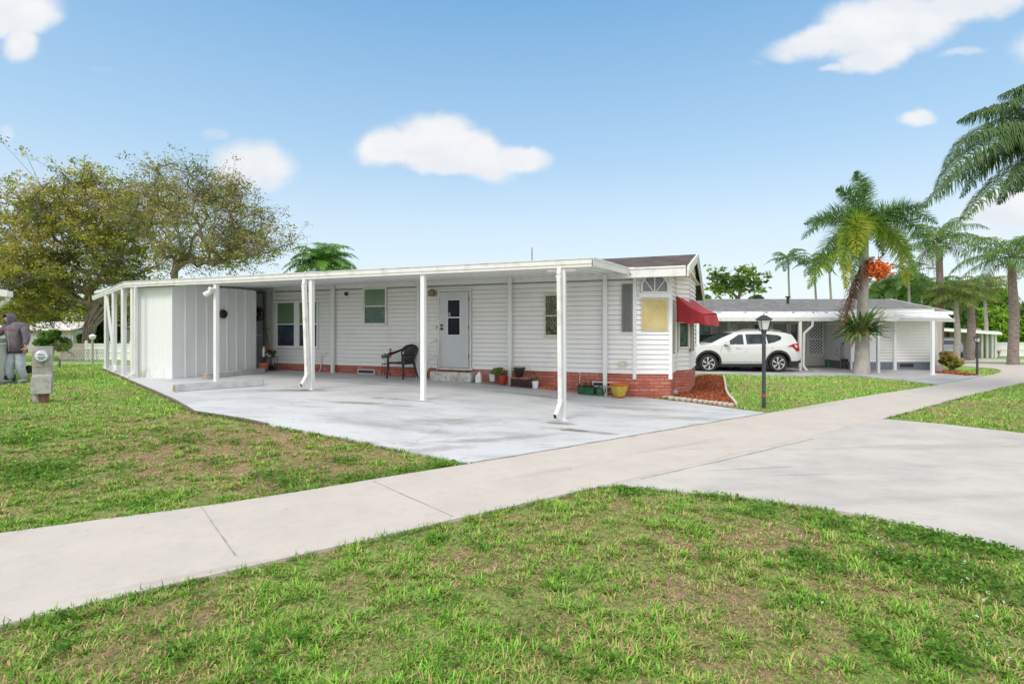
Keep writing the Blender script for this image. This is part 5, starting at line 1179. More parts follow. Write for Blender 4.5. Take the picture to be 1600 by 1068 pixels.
for i in range(9): x0 = cx_-.046+i*.011; mb.box((x0, -.1065, cz_-.024), (x0+.007, -.1055, cz_-.016))
mb.build('meter_print', dark, mt)
mb = MB(M_); mb.tube([(cx_, -.02, cz_-.11), (cx_, -.02, cz_-.16)], [.05, .01], 6); mb.tube([(cx_, -.045, zz_(568)), (cx_, -.045, zz_(574))], .009, 6); mb.build('lock_tab', steel, r)
mb = MB(M_); mb.tube([(xx_(56), .06, -.1), (xx_(56), .06, zz_(615))], .045, 12); mb.build('conduit', steel, r, smooth='auto')
mb = MB(M_); mb.box((xx_(60), .03, -.1), (xx_(75), .12, zz_(615))); mb.build('wood_block', mat('red_wood', (.2, .1, .07), .9, col2=(.3, .2, .15), scale=14, stretch=(1, 1, .3)), r)

# ------------------------------------------------------------------ trash cart
b = G(-23, 600); r = empty('trash_cart', b, 'pale grey wheeled trash cart with a dull green lid beside the person', 'trash cart')
M_ = Matrix.Translation(b); pale = mat('cart_grey', (.55, .57, .56), .6, col2=(.48, .5, .49), scale=5)
mb = MB(M_); mb.hexa([(-.24, -.27, .02), (.24, -.27, .02), (.24, .27, .02), (-.24, .27, .02), (-.31, -.35, .92), (.31, -.35, .92), (.31, .35, .92), (-.31, .35, .92)]); mb.box((-.33, -.37, .86), (.33, .37, .93)); mb.box((-.3, -.33, .72), (.3, -.31, .76)); mb.build('cart_body', pale, r, bevel=.02)
mb = MB(M_); mb.hexa([(-.34, -.38, .94), (.34, -.38, .94), (.34, .38, .94), (-.34, .38, .94), (-.3, -.34, 1.0), (.3, -.34, 1.0), (.3, .34, 1.02), (-.3, .34, 1.02)]); mb.tube([(-.2, .42, .95), (.2, .42, .95)], .02, 8); mb.build('lid', mat('lid_green', (.12, .2, .18), .5, col2=(.2, .28, .26), scale=4), r, bevel=.015)
for sx in (-1, 1):
    mb = MB(M_); mb.tube([(sx*.27, .28, .12), (sx*.32, .28, .12)], .12, 20); mb.build('wheel', dark, r)
# small wheeled trolley behind the person
b = G(46, 583); r = empty('hand_trolley', b, 'small grey folding trolley with a black wheel behind the legs of the person', 'trolley')
M_ = Matrix.Translation(b); mb = MB(M_); mb.box((-.18, -.1, .1), (.04, .1, .2)); mb.tube([(-.18, 0, .15), (-.4, .05, .4), (-.45, .05, .75)], .015, 6); mb.build('trolley_frame', steel, r)
mb = MB(M_); mb.tube([(.06, -.1, .12), (.06, -.05, .12)], .11, 18); mb.build('wheel', dark, r)

# ------------------------------------------------------------------ person
def skin(joints, edges, rads, root, sub=2):
    names = list(joints); me = bpy.data.meshes.new('tmp'); me.from_pydata([joints[n] for n in names], [(names.index(a), names.index(b)) for a, b in edges], [])
    o = bpy.data.objects.new('tmp', me); COL.objects.link(o); m = o.modifiers.new('s', 'SKIN'); sv = me.skin_vertices[0].data
    for i, n in enumerate(names):
        q = rads[n]; sv[i].radius = q if isinstance(q, tuple) else (q, q); sv[i].use_root = (n == root)
    m.use_smooth_shade = True; s = o.modifiers.new('u', 'SUBSURF'); s.levels = sub; s.render_levels = sub
    bpy.context.view_layer.update(); dg = bpy.context.evaluated_depsgraph_get(); em = o.evaluated_get(dg).to_mesh()
    vs = [v.co.copy() for v in em.vertices]; fs = [tuple(p.vertices) for p in em.polygons]
    bpy.data.objects.remove(o); bpy.data.meshes.remove(me); return vs, fs
b = G(28, 598); pr = empty('person', b, 'person in a dark purple grey hooded sweatshirt and pale jeans standing beside the trash cart', 'person')
M_ = Matrix.Translation(b); ZP = b.y; kk = ZP/F
def J(px, py, y=0): return ((px-28)*kk, y, (598-py)*kk)
skinm = mat('skin', (.42, .25, .18), .6); hood = mat('hoodie', (.115, .10, .12), .9, col2=(.18, .155, .185), scale=8, bump=.004, bscale=30); jean = mat('jeans', (.34, .38, .45), .85, col2=(.45, .5, .56), scale=7, bump=.003, bscale=30)
jt = dict(pel=J(27, 549), sp=J(26.5, 530), ch=J(24.5, 513, -.01), nk=J(21, 504.5, -.05), hd=J(18, 499, -.09), hd2=J(17, 495, -.09),
          ls=J(36.5, 510), le=J(44, 527, -.03), lw=J(45.5, 541.5, -.1), rs=J(12.5, 511), re=J(3.5, 522, -.12), rw=J(-7, 530, -.24),
          lh=J(32, 552), lk=J(34.5, 573, -.05), la=J(36.5, 592, .03), lt=J(39, 595.5, -.14), rh=J(22, 552), rk=J(19.5, 573, -.08), ra=J(17.5, 593, -.03), rt=J(15, 596, -.18))
ed_ = [('pel', 'sp'), ('sp', 'ch'), ('ch', 'nk'), ('nk', 'hd'), ('hd', 'hd2'), ('ch', 'ls'), ('ls', 'le'), ('le', 'lw'), ('ch', 'rs'), ('rs', 're'), ('re', 'rw'), ('pel', 'lh'), ('lh', 'lk'), ('lk', 'la'), ('la', 'lt'), ('pel', 'rh'), ('rh', 'rk'), ('rk', 'ra'), ('ra', 'rt')]
rd = dict(pel=(.09, .07), sp=(.1, .08), ch=(.14, .1), nk=.055, hd=(.07, .085), hd2=(.075, .09), ls=.065, le=.045, lw=.028, rs=.065, re=.045, rw=.028, lh=.085, lk=.058, la=.038, lt=.03, rh=.085, rk=.058, ra=.038, rt=.03)
vs, fs = skin(jt, ed_, rd, 'pel'); mb = MB(M_); mb.add(vs, fs)
def hand(mb, w, d, th, curl, s=1):
    w = Vector(w); d = Vector(d).normalized(); th = Vector(th); x = (th - d*th.dot(d)).normalized(); nrm = d.cross(x)
    js = {'w': w, 'p': w+d*.045, 'q': w+d*.085}; es = [('w', 'p'), ('p', 'q')]; rr = {'w': (.026, .02), 'p': (.036, .016), 'q': (.036, .014)}
    vs, fs = skin(js, es, rr, 'w'); mb.add(vs, fs)
    for i, (o, l) in enumerate(((.028, .07), (.01, .08), (-.009, .075), (-.027, .058))):
        a = w+d*.08+x*o; p1 = a+d*l*.45+nrm*curl*.01; p2 = p1+(d*.8+nrm*curl*.6).normalized()*l*.33; p3 = p2+(d*.4+nrm*curl).normalized()*l*.25
        vs, fs = skin({'a': a, 'b': p1, 'c': p2, 'd': p3}, [('a', 'b'), ('b', 'c'), ('c', 'd')], {'a': .009, 'b': .0085, 'c': .008, 'd': .006}, 'a'); mb.add(vs, fs)
    a = w+d*.03+x*.028; vs, fs = skin({'a': a, 'b': a+x*.03+d*.025, 'c': a+x*.038+d*.055+nrm*curl*.01}, [('a', 'b'), ('b', 'c')], {'a': .012, 'b': .01, 'c': .007}, 'a'); mb.add(vs, fs)
hand(mb, jt['lw'], (.05, -.1, -1), (-.3, -1, 0), .8); hand(mb, jt['rw'], (-1, -.3, -.2), (0, -1, .3), .5)
# face: nose, brow, ears
hc = Vector(jt['hd']); fd = Vector((-.45, -.85, -.12)).normalized(); sx = fd.cross(Vector((0, 0, 1))).normalized()
vs, fs = skin({'a': hc+fd*.07+Vector((0, 0, .02)), 'b': hc+fd*.105-Vector((0, 0, .012))}, [('a', 'b')], {'a': .01, 'b': .014}, 'a'); mb.add(vs, fs)
body = mb.build('body', skinm, pr, smooth=True)
mb = MB(M_)
for sg in (-1, 1): c = hc+fd*.082+sx*.03*sg+Vector((0, 0, .018)); mb.lathe(tuple(c), [(.0, -.008), (.012, 0), (0, .008)], 8)
c = hc+fd*.084-Vector((0, 0, .045)); mb.bar(c-sx*.022, c+sx*.022, .012, .008); mb.build('eyes_and_mouth', mat('dark_feature', (.06, .03, .03), .5), pr)
# clothes
hj = {k: jt[k] for k in ('pel', 'sp', 'ch', 'nk', 'ls', 'le', 'lw', 'rs', 're', 'rw')}; hj['pel'] = J(27, 551); hj['lw'] = J(45.3, 539.5, -.09); hj['rw'] = J(-5.5, 529, -.22)
hr = dict(pel=(.185, .15), sp=(.185, .15), ch=(.19, .15), nk=.085, ls=.1, le=.075, lw=.05, rs=.1, re=.075, rw=.05)
vs, fs = skin(hj, [e for e in ed_ if e[0] in hj and e[1] in hj], hr, 'pel'); mb = MB(M_); mb.add(vs, fs); hd_ = mb.build('hoodie', hood, pr, smooth=True)
mb = MB(M_); hvs = []; hfs = []; nu, nv = 20, 14     # hood: a shell open towards the face
up = Vector((0, 0, 1)); ux = sx; uy = ux.cross(fd)*-1 if ux.cross(fd).z < 0 else ux.cross(fd)
hcc = hc + Vector((0, 0, .015)) - fd*.02
for j in range(nv+1):
    th_ = math.pi*(.0+j/nv*.68)           # from the back pole towards the opening
    for i in range(nu):
        a = 2*math.pi*i/nu; q = -fd*math.cos(th_)*.135 + (ux*math.cos(a)*.125 + uy*math.sin(a)*(.145 if math.sin(a) > 0 else .19))*math.sin(th_)*(1+.05*math.sin(3*a)); hvs.append(hcc+q)
for j in range(nv):
    for i in range(nu): hfs.append((j*nu+i, j*nu+(i+1) % nu, (j+1)*nu+(i+1) % nu, (j+1)*nu+i))
mb.add(hvs, hfs); ho = mb.build('hood', hood, hd_, smooth=True); so = ho.modifiers.new('t', 'SOLIDIFY'); so.thickness = .014
cuff = mat('cuff', (.05, .04, .055), .95); mb = MB(M_); mb.lathe((jt['pel'][0], 0, J(0, 551.5)[2]), [(.175, 0), (.195, .02), (.195, .07), (.18, .12)], 20, .84); mb.build('waistband', cuff, hd_, smooth=True)
mb = MB(M_); mb.tube([(J(22.5, 0)[0], -.155, J(0, 508)[2]), (J(23.5, 0)[0], -.175, J(0, 520)[2]), (J(24.5, 0)[0], -.165, J(0, 548)[2])], .006, 5); mb.build('zip', steel, hd_)
mb = MB(M_)      # the arched red lettering, too blurred to read, as strokes of uneven letters
for i in range(11):
    s = (i-5)/5; x_ = J(21.5, 0)[0]+s*.165; z_ = J(0, 516.5)[2]+.025*(1-s*s); y_ = -.165+.045*s*s-.012; hgt = random.uniform(.022, .032)
    mb.bar((x_, y_-.008, z_), (x_+.002, y_-.008, z_+hgt), .009, .004); mb.bar((x_, y_-.008, z_+(hgt if i % 2 else .004)), (x_+.018, y_-.008, z_+(hgt if i % 3 else .004)), .004, .008)
    if i % 3 != 1: mb.bar((x_+.018, y_-.008, z_), (x_+.018, y_-.008, z_+hgt), .008, .004)
mb.build('chest_lettering', mat('letter_red', (.45, .08, .09), .8), hd_)
lj = {'wa': J(26.8, 541)}; lj.update({k: jt[k] for k in ('pel', 'lh', 'lk', 'la', 'rh', 'rk', 'ra')}); lr = dict(wa=(.14, .11), pel=(.155, .125), lh=.112, lk=.09, la=.075, rh=.115, rk=.09, ra=.075)
vs, fs = skin(lj, [('pel', 'wa'), ('pel', 'lh'), ('lh', 'lk'), ('lk', 'la'), ('pel', 'rh'), ('rh', 'rk'), ('rk', 'ra')], lr, 'pel'); mb = MB(M_); mb.add(vs, fs); mb.build('jeans', jean, pr, smooth=True)
shm = mat('shoe', (.3, .28, .3), .7)
for a, t_ in (('la', 'lt'), ('ra', 'rt')):
    A = Vector(jt[a]); T_ = Vector(jt[t_]); z = .05
    vs, fs = skin({'h': Vector((A.x, A.y+.05, z)), 'm': Vector((A.x*.5+T_.x*.5, A.y*.5+T_.y*.5, z)), 't': Vector((T_.x, T_.y-.03, z-.01))}, [('h', 'm'), ('m', 't')], {'h': (.045, .05), 'm': (.05, .045), 't': (.045, .035)}, 'h'); mb = MB(M_); mb.add(vs, fs); mb.build('shoe', shm, pr, smooth=True)
drape('green_mat', [G(-20, 603), G(40, 598.5), G(49, 594), G(-5, 594)], .02, mat('mat_green', (.02, .1, .05), .9, col2=(.03, .14, .07), scale=9), step=.4, kind=None)  # thin sheet; the shade on the grass is put into its dark green
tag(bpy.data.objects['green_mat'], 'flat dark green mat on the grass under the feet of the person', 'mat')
# ------------------------------------------------------------------ the neighbour's home (faces the camera squarely)
def bx(px, Z): return (px-800)/F*Z
def bz(py, Z): return CZ + (515-py)/F*Z
n2 = empty('mobile_home', (bx(1300, 26), 26, float(gz(bx(1300, 26), 26))), 'low beige and white home with a long grey shingle roof behind the parked white car', 'house')
ZW, ZS2 = 25.2, 23.2
beige = mat('beige_wall', (.74, .70, .62), .7, col2=(.66, .62, .55), scale=2)
mb = MB(); mb.box((bx(1060, ZW), ZW, -.5), (bx(1330, ZW), ZW+7, 2.45)); mb.build('front_wall', beige, n2)
mb = MB(); mb.m = 0
a, b = (bx(1331, ZS2), ZS2), (bx(1460, ZS2), ZS2); g2 = bz(565, ZS2)
lap_wall(mb, a, b, g2, 2.5, lap=.13, out=.024); 
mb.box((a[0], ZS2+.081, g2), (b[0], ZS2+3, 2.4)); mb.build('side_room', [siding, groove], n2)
mb = MB(); mb.box((a[0], ZS2+.0, -.6), (b[0]-.0, ZS2+3, g2)); skb = mb.build('block_base', mat('blue_grey_base', (.16, .19, .23), .8, col2=(.2, .23, .27), scale=4), n2)
mb = MB(); mb.box((bx(1406, ZS2), ZS2-.02, bz(573, ZS2)), (bx(1427, ZS2), ZS2-.001, bz(568, ZS2))); mb.build('vent', dark, skb)
mb = MB(); mb.box((bx(1460, ZS2), ZS2-.03, -.6), (bx(1464, ZS2), ZS2+.1, 2.3)); mb.build('corner_board', white, n2); mb = MB(); mb.box((bx(1330, ZS2)-.03, ZS2-.03, -.3), (bx(1330, ZS2)+.04, ZS2+.05, 2.4)); mb.build('corner_board', white, n2)
mb = MB(); mb.box((bx(1464, 24), 24, -.7), (bx(1472, 24), 31, 2.35)); mb.build('end_wall', mat('pink_white', (.66, .58, .56), .6), n2)
def n2win(px0, py0, px1, py1, m, Z=ZW, frame=white, rel=.5, fw=.05, name='window'):
    x0, x1, z0, z1 = bx(px0, Z), bx(px1, Z), bz(py1, Z), bz(py0, Z); mb = MB()
    mb.box((x0, Z-.05, z0), (x0+fw, Z-.002, z1)); mb.box((x1-fw, Z-.05, z0), (x1, Z-.002, z1)); mb.box((x0+fw, Z-.05, z0), (x1-fw, Z-.002, z0+fw)); mb.box((x0+fw, Z-.05, z1-fw), (x1-fw, Z-.002, z1))
    if rel: zm = z0+(z1-z0)*rel; mb.box((x0+fw, Z-.045, zm-.03), (x1-fw, Z-.002, zm+.03))
    w = mb.build(name, frame, n2); mb = MB(); mb.box((x0+fw, Z-.02, z0+fw), (x1-fw, Z-.004, z1-fw)); mb.build('pane', m, w); return w, (x0, x1, z0, z1)
n2win(1088, 503, 1112, 534, glass_mat('curtain_glass', (.1, .2, .22), .2, col2=(.3, .36, .36), scale=9), rel=.3)
n2win(1118, 503, 1143, 545, mat('pale_blind', (.5, .5, .46), .6)); n2win(1149, 503, 1172, 545, MATS['pale_blind']); n2win(1176, 505, 1203, 545, mat('dim_glass', (.08, .09, .08), .2))
n2win(1205, 504, 1230, 548, mat('grey_glass', (.22, .25, .27), .3)); w, _ = n2win(1233, 504, 1247, 570, glass_dark, rel=0, name='door')
w, (x0, x1, z0, z1) = n2win(1260.5, 501, 1286.5, 555, mat('teal_dark', (.015, .05, .055), .2), rel=.48, fw=.07)
mb = MB(); nn_ = 9; Hh = (z1-z0)
import itertools
for part_ in ((z0+.07, z0+Hh*.48-.03), (z0+Hh*.48+.03, z1-.07)):
    za, zb = part_; xa, xb = x0+.07, x1-.07; step = .15
    for k in range(-20, 30):
        for sg in (1, -1):
            # clip a diagonal line to the opening
            c = xa + k*step
            pts = []
            for zz, xx in ((za, c), (zb, c + sg*(zb-za))): pts.append((xx, zz))
            (X0, Z0_), (X1, Z1_) = pts
            def clip(x, X0=X0, Z0_=Z0_, sg=sg): return Z0_ + (x-X0)*sg
            q = []
            for xx, zz in ((X0, Z0_), (X1, Z1_)):
                if xx < xa: zz = clip(xa); xx = xa
                if xx > xb: zz = clip(xb); xx = xb
                q.append((xx, zz))
            if za-.001 <= q[0][1] <= zb+.001 and za-.001 <= q[1][1] <= zb+.001 and abs(q[0][0]-q[1][0]) > .01: mb.bar((q[0][0], ZW-.03 - (.004 if sg > 0 else 0), q[0][1]), (q[1][0], ZW-.03 - (.004 if sg > 0 else 0), q[1][1]), .04, .006, up=(0, 1, 0))
mb.build('lattice_grille', white, w)
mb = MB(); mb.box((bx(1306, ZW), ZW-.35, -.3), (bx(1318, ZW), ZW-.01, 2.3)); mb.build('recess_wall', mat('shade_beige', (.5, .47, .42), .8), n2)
mb = MB(); mb.box((bx(1262, ZW), ZW-.5, -.3), (bx(1305, ZW), ZW-.02, bz(571, ZW))); mb.build('stone_step', mat('rubble', (.33, .33, .32), .9, col2=(.14, .14, .14), scale=9, lo=.45, hi=.55), n2)
# roof
Ye, Yr, Yb = 24.6, 28.6, 33; ze, zr2 = bz(486.5, Ye), bz(467, Yr); XL, XR = bx(1030, Ye), bx(1486, Ye)
mb = MB(); mb.hexa([(XL, Ye, ze-.06), (XR, Ye, ze-.06), (XR, Yr, zr2-.06), (XL, Yr, zr2-.06), (XL, Ye, ze), (XR, Ye, ze), (XR, Yr, zr2), (XL, Yr, zr2)]); mb.hexa([(XL, Yb, ze-.06), (XR, Yb, ze-.06), (XR, Yr, zr2-.06), (XL, Yr, zr2-.06), (XL, Yb, ze), (XR, Yb, ze), (XR, Yr, zr2), (XL, Yr, zr2)])
rf = mb.build('shingle_roof', shingle2, n2, uv=True)
mb = MB(); mb.tube([(bx(1231, 27), 27, 2.8), (bx(1231, 27), 27, 3.2)], .06, 10); mb.tube([(bx(1231, 27), 27, 3.2), (bx(1231, 27), 27, 3.26)], .12, 10); mb.build('roof_vent', dark, rf)
mb = MB(); mb.box((XL, Ye-.06, ze-.14), (XR+.06, Ye, ze+.005)); mb.hexa([(XR, Ye, ze-.16), (XR+.05, Ye, ze-.16), (XR+.05, Yr, zr2-.16), (XR, Yr, zr2-.16), (XR, Ye, ze+.015), (XR+.05, Ye, ze+.015), (XR+.05, Yr, zr2+.015), (XR, Yr, zr2+.015)]); mb.build('fascia', white, n2)
mb = MB(); mb.add([(XR-.06, Ye, ze-.1), (XR-.06, Yb, ze-.1), (XR-.06, Yr, zr2-.08)], [(0, 1, 2)]); mb.add([(XR-.09, Ye, ze-.1), (XR-.09, Yb, ze-.1), (XR-.09, Yr, zr2-.08)], [(0, 1, 2)]); mb.box((XR-1, 30.9, -.7), (XR-.06, 31, 2.4)); mb.build('gable_end', siding, n2)
# its carport
c2 = empty('carport', (bx(1250, 22.5), 22.5, float(gz(bx(1250, 22.5), 22.5))), 'white ribbed aluminium carport roof over the white car at the neighbouring home', 'carport')
Yf = 22.5; xa, xb = bx(1062, Yf), bx(1405, Yf); xc, Yc = bx(1492, 20.3), 20.3
zt_, zb_ = bz(495.5, Yf), bz(501.5, Yf); ztc, zbc = bz(497, Yc), bz(502.8, Yc)
mb = MB(); mb.box((xa, Yf, zb_), (xb, Yf+.08, zt_)); mb.hexa([(xb, Yf, zb_), (xc, Yc, zbc), (xc, Yc+.08, zbc), (xb, Yf+.08, zb_), (xb, Yf, zt_), (xc, Yc, ztc), (xc, Yc+.08, ztc), (xb, Yf+.08, zt_)]); mb.build('front_gutter', white_old, c2)
zk = bz(487.5, Ye-.1); mb = MB(); xend = bx(1400, Ye)
mb.add([(xa, Yf+.08, zt_-.03), (xb, Yf+.08, zt_-.03), (xc, Yc+.08, ztc-.03), (XR-.3, Ye-.1, zk-.06), (xa, Ye-.1, zk-.02), (xa, Yf+.08, zt_-.06), (xb, Yf+.08, zt_-.06), (xc, Yc+.08, ztc-.06), (XR-.3, Ye-.1, zk-.1), (xa, Ye-.1, zk-.06)],
       [(0, 1, 4), (1, 3, 4), (1, 2, 3), (5, 9, 6), (6, 9, 8), (6, 8, 7), (0, 5, 6, 1), (1, 6, 7, 2), (2, 7, 8, 3), (3, 8, 9, 4), (4, 9, 5, 0)]); pn = mb.build('roof_panel', white, c2)
mb = MB(); x = xa+.1
while x < xc-.05:
    t = max(0, (x-xb)/(xc-xb)); y0 = Yf+.1-(Yf-Yc)*t; z0 = zt_*(1-t)+ztc*t; mb.hexa([(x-.03, y0, z0-.03), (x+.03, y0, z0-.03), (x+.03, Ye-.12, zk-.05), (x-.03, Ye-.12, zk-.05), (x-.015, y0, z0+.015), (x+.015, y0, z0+.015), (x+.015, Ye-.12, zk+.005), (x-.015, Ye-.12, zk+.005)]); x += .3
mb.build('roof_rib', white, pn)
mb = MB(); x = xa+.4
while x < xend: mb.box((x, Ye-.085, zk-.06), (x+random.uniform(.12, .3), Ye-.063, zk+.004)); x += random.choice((.5, .9, 1.3, 2.2))
mb.build('rib_closure', mat('closure_dark', (.1, .1, .1), .8), pn)
for (px, Z, pyb) in ((1250, 22.55, 581), (1372, 21.6, 583), (1398, 23.0, 578.5), (1457, 20.35, 590), (1139, 24.5, 560), (1090, 22.6, 575)):
    x = bx(px, Z); s = .05; mb = MB(); zt2 = 2.0 if Z > 21 else 1.92; g = float(gz(x, Z)); mb.box((x-s, Z-s, g), (x+s, Z+s, bz(501, Z) if Z < 24 else 2.2)); mb.box((x-.09, Z-.09, g), (x+.09, Z+.09, g+.045)); mb.build('post', white, c2)
for px, Z in ((1253, 22.45),):
    x = bx(px, Z); g = float(gz(x, Z)); mb = MB(); mb.bar((x+.45, Z, zb_), (x+.42, Z, zb_-.22), .07, .06); mb.bar((x+.42, Z, zb_-.2), (x+.08, Z-.02, zb_-.5), .07, .06); mb.bar((x+.08, Z-.02, zb_-.48), (x+.03, Z-.04, g+.2), .07, .06); mb.bar((x+.03, Z-.04, g+.22), (x+.1, Z-.2, g+.05), .08, .07); mb.build('downspout', white_old, c2)
mb = MB(); x = bx(1147, 24.4); mb.bar((x, 24.4, zb_), (x-.03, 24.4, zb_-.25), .07, .06); mb.bar((x-.03, 24.4, zb_-.22), (x-.25, 24.4, zb_-.45), .07, .06); mb.build('downspout', white_old, c2)
# things standing there
def small_cyl(name, px, pyb, h, r_, m, label, cat, Z=None):
    b = G(px, pyb); b.z += .03; o = empty(name, b, label, cat); mb = MB(); mb.lathe(tuple(b), [(r_, 0), (r_, h*.88), (r_*.9, h*.95), (r_*.4, h), (0, h)], 16); mb.build('tank', m, o, smooth='auto'); return b, o
b, o = small_cyl('water_tank', 1318.5, 576.5, 1.06, .13, mat('tank_grey', (.42, .43, .42), .5, col2=(.35, .36, .35), scale=4), 'tall slim grey cylinder standing against the beige wall left of the palm trunk', 'tank')
mb = MB(); mb.lathe((b.x, b.y, b.z+1.06), [(.09, 0), (.11, .03), (.05, .07), (0, .08)], 12); mb.build('cap', dark, o)
mb = MB()
for sx in (-1, 1):
    for zz in (.62, .8): mb.tube([(b.x+sx*.3, b.y-.02, b.z+zz), (b.x+sx*.3, b.y+.03, b.z+zz)], .03, 8)
mb.build('valve', mat('valve_brown', (.2, .12, .1), .6), o)
for (px, py, w, h, m_, lab) in ((1294.5, 572, .16, .26, mat('bucket_green', (.08, .35, .2), .5), 'small green bucket left of the yellow one on the step of the beige home'), (1303, 571, .16, .24, mat('bucket_yellow', (.6, .48, .03), .5), 'small yellow bucket on the step of the beige home')):
    Z = ZW-.3; x = bx(px, Z); z = bz(571, ZW)+.005; o = empty('bucket', (x, Z, z), lab, 'bucket', 'buckets on the step'); mb = MB(); mb.lathe((x, Z, z), [(.075, 0), (.1, h), (.09, h), (.07, .03), (0, .03)], 14); mb.build('pail', m_, o, smooth='auto')
    mb = MB(); mb.tube([(x-.095, Z, z+h-.02), (x-.06, Z-.03, z+h+.05), (x+.06, Z-.03, z+h+.05), (x+.095, Z, z+h-.02)], .006, 5); mb.build('handle', dark, o)
b = G(1338.5, 577); o = empty('hose_reel', b, 'dark round hose reel half hidden by the foxtail palm trunk', 'hose reel'); mb = MB(Matrix.Translation(b + Vector((-.1, .2, .35)))); mb.tube([(0, -.1, 0), (0, .1, 0)], .2, 16); mb.build('hose_coil', mat('hose_brown', (.12, .08, .07), .6, col2=(.2, .14, .12), scale=20), o)
mb = MB(Matrix.Translation(b + Vector((-.1, .2, .35)))); mb.tube([(0, -.13, 0), (0, -.1, 0)], .24, 16); mb.bar((-.15, 0, -.35), (-.15, 0, 0), .03, .03); mb.bar((.15, 0, -.35), (.15, 0, 0), .03, .03); mb.build('reel_frame', dark, o)
b = G(1327, 577.5); o = empty('storage_box', b, 'low dark box between the grey cylinder and the palm trunk', 'box'); mb = MB(Matrix.Translation(b)); mb.box((-.2, 0, .03), (.14, .25, .42)); mb.build('box_body', mat('speckled', (.06, .055, .055), .7, col2=(.4, .38, .36), scale=14, lo=.55, hi=.6), o); mb = MB(Matrix.Translation(b)); mb.box((-.22, -.02, .42), (.16, .27, .46)); mb.build('box_lid', dark, o)

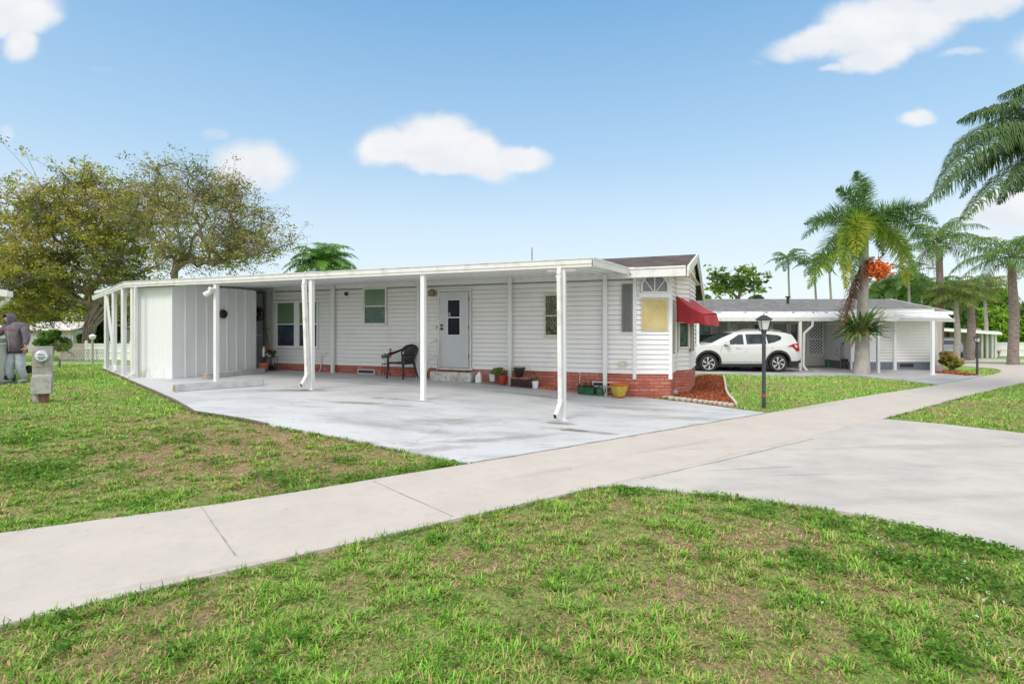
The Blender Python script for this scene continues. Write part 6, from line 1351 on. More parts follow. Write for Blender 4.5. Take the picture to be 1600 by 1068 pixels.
# ------------------------------------------------------------------ cars
def gpt_(px, Z): x = bx(px, Z); return Vector((x, Z, float(gz(x, Z))))
def car(name, loc, rz, paint, label, cat='car', group=None, s=1.):
    r = empty(name, loc, label, cat, group, rz); M_ = wm(r) @ Matrix.Scale(s, 4)
    WB = 2.8; rw = .365
    tx = [-3.76, -3.74, -3.66, -3.4, -3.05, -2.72, -2.2, -1.66, -1.14, -.5, -.1, .4, .66, .74, .86, .93, .955]
    tz = [.60, .78, .92, 1.02, 1.09, 1.14, 1.38, 1.585, 1.65, 1.665, 1.65, 1.58, 1.51, 1.36, 1.10, .84, .62]
    def ztop(x): return float(np.interp(x, tx, tz))
    def zlow(x):
        z = float(np.interp(x, [-3.76, -3.5, -3.2, .4, .7, .955], [.42, .3, .3, .3, .38, .5]))
        for c in (0, -WB):
            d = abs(x-c)
            if d < .44: z = max(z, rw + math.sqrt(.44**2-d*d)*.98)
        return z
    def hw(x, z):
        w = .945 - .03*abs(z-.75)/.4
        if z < .55: w -= (.55-z)*.12
        if z > 1.08: w -= (z-1.08)*.40 + .015
        w *= float(np.interp(x, [-3.76, -3.6, -3.3, -2.6, .3, .75, .955], [.72, .83, .93, 1, 1, .95, .86]))
        return w
    xs = sorted(set([round(v, 3) for v in np.linspace(-3.76, .955, 64)] + [c+d for c in (0, -WB) for d in (-.44, -.43, -.4, -.35, .35, .4, .43, .44)] + tx))
    xs = [x for x in xs if -3.76 <= x <= .955]; K = 16; vs = []; fs = []; nr = 2*(K+1)+7
    for x in xs:
        zt, zl = ztop(x), min(zlow(x), ztop(x)-.02); row = []
        for k in range(K+1): z = zl+(zt-.03-zl)*k/K; row.append((x, -hw(x, z), z))
        w = hw(x, zt-.03)
        for k in range(1, 8): a = k/8; row.append((x, -w*math.cos(a*math.pi), zt-.03+.03*math.sin(a*math.pi)**.5))
        for k in range(K, -1, -1): z = zl+(zt-.03-zl)*k/K; row.append((x, hw(x, z), z))
        vs += row; nr = len(row)
    for i in range(len(xs)-1):
        for j in range(nr-1): k = i*nr+j; fs.append((k, k+1, k+nr+1, k+nr))
    fs += [tuple(range(nr)), tuple(range((len(xs)-1)*nr, len(xs)*nr))[::-1]]
    mb = MB(M_); mb.add(vs, fs); body = mb.build('body', paint, r, smooth='auto')
    mb = MB(M_); mb.box((-3.5, -.8, .2), (.75, .8, .45)); mb.box((-3.3, -.55, .45), (.6, .55, .95)); mb.build('underbody', dark, r)
    gl = glass_mat('car_glass', (.03, .04, .05), .03); clad = mat('cladding', (.018, .018, .02), .55); chrome = mat('chrome', (.7, .7, .72), .2, metal=.9)
    for sg in (-1, 1):
        for poly in ([(-2.2, 1.1), (-1.98, 1.22), (-1.52, 1.49), (-1.35, 1.5), (-1.38, 1.105)], [(-1.26, 1.11), (-1.24, 1.505), (-.48, 1.515), (-.46, 1.13)], [(-.4, 1.13), (-.42, 1.515), (.06, 1.47), (.2, 1.4), (.15, 1.29), (-.12, 1.19)]):
            mb = MB(M_); n = len(poly); mb.add([(x, sg*(hw(x, z)+.004), z) for x, z in poly] + [(x, sg*(hw(x, z)-.02), z) for x, z in poly], [tuple(range(n)), tuple(range(n, 2*n))]+[(i, (i+1) % n, n+(i+1) % n, n+i) for i in range(n)]); mb.build('side_window', gl, body)
        for c in (0, -WB):
            mb = MB(M_); seg = 26; v_ = []; f_ = []
            for i in range(seg+1):
                a = math.pi*(-.06+1.12*i/seg)
                for rr, o in ((.435, .002), (.435, .022), (.52, .018), (.52, -.01)):
                    x, z = c+rr*math.cos(a), rw+rr*math.sin(a); v_.append((x, sg*(hw(x, max(z, .35))+o), z))
            for i in range(seg):
                for j in range(3): k = i*4+j; f_.append((k, k+1, k+5, k+4))
            mb.add(v_, f_); mb.build('wheel_arch', clad, body)
        mb = MB(M_)
        for (x0, x1) in ((-WB+.5, -.5), (.5, .85), (-3.7, -WB-.5)):
            n_ = 8; 
            for i in range(n_):
                xa_, xb_ = x0+(x1-x0)*i/n_, x0+(x1-x0)*(i+1)/n_; za_, zb_2 = .22, (.34 if x0 > -3 and x1 < 0 else .44)
                q = lambda x, z, o: (x, sg*(hw(x, z)+o), z)
                mb.add([q(xa_, za_, .012), q(xb_, za_, .012), q(xb_, zb_2, .012), q(xa_, zb_2, .012), q(xa_, zb_2, -.02), q(xb_, zb_2, -.02)], [(0, 1, 2, 3), (3, 2, 5, 4)])
            mb.build('sill_cladding', clad, body); mb = MB(M_)
        mb = MB(M_); y = sg*(hw(-1.4, .42)+.014); mb.box((-WB+.52, y-.004, .405), (-.52, y+.004, .425)); mb.build('chrome_strip', chrome, body)
        mb = MB(M_)
        for pl in ([(-2.28, .42), (-2.34, .8), (-2.25, 1.06)], [(-1.32, .42), (-1.3, .8), (-1.32, 1.1)], [(-.5, .55), (-.32, .8), (-.24, 1.0), (-.2, 1.14)]):
            for (x0, z0), (x1, z1) in zip(pl[:-1], pl[1:]):
                mb.quad((x0-.005, sg*(hw(x0, z0)+.003), z0), (x0+.005, sg*(hw(x0, z0)+.003), z0), (x1+.005, sg*(hw(x1, z1)+.003), z1), (x1-.005, sg*(hw(x1, z1)+.003), z1))
        mb.build('door_gap', dark, body)
        for x in (-1.62, -.6): mb = MB(M_); mb.box((x-.1, sg*(hw(x, .97)+.006), .96), (x+.1, sg*(hw(x, .97)+.03), .99)); mb.build('door_handle', paint, body, bevel=.004)
        mb = MB(M_); y = hw(-2.1, 1.1); mb.hexa([(-2.2, sg*(y+.04), 1.1), (-2.02, sg*(y+.05), 1.1), (-2.04, sg*(y+.24), 1.08), (-2.16, sg*(y+.24), 1.08), (-2.18, sg*(y+.04), 1.24), (-2.02, sg*(y+.05), 1.25), (-2.03, sg*(y+.23), 1.22), (-2.12, sg*(y+.23), 1.22)]); mir = mb.build('wing_mirror', paint, body, bevel=.02)
        mb = MB(M_); mb.box((-2.17, sg*(y-.03), 1.06), (-2.06, sg*(y+.12), 1.1)); mb.build('mirror_arm', clad, mir)
        mb = MB(M_); tl = [(.36, 1.03), (.55, 1.02), (.66, .93), (.74, .82), (.885, .86), (.85, 1.14), (.6, 1.12)]; n = len(tl); mb.add([(x, sg*(hw(x, z)+.03), z) for x, z in tl]+[(x, sg*(hw(x, z)-.03), z) for x, z in tl], [tuple(range(n)), tuple(range(n, 2*n))]+[(i, (i+1) % n, n+(i+1) % n, n+i) for i in range(n)]); mb.build('tail_light', mat('tail_red', (.4, .012, .012), .2), body)
        mb = MB(M_); hl = [(-3.6, .62), (-3.66, .75), (-3.35, .8), (-3.3, .68)]; mb.add([(x, sg*(hw(x, z)+.006), z) for x, z in hl], [(0, 1, 2, 3)]); mb.build('headlight', mat('lamp_clear', (.4, .42, .45), .1), body)
        mb = MB(M_); mb.tube([(-1.5, sg*.66, 1.625), (-1.3, sg*.66, 1.69), (-.1, sg*.66, 1.69), (.25, sg*.64, 1.61)], .014, 6); mb.build('roof_rail', chrome, body)
        for c in (0, -WB):
            mb = MB(M_ @ Matrix.Translation((c, sg*.83, rw)) @ Matrix.Rotation(sg*R(90), 4, 'X'))
            prof = [(.24, -.1), (.33, -.11), (.362, -.08), (.365, .05), (.345, .095), (.3, .105), (.255, .09), (.245, .07)]
            mb.lathe((0, 0, 0), [(a, -z) for a, z in prof], 36); wh = mb.build('wheel', mat('tyre', (.02, .02, .021), .85), r, smooth='auto')
            mb = MB(M_ @ Matrix.Translation((c, sg*.83, rw)) @ Matrix.Rotation(sg*R(90), 4, 'X')); mb.lathe((0, 0, 0), [(0, -.03), (.24, -.03)], 28); mb.build('rim_back', mat('rim_dark', (.04, .04, .042), .5), wh)
            mb = MB(M_ @ Matrix.Translation((c, sg*.83, rw)) @ Matrix.Rotation(sg*R(90), 4, 'X')); mb.lathe((0, 0, 0), [(.225, -.04), (.235, -.085), (.25, -.09), (.25, -.05)], 32)
            mb.lathe((0, 0, 0), [(0, -.085), (.045, -.085), (.06, -.06)], 16)
            for k in range(6):
                a = k*math.pi/3; 
                p0 = Vector((.03*math.cos(a), .03*math.sin(a), -.07)); pa = Vector((.232*math.cos(a+.22), .232*math.sin(a+.22), -.08)); pb = Vector((.232*math.cos(a+.62), .232*math.sin(a+.62), -.08)); p1 = Vector((.12*math.cos(a+.05), .12*math.sin(a+.05), -.085)); p2 = Vector((.13*math.cos(a+.42), .13*math.sin(a+.42), -.085))
                mb.extr([p0, p1, pa, pb, p2], (0, 0, .02))
            mb.build('rim', mat('rim_silver', (.6, .6, .6), .3, metal=.6), wh, smooth='auto')
    def strip(x0, x1, w, o, nm, m_):
        mb = MB(M_); v_ = []; f_ = []; n = 8
        for i in range(n+1):
            x = x0+(x1-x0)*i/n; zt = ztop(x)
            for k in range(9): a = .08+.84*k/8; v_.append((x, -hw(x, zt-.03)*w*math.cos(a*math.pi), zt-.03+.03*math.sin(a*math.pi)**.5+o))
        for i in range(n):
            for k in range(8): q = i*9+k; f_.append((q, q+1, q+10, q+9))
        mb.add(v_, f_); return mb.build(nm, m_, body)
    strip(-2.66, -1.72, .96, .008, 'windscreen', gl); mb = MB(M_); 
    rg = [(.70, 1.44), (.84, 1.13)]; mb.quad((.725, -.6, 1.44), (.725, .6, 1.44), (.865, .68, 1.13), (.865, -.68, 1.13)); mb.build('rear_window', gl, body)
    mb = MB(M_); mb.box((.93, -.26, .62), (.975, .26, .74)); mb.build('number_plate', mat('plate', (.5, .5, .48), .5), body)
    mb = MB(M_); mb.box((-3.8, -.6, .45), (-3.72, .6, .75)); mb.build('grille', clad, body)
    mb = MB(M_); mb.box((.8, -.78, .35), (.985, .78, .56)); mb.build('rear_bumper', clad, body, bevel=.03)
    mb = MB(M_); mb.tube([(-.25, 0, 1.66), (-.05, 0, 1.73)], [.03, .008], 6); mb.build('roof_antenna', paint, body)
    return r
wp = mat('pearl_white', (.66, .67, .69), .25, coat=.6); 
b = G(1215, 582.5); car('parked_car', Vector((b.x+.02, b.y+.93, b.z+.03)), R(1.5), wp, 'clean white suv parked under the ribbed carport of the beige home', s=1.0)
b = Vector((bx(1088, 24), 24.2, 0)); b.z = float(gz(b.x, b.y))+.03; car('parked_car', Vector((b.x+1.3, b.y-.1, b.z-.1)), R(-4), mat('black_paint', (.015, .012, .013), .2, coat=.6), 'black car standing behind the hood of the white suv', s=.92)
b = gpt_(1494, 40.5); car('parked_car', Vector((b.x, b.y+1, b.z)), R(-112), mat('silver_paint', (.22, .25, .29), .3, coat=.5, metal=.3), 'grey blue car seen from behind under the farthest carport', s=.98)

# ------------------------------------------------------------------ third home on the right, fences, far things
Z3 = 46; h3 = empty('mobile_home', (bx(1530, Z3), Z3, float(gz(bx(1530, Z3), Z3))), 'small distant home with a flat white carport roof beside the white vinyl fence', 'house')
mb = MB(); mb.hexa([(bx(1440, 41), 41, bz(515, 41)), (bx(1566, Z3-4), Z3-4, bz(523, Z3-4)), (bx(1562, Z3), Z3, bz(521, Z3)), (bx(1440, Z3), Z3, bz(514, Z3)), (bx(1440, 41), 41, bz(511, 41)), (bx(1566, Z3-4), Z3-4, bz(519.5, Z3-4)), (bx(1562, Z3), Z3, bz(517.5, Z3)), (bx(1440, Z3), Z3, bz(510, Z3))]); mb.build('carport_roof', white, h3)
mb = MB(); mb.box((bx(1430, Z3), Z3, -1.5), (bx(1533, Z3), Z3+5, bz(513, Z3))); mb.build('front_wall', mat('peach_wall', (.5, .42, .36), .8), h3)
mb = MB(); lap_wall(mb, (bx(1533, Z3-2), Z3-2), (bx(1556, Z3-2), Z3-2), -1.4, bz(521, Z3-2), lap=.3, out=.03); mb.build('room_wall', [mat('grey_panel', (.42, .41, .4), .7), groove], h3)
for px in (1535, 1543, 1551, 1556): mb = MB(); Z = 43.5; mb.box((bx(px, Z)-.08, Z, -1.5), (bx(px, Z)+.08, Z+.16, bz(521, Z))); mb.build('post', white, h3)
for px0, px1 in ((1470, 1475), (1478, 1483)): mb = MB(); mb.box((bx(px0, Z3), Z3-.05, bz(527, Z3)), (bx(px1, Z3), Z3-.01, bz(517, Z3))); mb.build('window', mat('amber_pane', (.3, .12, .04), .3, col2=(.08, .05, .04), scale=3), h3)
b = G(1528, 557); o = empty('garden_table', b, 'red garden bench with clutter on the lawn before the farthest carport', 'bench'); M_ = Matrix.Translation(b); redp = mat('red_paint', (.5, .06, .04), .5)
mb = MB(M_); mb.box((-.3, -.3, .42), (1.7, .2, .5)); mb.build('bench_top', redp, o)
mb = MB(M_); 
for x in (-.2, 1.6): mb.box((x-.05, -.25, 0), (x+.05, .15, .42))
mb.build('legs', mat('grey_leg', (.3, .3, .32), .7), o); mb = MB(M_); mb.box((-.3, .2, .5), (1.7, .26, .8)); mb.build('bench_back', redp, o)
b = G(1556, 555.5); o = empty('wheelbarrow', b, 'dark wheelbarrow with a red tray by the left end of the white vinyl fence', 'wheelbarrow'); M_ = Matrix.Translation(b)
mb = MB(M_); mb.hexa([(-.5, -.2, .3), (.1, -.2, .3), (.1, .2, .3), (-.5, .2, .3), (-.7, -.3, .6), (.3, -.3, .6), (.3, .3, .6), (-.7, .3, .6)]); mb.build('tray', redp, o); mb = MB(M_); mb.tube([(.3, -.05, .22), (.3, .05, .22)], .22, 16); mb.build('wheel', dark, o); mb = MB(M_); mb.tube([(.3, 0, .22), (-.3, .25, .3), (-1.1, .3, .55)], .03, 6); mb.tube([(.3, 0, .22), (-.3, -.25, .3), (-1.1, -.3, .55)], .03, 6); mb.build('handle', dark, o)
b = G(1522, 558); o = empty('folding_chair', b, 'purple and white folded garden chair beside the grey trunk before the farthest carport', 'chair'); M_ = Matrix.Translation(b); mb = MB(M_); mb.tube([(-.25, 0, 0), (-.2, .1, .9), (.15, .1, 1.0), (.2, 0, 0)], .03, 6); mb.build('chair_frame', white, o); mb = MB(M_); mb.box((-.17, .08, .15), (.14, .12, .9)); mb.build('chair_cloth', mat('purple_cloth', (.12, .07, .16), .8), o)

def vinyl(name, p, q, h, pitch, label, m_=white, cap=True, base=0.):
    d = q-p; L = d.length; n = max(1, round(L/pitch)); o = empty(name, p, label, 'fence'); dn = d.normalized(); nn = Vector((-dn.y, dn.x, 0))
    for i in range(n+1):
        c = p+d*i/n; mb = MB(); g = float(gz(c.x, c.y)); mb.box((c.x-.065, c.y-.065, g), (c.x+.065, c.y+.065, g+h+.06))
        if cap: mb.add([(c.x-.085, c.y-.085, g+h+.06), (c.x+.085, c.y-.085, g+h+.06), (c.x+.085, c.y+.085, g+h+.06), (c.x-.085, c.y+.085, g+h+.06), (c.x, c.y, g+h+.17)], [(0, 1, 4), (1, 2, 4), (2, 3, 4), (3, 0, 4), (3, 2, 1, 0)])
        mb.build('fence_post', m_, o)
    for i in range(n):
        a, b = p+d*i/n+dn*.065, p+d*(i+1)/n-dn*.065; ga, gb = float(gz(a.x, a.y)), float(gz(b.x, b.y)); mb = MB(); k = max(2, int((b-a).length/.16))
        for j in range(k):
            s0, s1 = a.lerp(b, j/k), a.lerp(b, (j+.94)/k); z0 = ga+(gb-ga)*j/k
            mb.hexa([(s0.x, s0.y-.012, z0+.04), (s1.x, s1.y-.012, z0+.04), (s1.x, s1.y+.012, z0+.04), (s0.x, s0.y+.012, z0+.04), (s0.x, s0.y-.012, z0+h-.08), (s1.x, s1.y-.012, z0+h-.08), (s1.x, s1.y+.012, z0+h-.08), (s0.x, s0.y+.012, z0+h-.08)])
        for zz in (h-.1, .1, h*.5): mb.bar(a+Vector((0, -.03, ga-a.z+zz)), b+Vector((0, -.03, gb-b.z+zz)), .05, .09)
        mb.build('fence_panel', m_, o)
    return o
def gpt(px, Z): x = bx(px, Z); return Vector((x, Z, float(gz(x, Z))))
vf = mat('vinyl', (.75, .76, .78), .5)
vinyl('vinyl_fence', gpt(1556, 46), gpt(1700, 45), 1.28, 2.4, 'solid white vinyl fence at the far right below the green trees', vf)
pk = mat('aged_picket', (.6, .53, .49), .8, col2=(.5, .4, .36), scale=2)
vinyl('picket_fence', gpt(95, 37.5), gpt(134, 37.5), 1.2, 1.8, 'aged pinkish board fence section at the left of the white fence', pk, cap=False)
vinyl('vinyl_fence', gpt(135, 37.3), gpt(205, 36.8), 1.22, 1.6, 'white board fence beyond the left lawn behind the thin light post', vf)
o = empty('chain_link_fence', gpt(100, 34), 'low chain link fence with a dark top rail before the board fences at the left', 'fence'); mb = MB(); a, b = gpt(98, 34), gpt(165, 33)
mb.tube([a+Vector((0, 0, .75)), b+Vector((0, 0, .75))], .025, 6)
for i in range(6): c = a.lerp(b, i/5); mb.tube([c, c+Vector((0, 0, .78))], .025, 6)
mb.build('pipe_frame', steel, o); mb = MB(); d = (b-a); k = 26
for i in range(k):
    p0, p1 = a+d*i/k, a+d*(i+1)/k
    mb.bar(p0+Vector((0, 0, .05)), p1+Vector((0, 0, .4)), .012, .012); mb.bar(p0+Vector((0, 0, .4)), p1+Vector((0, 0, .05)), .012, .012); mb.bar(p0+Vector((0, 0, .4)), p1+Vector((0, 0, .74)), .012, .012); mb.bar(p0+Vector((0, 0, .74)), p1+Vector((0, 0, .4)), .012, .012)
mb.build('wire_mesh', steel, o)
# white roofed house far left
Zh = 52; o = empty('bungalow', gpt(60, Zh), 'distant bungalow with a pale white roof behind the left hedge', 'house')
x0, x1 = bx(-40, Zh), bx(112, Zh); ze_, zr_ = bz(514.5, Zh), bz(502.5, Zh+5)
mb = MB(); mb.box((x0, Zh+.4, -2), (x1-.4, Zh+9, ze_)); mb.build('house_wall', mat('grey_wall', (.4, .4, .4), .8), o)
mb = MB(); mb.hexa([(x0, Zh, ze_-.1), (x1, Zh, ze_-.1), (x1-.8, Zh+5, zr_-.1), (x0, Zh+5, zr_-.1), (x0, Zh, ze_), (x1, Zh, ze_), (x1-.8, Zh+5, zr_), (x0, Zh+5, zr_)]); mb.hexa([(x0, Zh+10, ze_-.1), (x1, Zh+10, ze_-.1), (x1-.8, Zh+5, zr_-.1), (x0, Zh+5, zr_-.1), (x0, Zh+10, ze_), (x1, Zh+10, ze_), (x1-.8, Zh+5, zr_), (x0, Zh+5, zr_)]); mb.build('white_roof', mat('roof_white', (.68, .64, .62), .8, col2=(.58, .54, .52), scale=2), o)
for px in (103, 107): mb = MB(); mb.box((bx(px, Zh), Zh+.35, -1), (bx(px+2.5, Zh), Zh+.4, 1.3)); mb.build('window', mat('pane_blue', (.35, .4, .48), .3), o)
# eave of the home left of the frame
o = empty('mobile_home', Vector((-14.4, 12, float(gz(-14.4, 12)))), 'white gutter and roof corner of a home at the left edge of the picture', 'house')
c = at(12.5, 463, 12.2); dh = Vector((-.86, .5, 0)); dl = Vector((-1, -.55, 0)).normalized()
A = Vector((c.x, c.y, c.z)); Bq = A+dl*3.2+Vector((0, 0, .34)); Cq = Bq+dh*6; Dq = A+dh*6
mb = MB(); mb.hexa([A, Bq, Cq, Dq, A+Vector((0, 0, .1)), Bq+Vector((0, 0, .1)), Cq+Vector((0, 0, .1)), Dq+Vector((0, 0, .1))]); mb.build('roof', shingle2, o, uv=True)
mb = MB(); mb.bar(A+Vector((.03, -.03, .06)), Bq+Vector((.03, -.03, .06)), .08, .15); mb.bar(A+Vector((.05, 0, .05)), Dq+Vector((.05, 0, .05)), .1, .13); mb.build('gutter', white_old, o, bevel=.01)
gA = float(gz(A.x-.3, A.y)); mb = MB(); P_ = A+Vector((-.03, .05, 0)); mb.bar(P_, P_+Vector((-.05, 0, -.1)), .07, .07); mb.bar(P_+Vector((-.05, 0, -.08)), P_+Vector((-.36, 0, -.33)), .07, .07); mb.build('downspout', white_old, o)
W0 = A+dl*.5+dh*.3; mb = MB(); mb.hexa([W0+Vector((0, 0, gA-A.z)), W0+dl*2.5+Vector((0, 0, gA-A.z)), W0+dl*2.5+dh*5.4+Vector((0, 0, gA-A.z)), W0+dh*5.4+Vector((0, 0, gA-A.z)), W0+Vector((0, 0, .0)), W0+dl*2.5+Vector((0, 0, .0)), W0+dl*2.5+dh*5.4, W0+dh*5.4]); mb.build('house_wall', siding, o)
# ------------------------------------------------------------------ trees
def grow_tree(name, base, fork, clumps, crad, label, cols, leaf, per=190, bark_m=barkm, tip=.02, cat='tree', trunk_r=.5, group=None, twig=True, droop=.15, stems=()):
    """clumps: list of crown points; a branch graph reaches each of them and leaves gather round its twigs"""
    r = empty(name, base, label, cat, group)
    nodes = [Vector(base), Vector(base).lerp(Vector(fork), .5)+Vector((random.uniform(-.2, .2), 0, 0)), Vector(fork)]; par = [-1, 0, 1]
    cl = sorted(clumps, key=lambda c: (c-nodes[2]).length)
    ends = []
    for c in cl:
        best, bi = 1e9, 2
        dc = (c-nodes[2]).length
        for i in range(2, len(nodes)):
            q = nodes[i]; dq = (q-nodes[2]).length
            if dq > dc: continue
            m = (c-q).length + .25*max(0, q.z-c.z) + (0.35*dq)
            if m < best: best, bi = m, i
        q = nodes[bi]; d = c-q; k = max(2, min(5, int(d.length/.9))); prev = bi
        side = Vector((random.gauss(0, 1), random.gauss(0, 1), random.gauss(0, .6)))*.09*d.length
        for j in range(1, k+1):
            t = j/k; p = q + d*t + side*math.sin(math.pi*t) + Vector((0, 0, droop*d.length*math.sin(math.pi*t)*.5)) + Vector((random.gauss(0, 1), random.gauss(0, 1), random.gauss(0, 1)))*.05*d.length/k
            nodes.append(p); par.append(prev); prev = len(nodes)-1
        ends.append(prev)
    e = 2.35; rad = [0.]*len(nodes)
    for i in ends: rad[i] = max(rad[i], tip)
    acc = [0.]*len(nodes)
    for i in range(len(nodes)-1, 0, -1):
        v = max(acc[i], tip**e); rad[i] = v**(1/e); acc[par[i]] += v
    rad[0] = acc[0]**(1/e) if acc[0] else tip
    s = trunk_r/rad[0]; rad = [max(tip, q*(s if q*s > tip else 1)) for q in rad]; rad[0] *= 1.25
    mb = MB()
    for i in range(1, len(nodes)): mb.tube([nodes[par[i]], nodes[i]], [min(rad[par[i]], rad[i]*1.5) if par[i] > 2 else rad[par[i]], rad[i]], 7 if rad[i] > .06 else 5, cap=False)
    for st in stems: mb.tube(st[0], st[1], 8)
    mb.build('trunk', bark_m, r, smooth=True)
    C, N = [], []
    twv = MB()
    for i in ends:
        c = nodes[i]; m = random.uniform(.55, 1.35)
        for _ in range(9):
            o = Vector((random.gauss(0, 1), random.gauss(0, 1), random.gauss(0, .75)))*crad*.55*m; sc_ = c+o
            if twig: twv.tube([c, c+o*.6+Vector((0, 0, .05)), sc_+o*.15], [tip*.6, tip*.45, tip*.25], 3, cap=False)
            k = int(per/9*random.uniform(.3, 1.7)); q = rng.randn(k, 3)*np.array((1, 1, .6))*crad*.145+np.array(sc_); C.append(q)
    if twig: twv.build('twigs', bark_m, r)
    C = np.concatenate(C); n = len(C); N = rng.randn(n, 3)*.8+np.array((0, 0, .8)); V, Fc = leaf_quads(C, N, rng.uniform(.6, 1.35, n)*leaf, .5)
    cols = np.array(cols); big = fbm(C[:, 0]+C[:, 1]*.6, C[:, 2], .9, 3, 1); idx = np.clip((big*1.6-.3+rng.randn(n)*.2)*len(cols), 0, len(cols)-1).astype(int)
    T = cols[idx]*rng.uniform(.65, 1.3, (n, 1)); tinted('crown', V, Fc, np.repeat(T, 4, 0), leafm, r); return r
def dome(cx, cy, hw_, hh, Z, dep, n, holes=.0, hollow=.45, flat=.0):
    """crown points in an ellipsoid given by its place and half sizes in the photo, at distance Z"""
    out = []; c = at(cx, cy, Z); a, b = hw_/F*Z, hh/F*Z
    while len(out) < n:
        v = Vector((random.uniform(-1, 1), random.uniform(-1, 1), random.uniform(-1, 1))); l = v.length
        if l > 1 or l < hollow: continue
        out.append(Vector((c.x+v.x*a, c.y+v.y*dep, c.z+v.z*b)))
    return out
OAK = [(.16, .19, .04), (.25, .28, .05), (.34, .37, .06), (.42, .44, .07), (.52, .50, .09), (.60, .52, .13)]
OAK2 = [(.15, .18, .05), (.22, .26, .07), (.3, .33, .09), (.37, .38, .1), (.44, .41, .11), (.48, .40, .15)]
Zt = 39
base = gpt(128, Zt); fork = at(150, 478, Zt)
cl = dome(150, 330, 70, 62, Zt, 4, 60, hollow=.35) + dome(200, 350, 60, 70, Zt, 4, 44, hollow=.3) + dome(90, 360, 60, 60, Zt, 4, 40, hollow=.2) + dome(60, 320, 26, 34, Zt, 2, 9, hollow=0) + dome(10, 350, 50, 50, Zt, 4, 26, hollow=.1) + dome(20, 440, 85, 58, Zt-2, 5, 90, hollow=.1) + dome(130, 430, 95, 34, Zt+1, 5, 60) + dome(210, 400, 50, 30, Zt+1, 4, 20, hollow=.1) + dome(60, 490, 110, 18, Zt+2, 3, 20, hollow=0) + dome(135, 292, 26, 14, Zt, 2, 8, hollow=0)
stems = [([gpt(128+i*3.2, Zt-.5), at(132+i*4, 510, Zt-.4), at(140+i*9, 485, Zt-.2), at(150+i*16, 455, Zt)], [.1, .09, .08, .06]) for i in range(5)]
grow_tree('fig_tree', base, fork, cl, 1.5, 'largest spreading olive green tree with dark bare limbs, behind the left board fence', OAK, .2, per=165, trunk_r=.33, stems=stems, tip=.028)
Zt = 35; cl = dome(320, 345, 96, 72, Zt, 4.5, 95, hollow=.4) + dome(290, 290, 40, 34, Zt, 3, 22, hollow=.1) + dome(345, 310, 50, 34, Zt, 3, 24, hollow=.1) + dome(405, 370, 48, 44, Zt, 3, 34, hollow=.1) + dome(340, 395, 90, 24, Zt, 3, 26, hollow=.1) + dome(240, 340, 30, 50, Zt, 3, 14, hollow=.1)
grow_tree('oak_tree', gpt(272, Zt), at(272, 445, Zt), cl, 1.25, 'airy round crowned tree with grey fanning limbs rising above the carport roof', OAK2, .155, per=115, trunk_r=.2, tip=.026)
# greenery behind those trees and the fence, each a bush or tree of its own
BG1 = [(.02, .035, .01), (.04, .07, .015), (.08, .12, .02), (.14, .17, .03)]
def bush(name, px, py_top, py_bot, wpx, Z, n, size, cols, label, cat='bush', group=None, dep=None, trunk=False, lumps=9):
    b = gpt(px, Z); c = at(px, (py_top+py_bot)/2, Z); a, h_ = wpx/2/F*Z, (py_bot-py_top)/2/F*Z; r = empty(name, b, label, cat, group); dep = dep or a*.7
    C = []
    for _ in range(lumps):
        v = Vector((random.gauss(0, 1), random.gauss(0, 1), random.gauss(0, 1))).normalized()*random.uniform(.3, .72); q = rng.randn(n//lumps, 3); q /= np.linalg.norm(q, axis=1, keepdims=True); q *= rng.rand(len(q), 1)**.33*random.uniform(.3, .5)
        C.append((q+np.array(v))*np.array((a, dep, h_))+np.array(c))
    C = np.concatenate(C); k = len(C); N = rng.randn(k, 3)+np.array((0, 0, .6)); V, Fc = leaf_quads(C, N, rng.uniform(.6, 1.4, k)*size, .5)
    cols = np.array(cols); big = fbm(C[:, 0]*1.3+C[:, 1], C[:, 2]*1.3, 1.6/max(.5, a*.4), 3, 1); T = cols[np.clip((big*1.7-.35+rng.randn(k)*.17)*len(cols), 0, len(cols)-1).astype(int)]*rng.uniform(.7, 1.3, (k, 1)); tinted('foliage', V, Fc, np.repeat(T, 4, 0), leafm, r)
    mb = MB()
    for _ in range(6): e_ = c+Vector((random.uniform(-.5, .5)*a, random.uniform(-.4, .4)*dep, random.uniform(-.2, .5)*h_)); mb.tube([b+Vector((random.uniform(-.1, .1)*a, 0, 0)), b.lerp(e_, .5)+Vector((random.uniform(-.1, .1)*a, 0, 0)), e_], [.035*a+.01, .02*a+.01, .008*a+.004], 5)
    mb.build('trunk' if cat == 'tree' else 'stems', barkm, r); return r
HG = [(.03, .08, .012), (.08, .18, .025), (.15, .28, .04), (.22, .34, .06)]
bush('hedge', 80, 511, 552, 62, 29, 9000, .1, HG, 'bright green bushy hedge behind the meter box at the left', lumps=16)
bush('shrub', 128, 520, 540, 26, 39, 1500, .16, HG, 'light green shrub at the foot of the large fig trunk', lumps=5)
bush('shrub', 160, 490, 560, 50, 41, 4200, .25, BG1[:3], 'dark green shrub right of the large fig trunk behind the fence')
for i, (px, t, bo, w, Z, lab) in enumerate([(-20, 430, 535, 110, 58, 'dense olive tree at the far left beyond the white roof'), (60, 440, 520, 100, 62, 'olive tree behind the pale roof at the left'), (150, 445, 525, 110, 60, 'dark olive tree behind the large fig trunk'), (228, 440, 520, 90, 58, 'dark tree seen between the slanted carport posts'), (-110, 400, 530, 130, 55, 'dense tree beyond the left edge')]):
    if px > -60: bush('background_tree', px, t, bo, w, Z, 7000, .36, OAK[:4], lab, 'tree', 'trees beyond the left houses', dep=4, lumps=14)
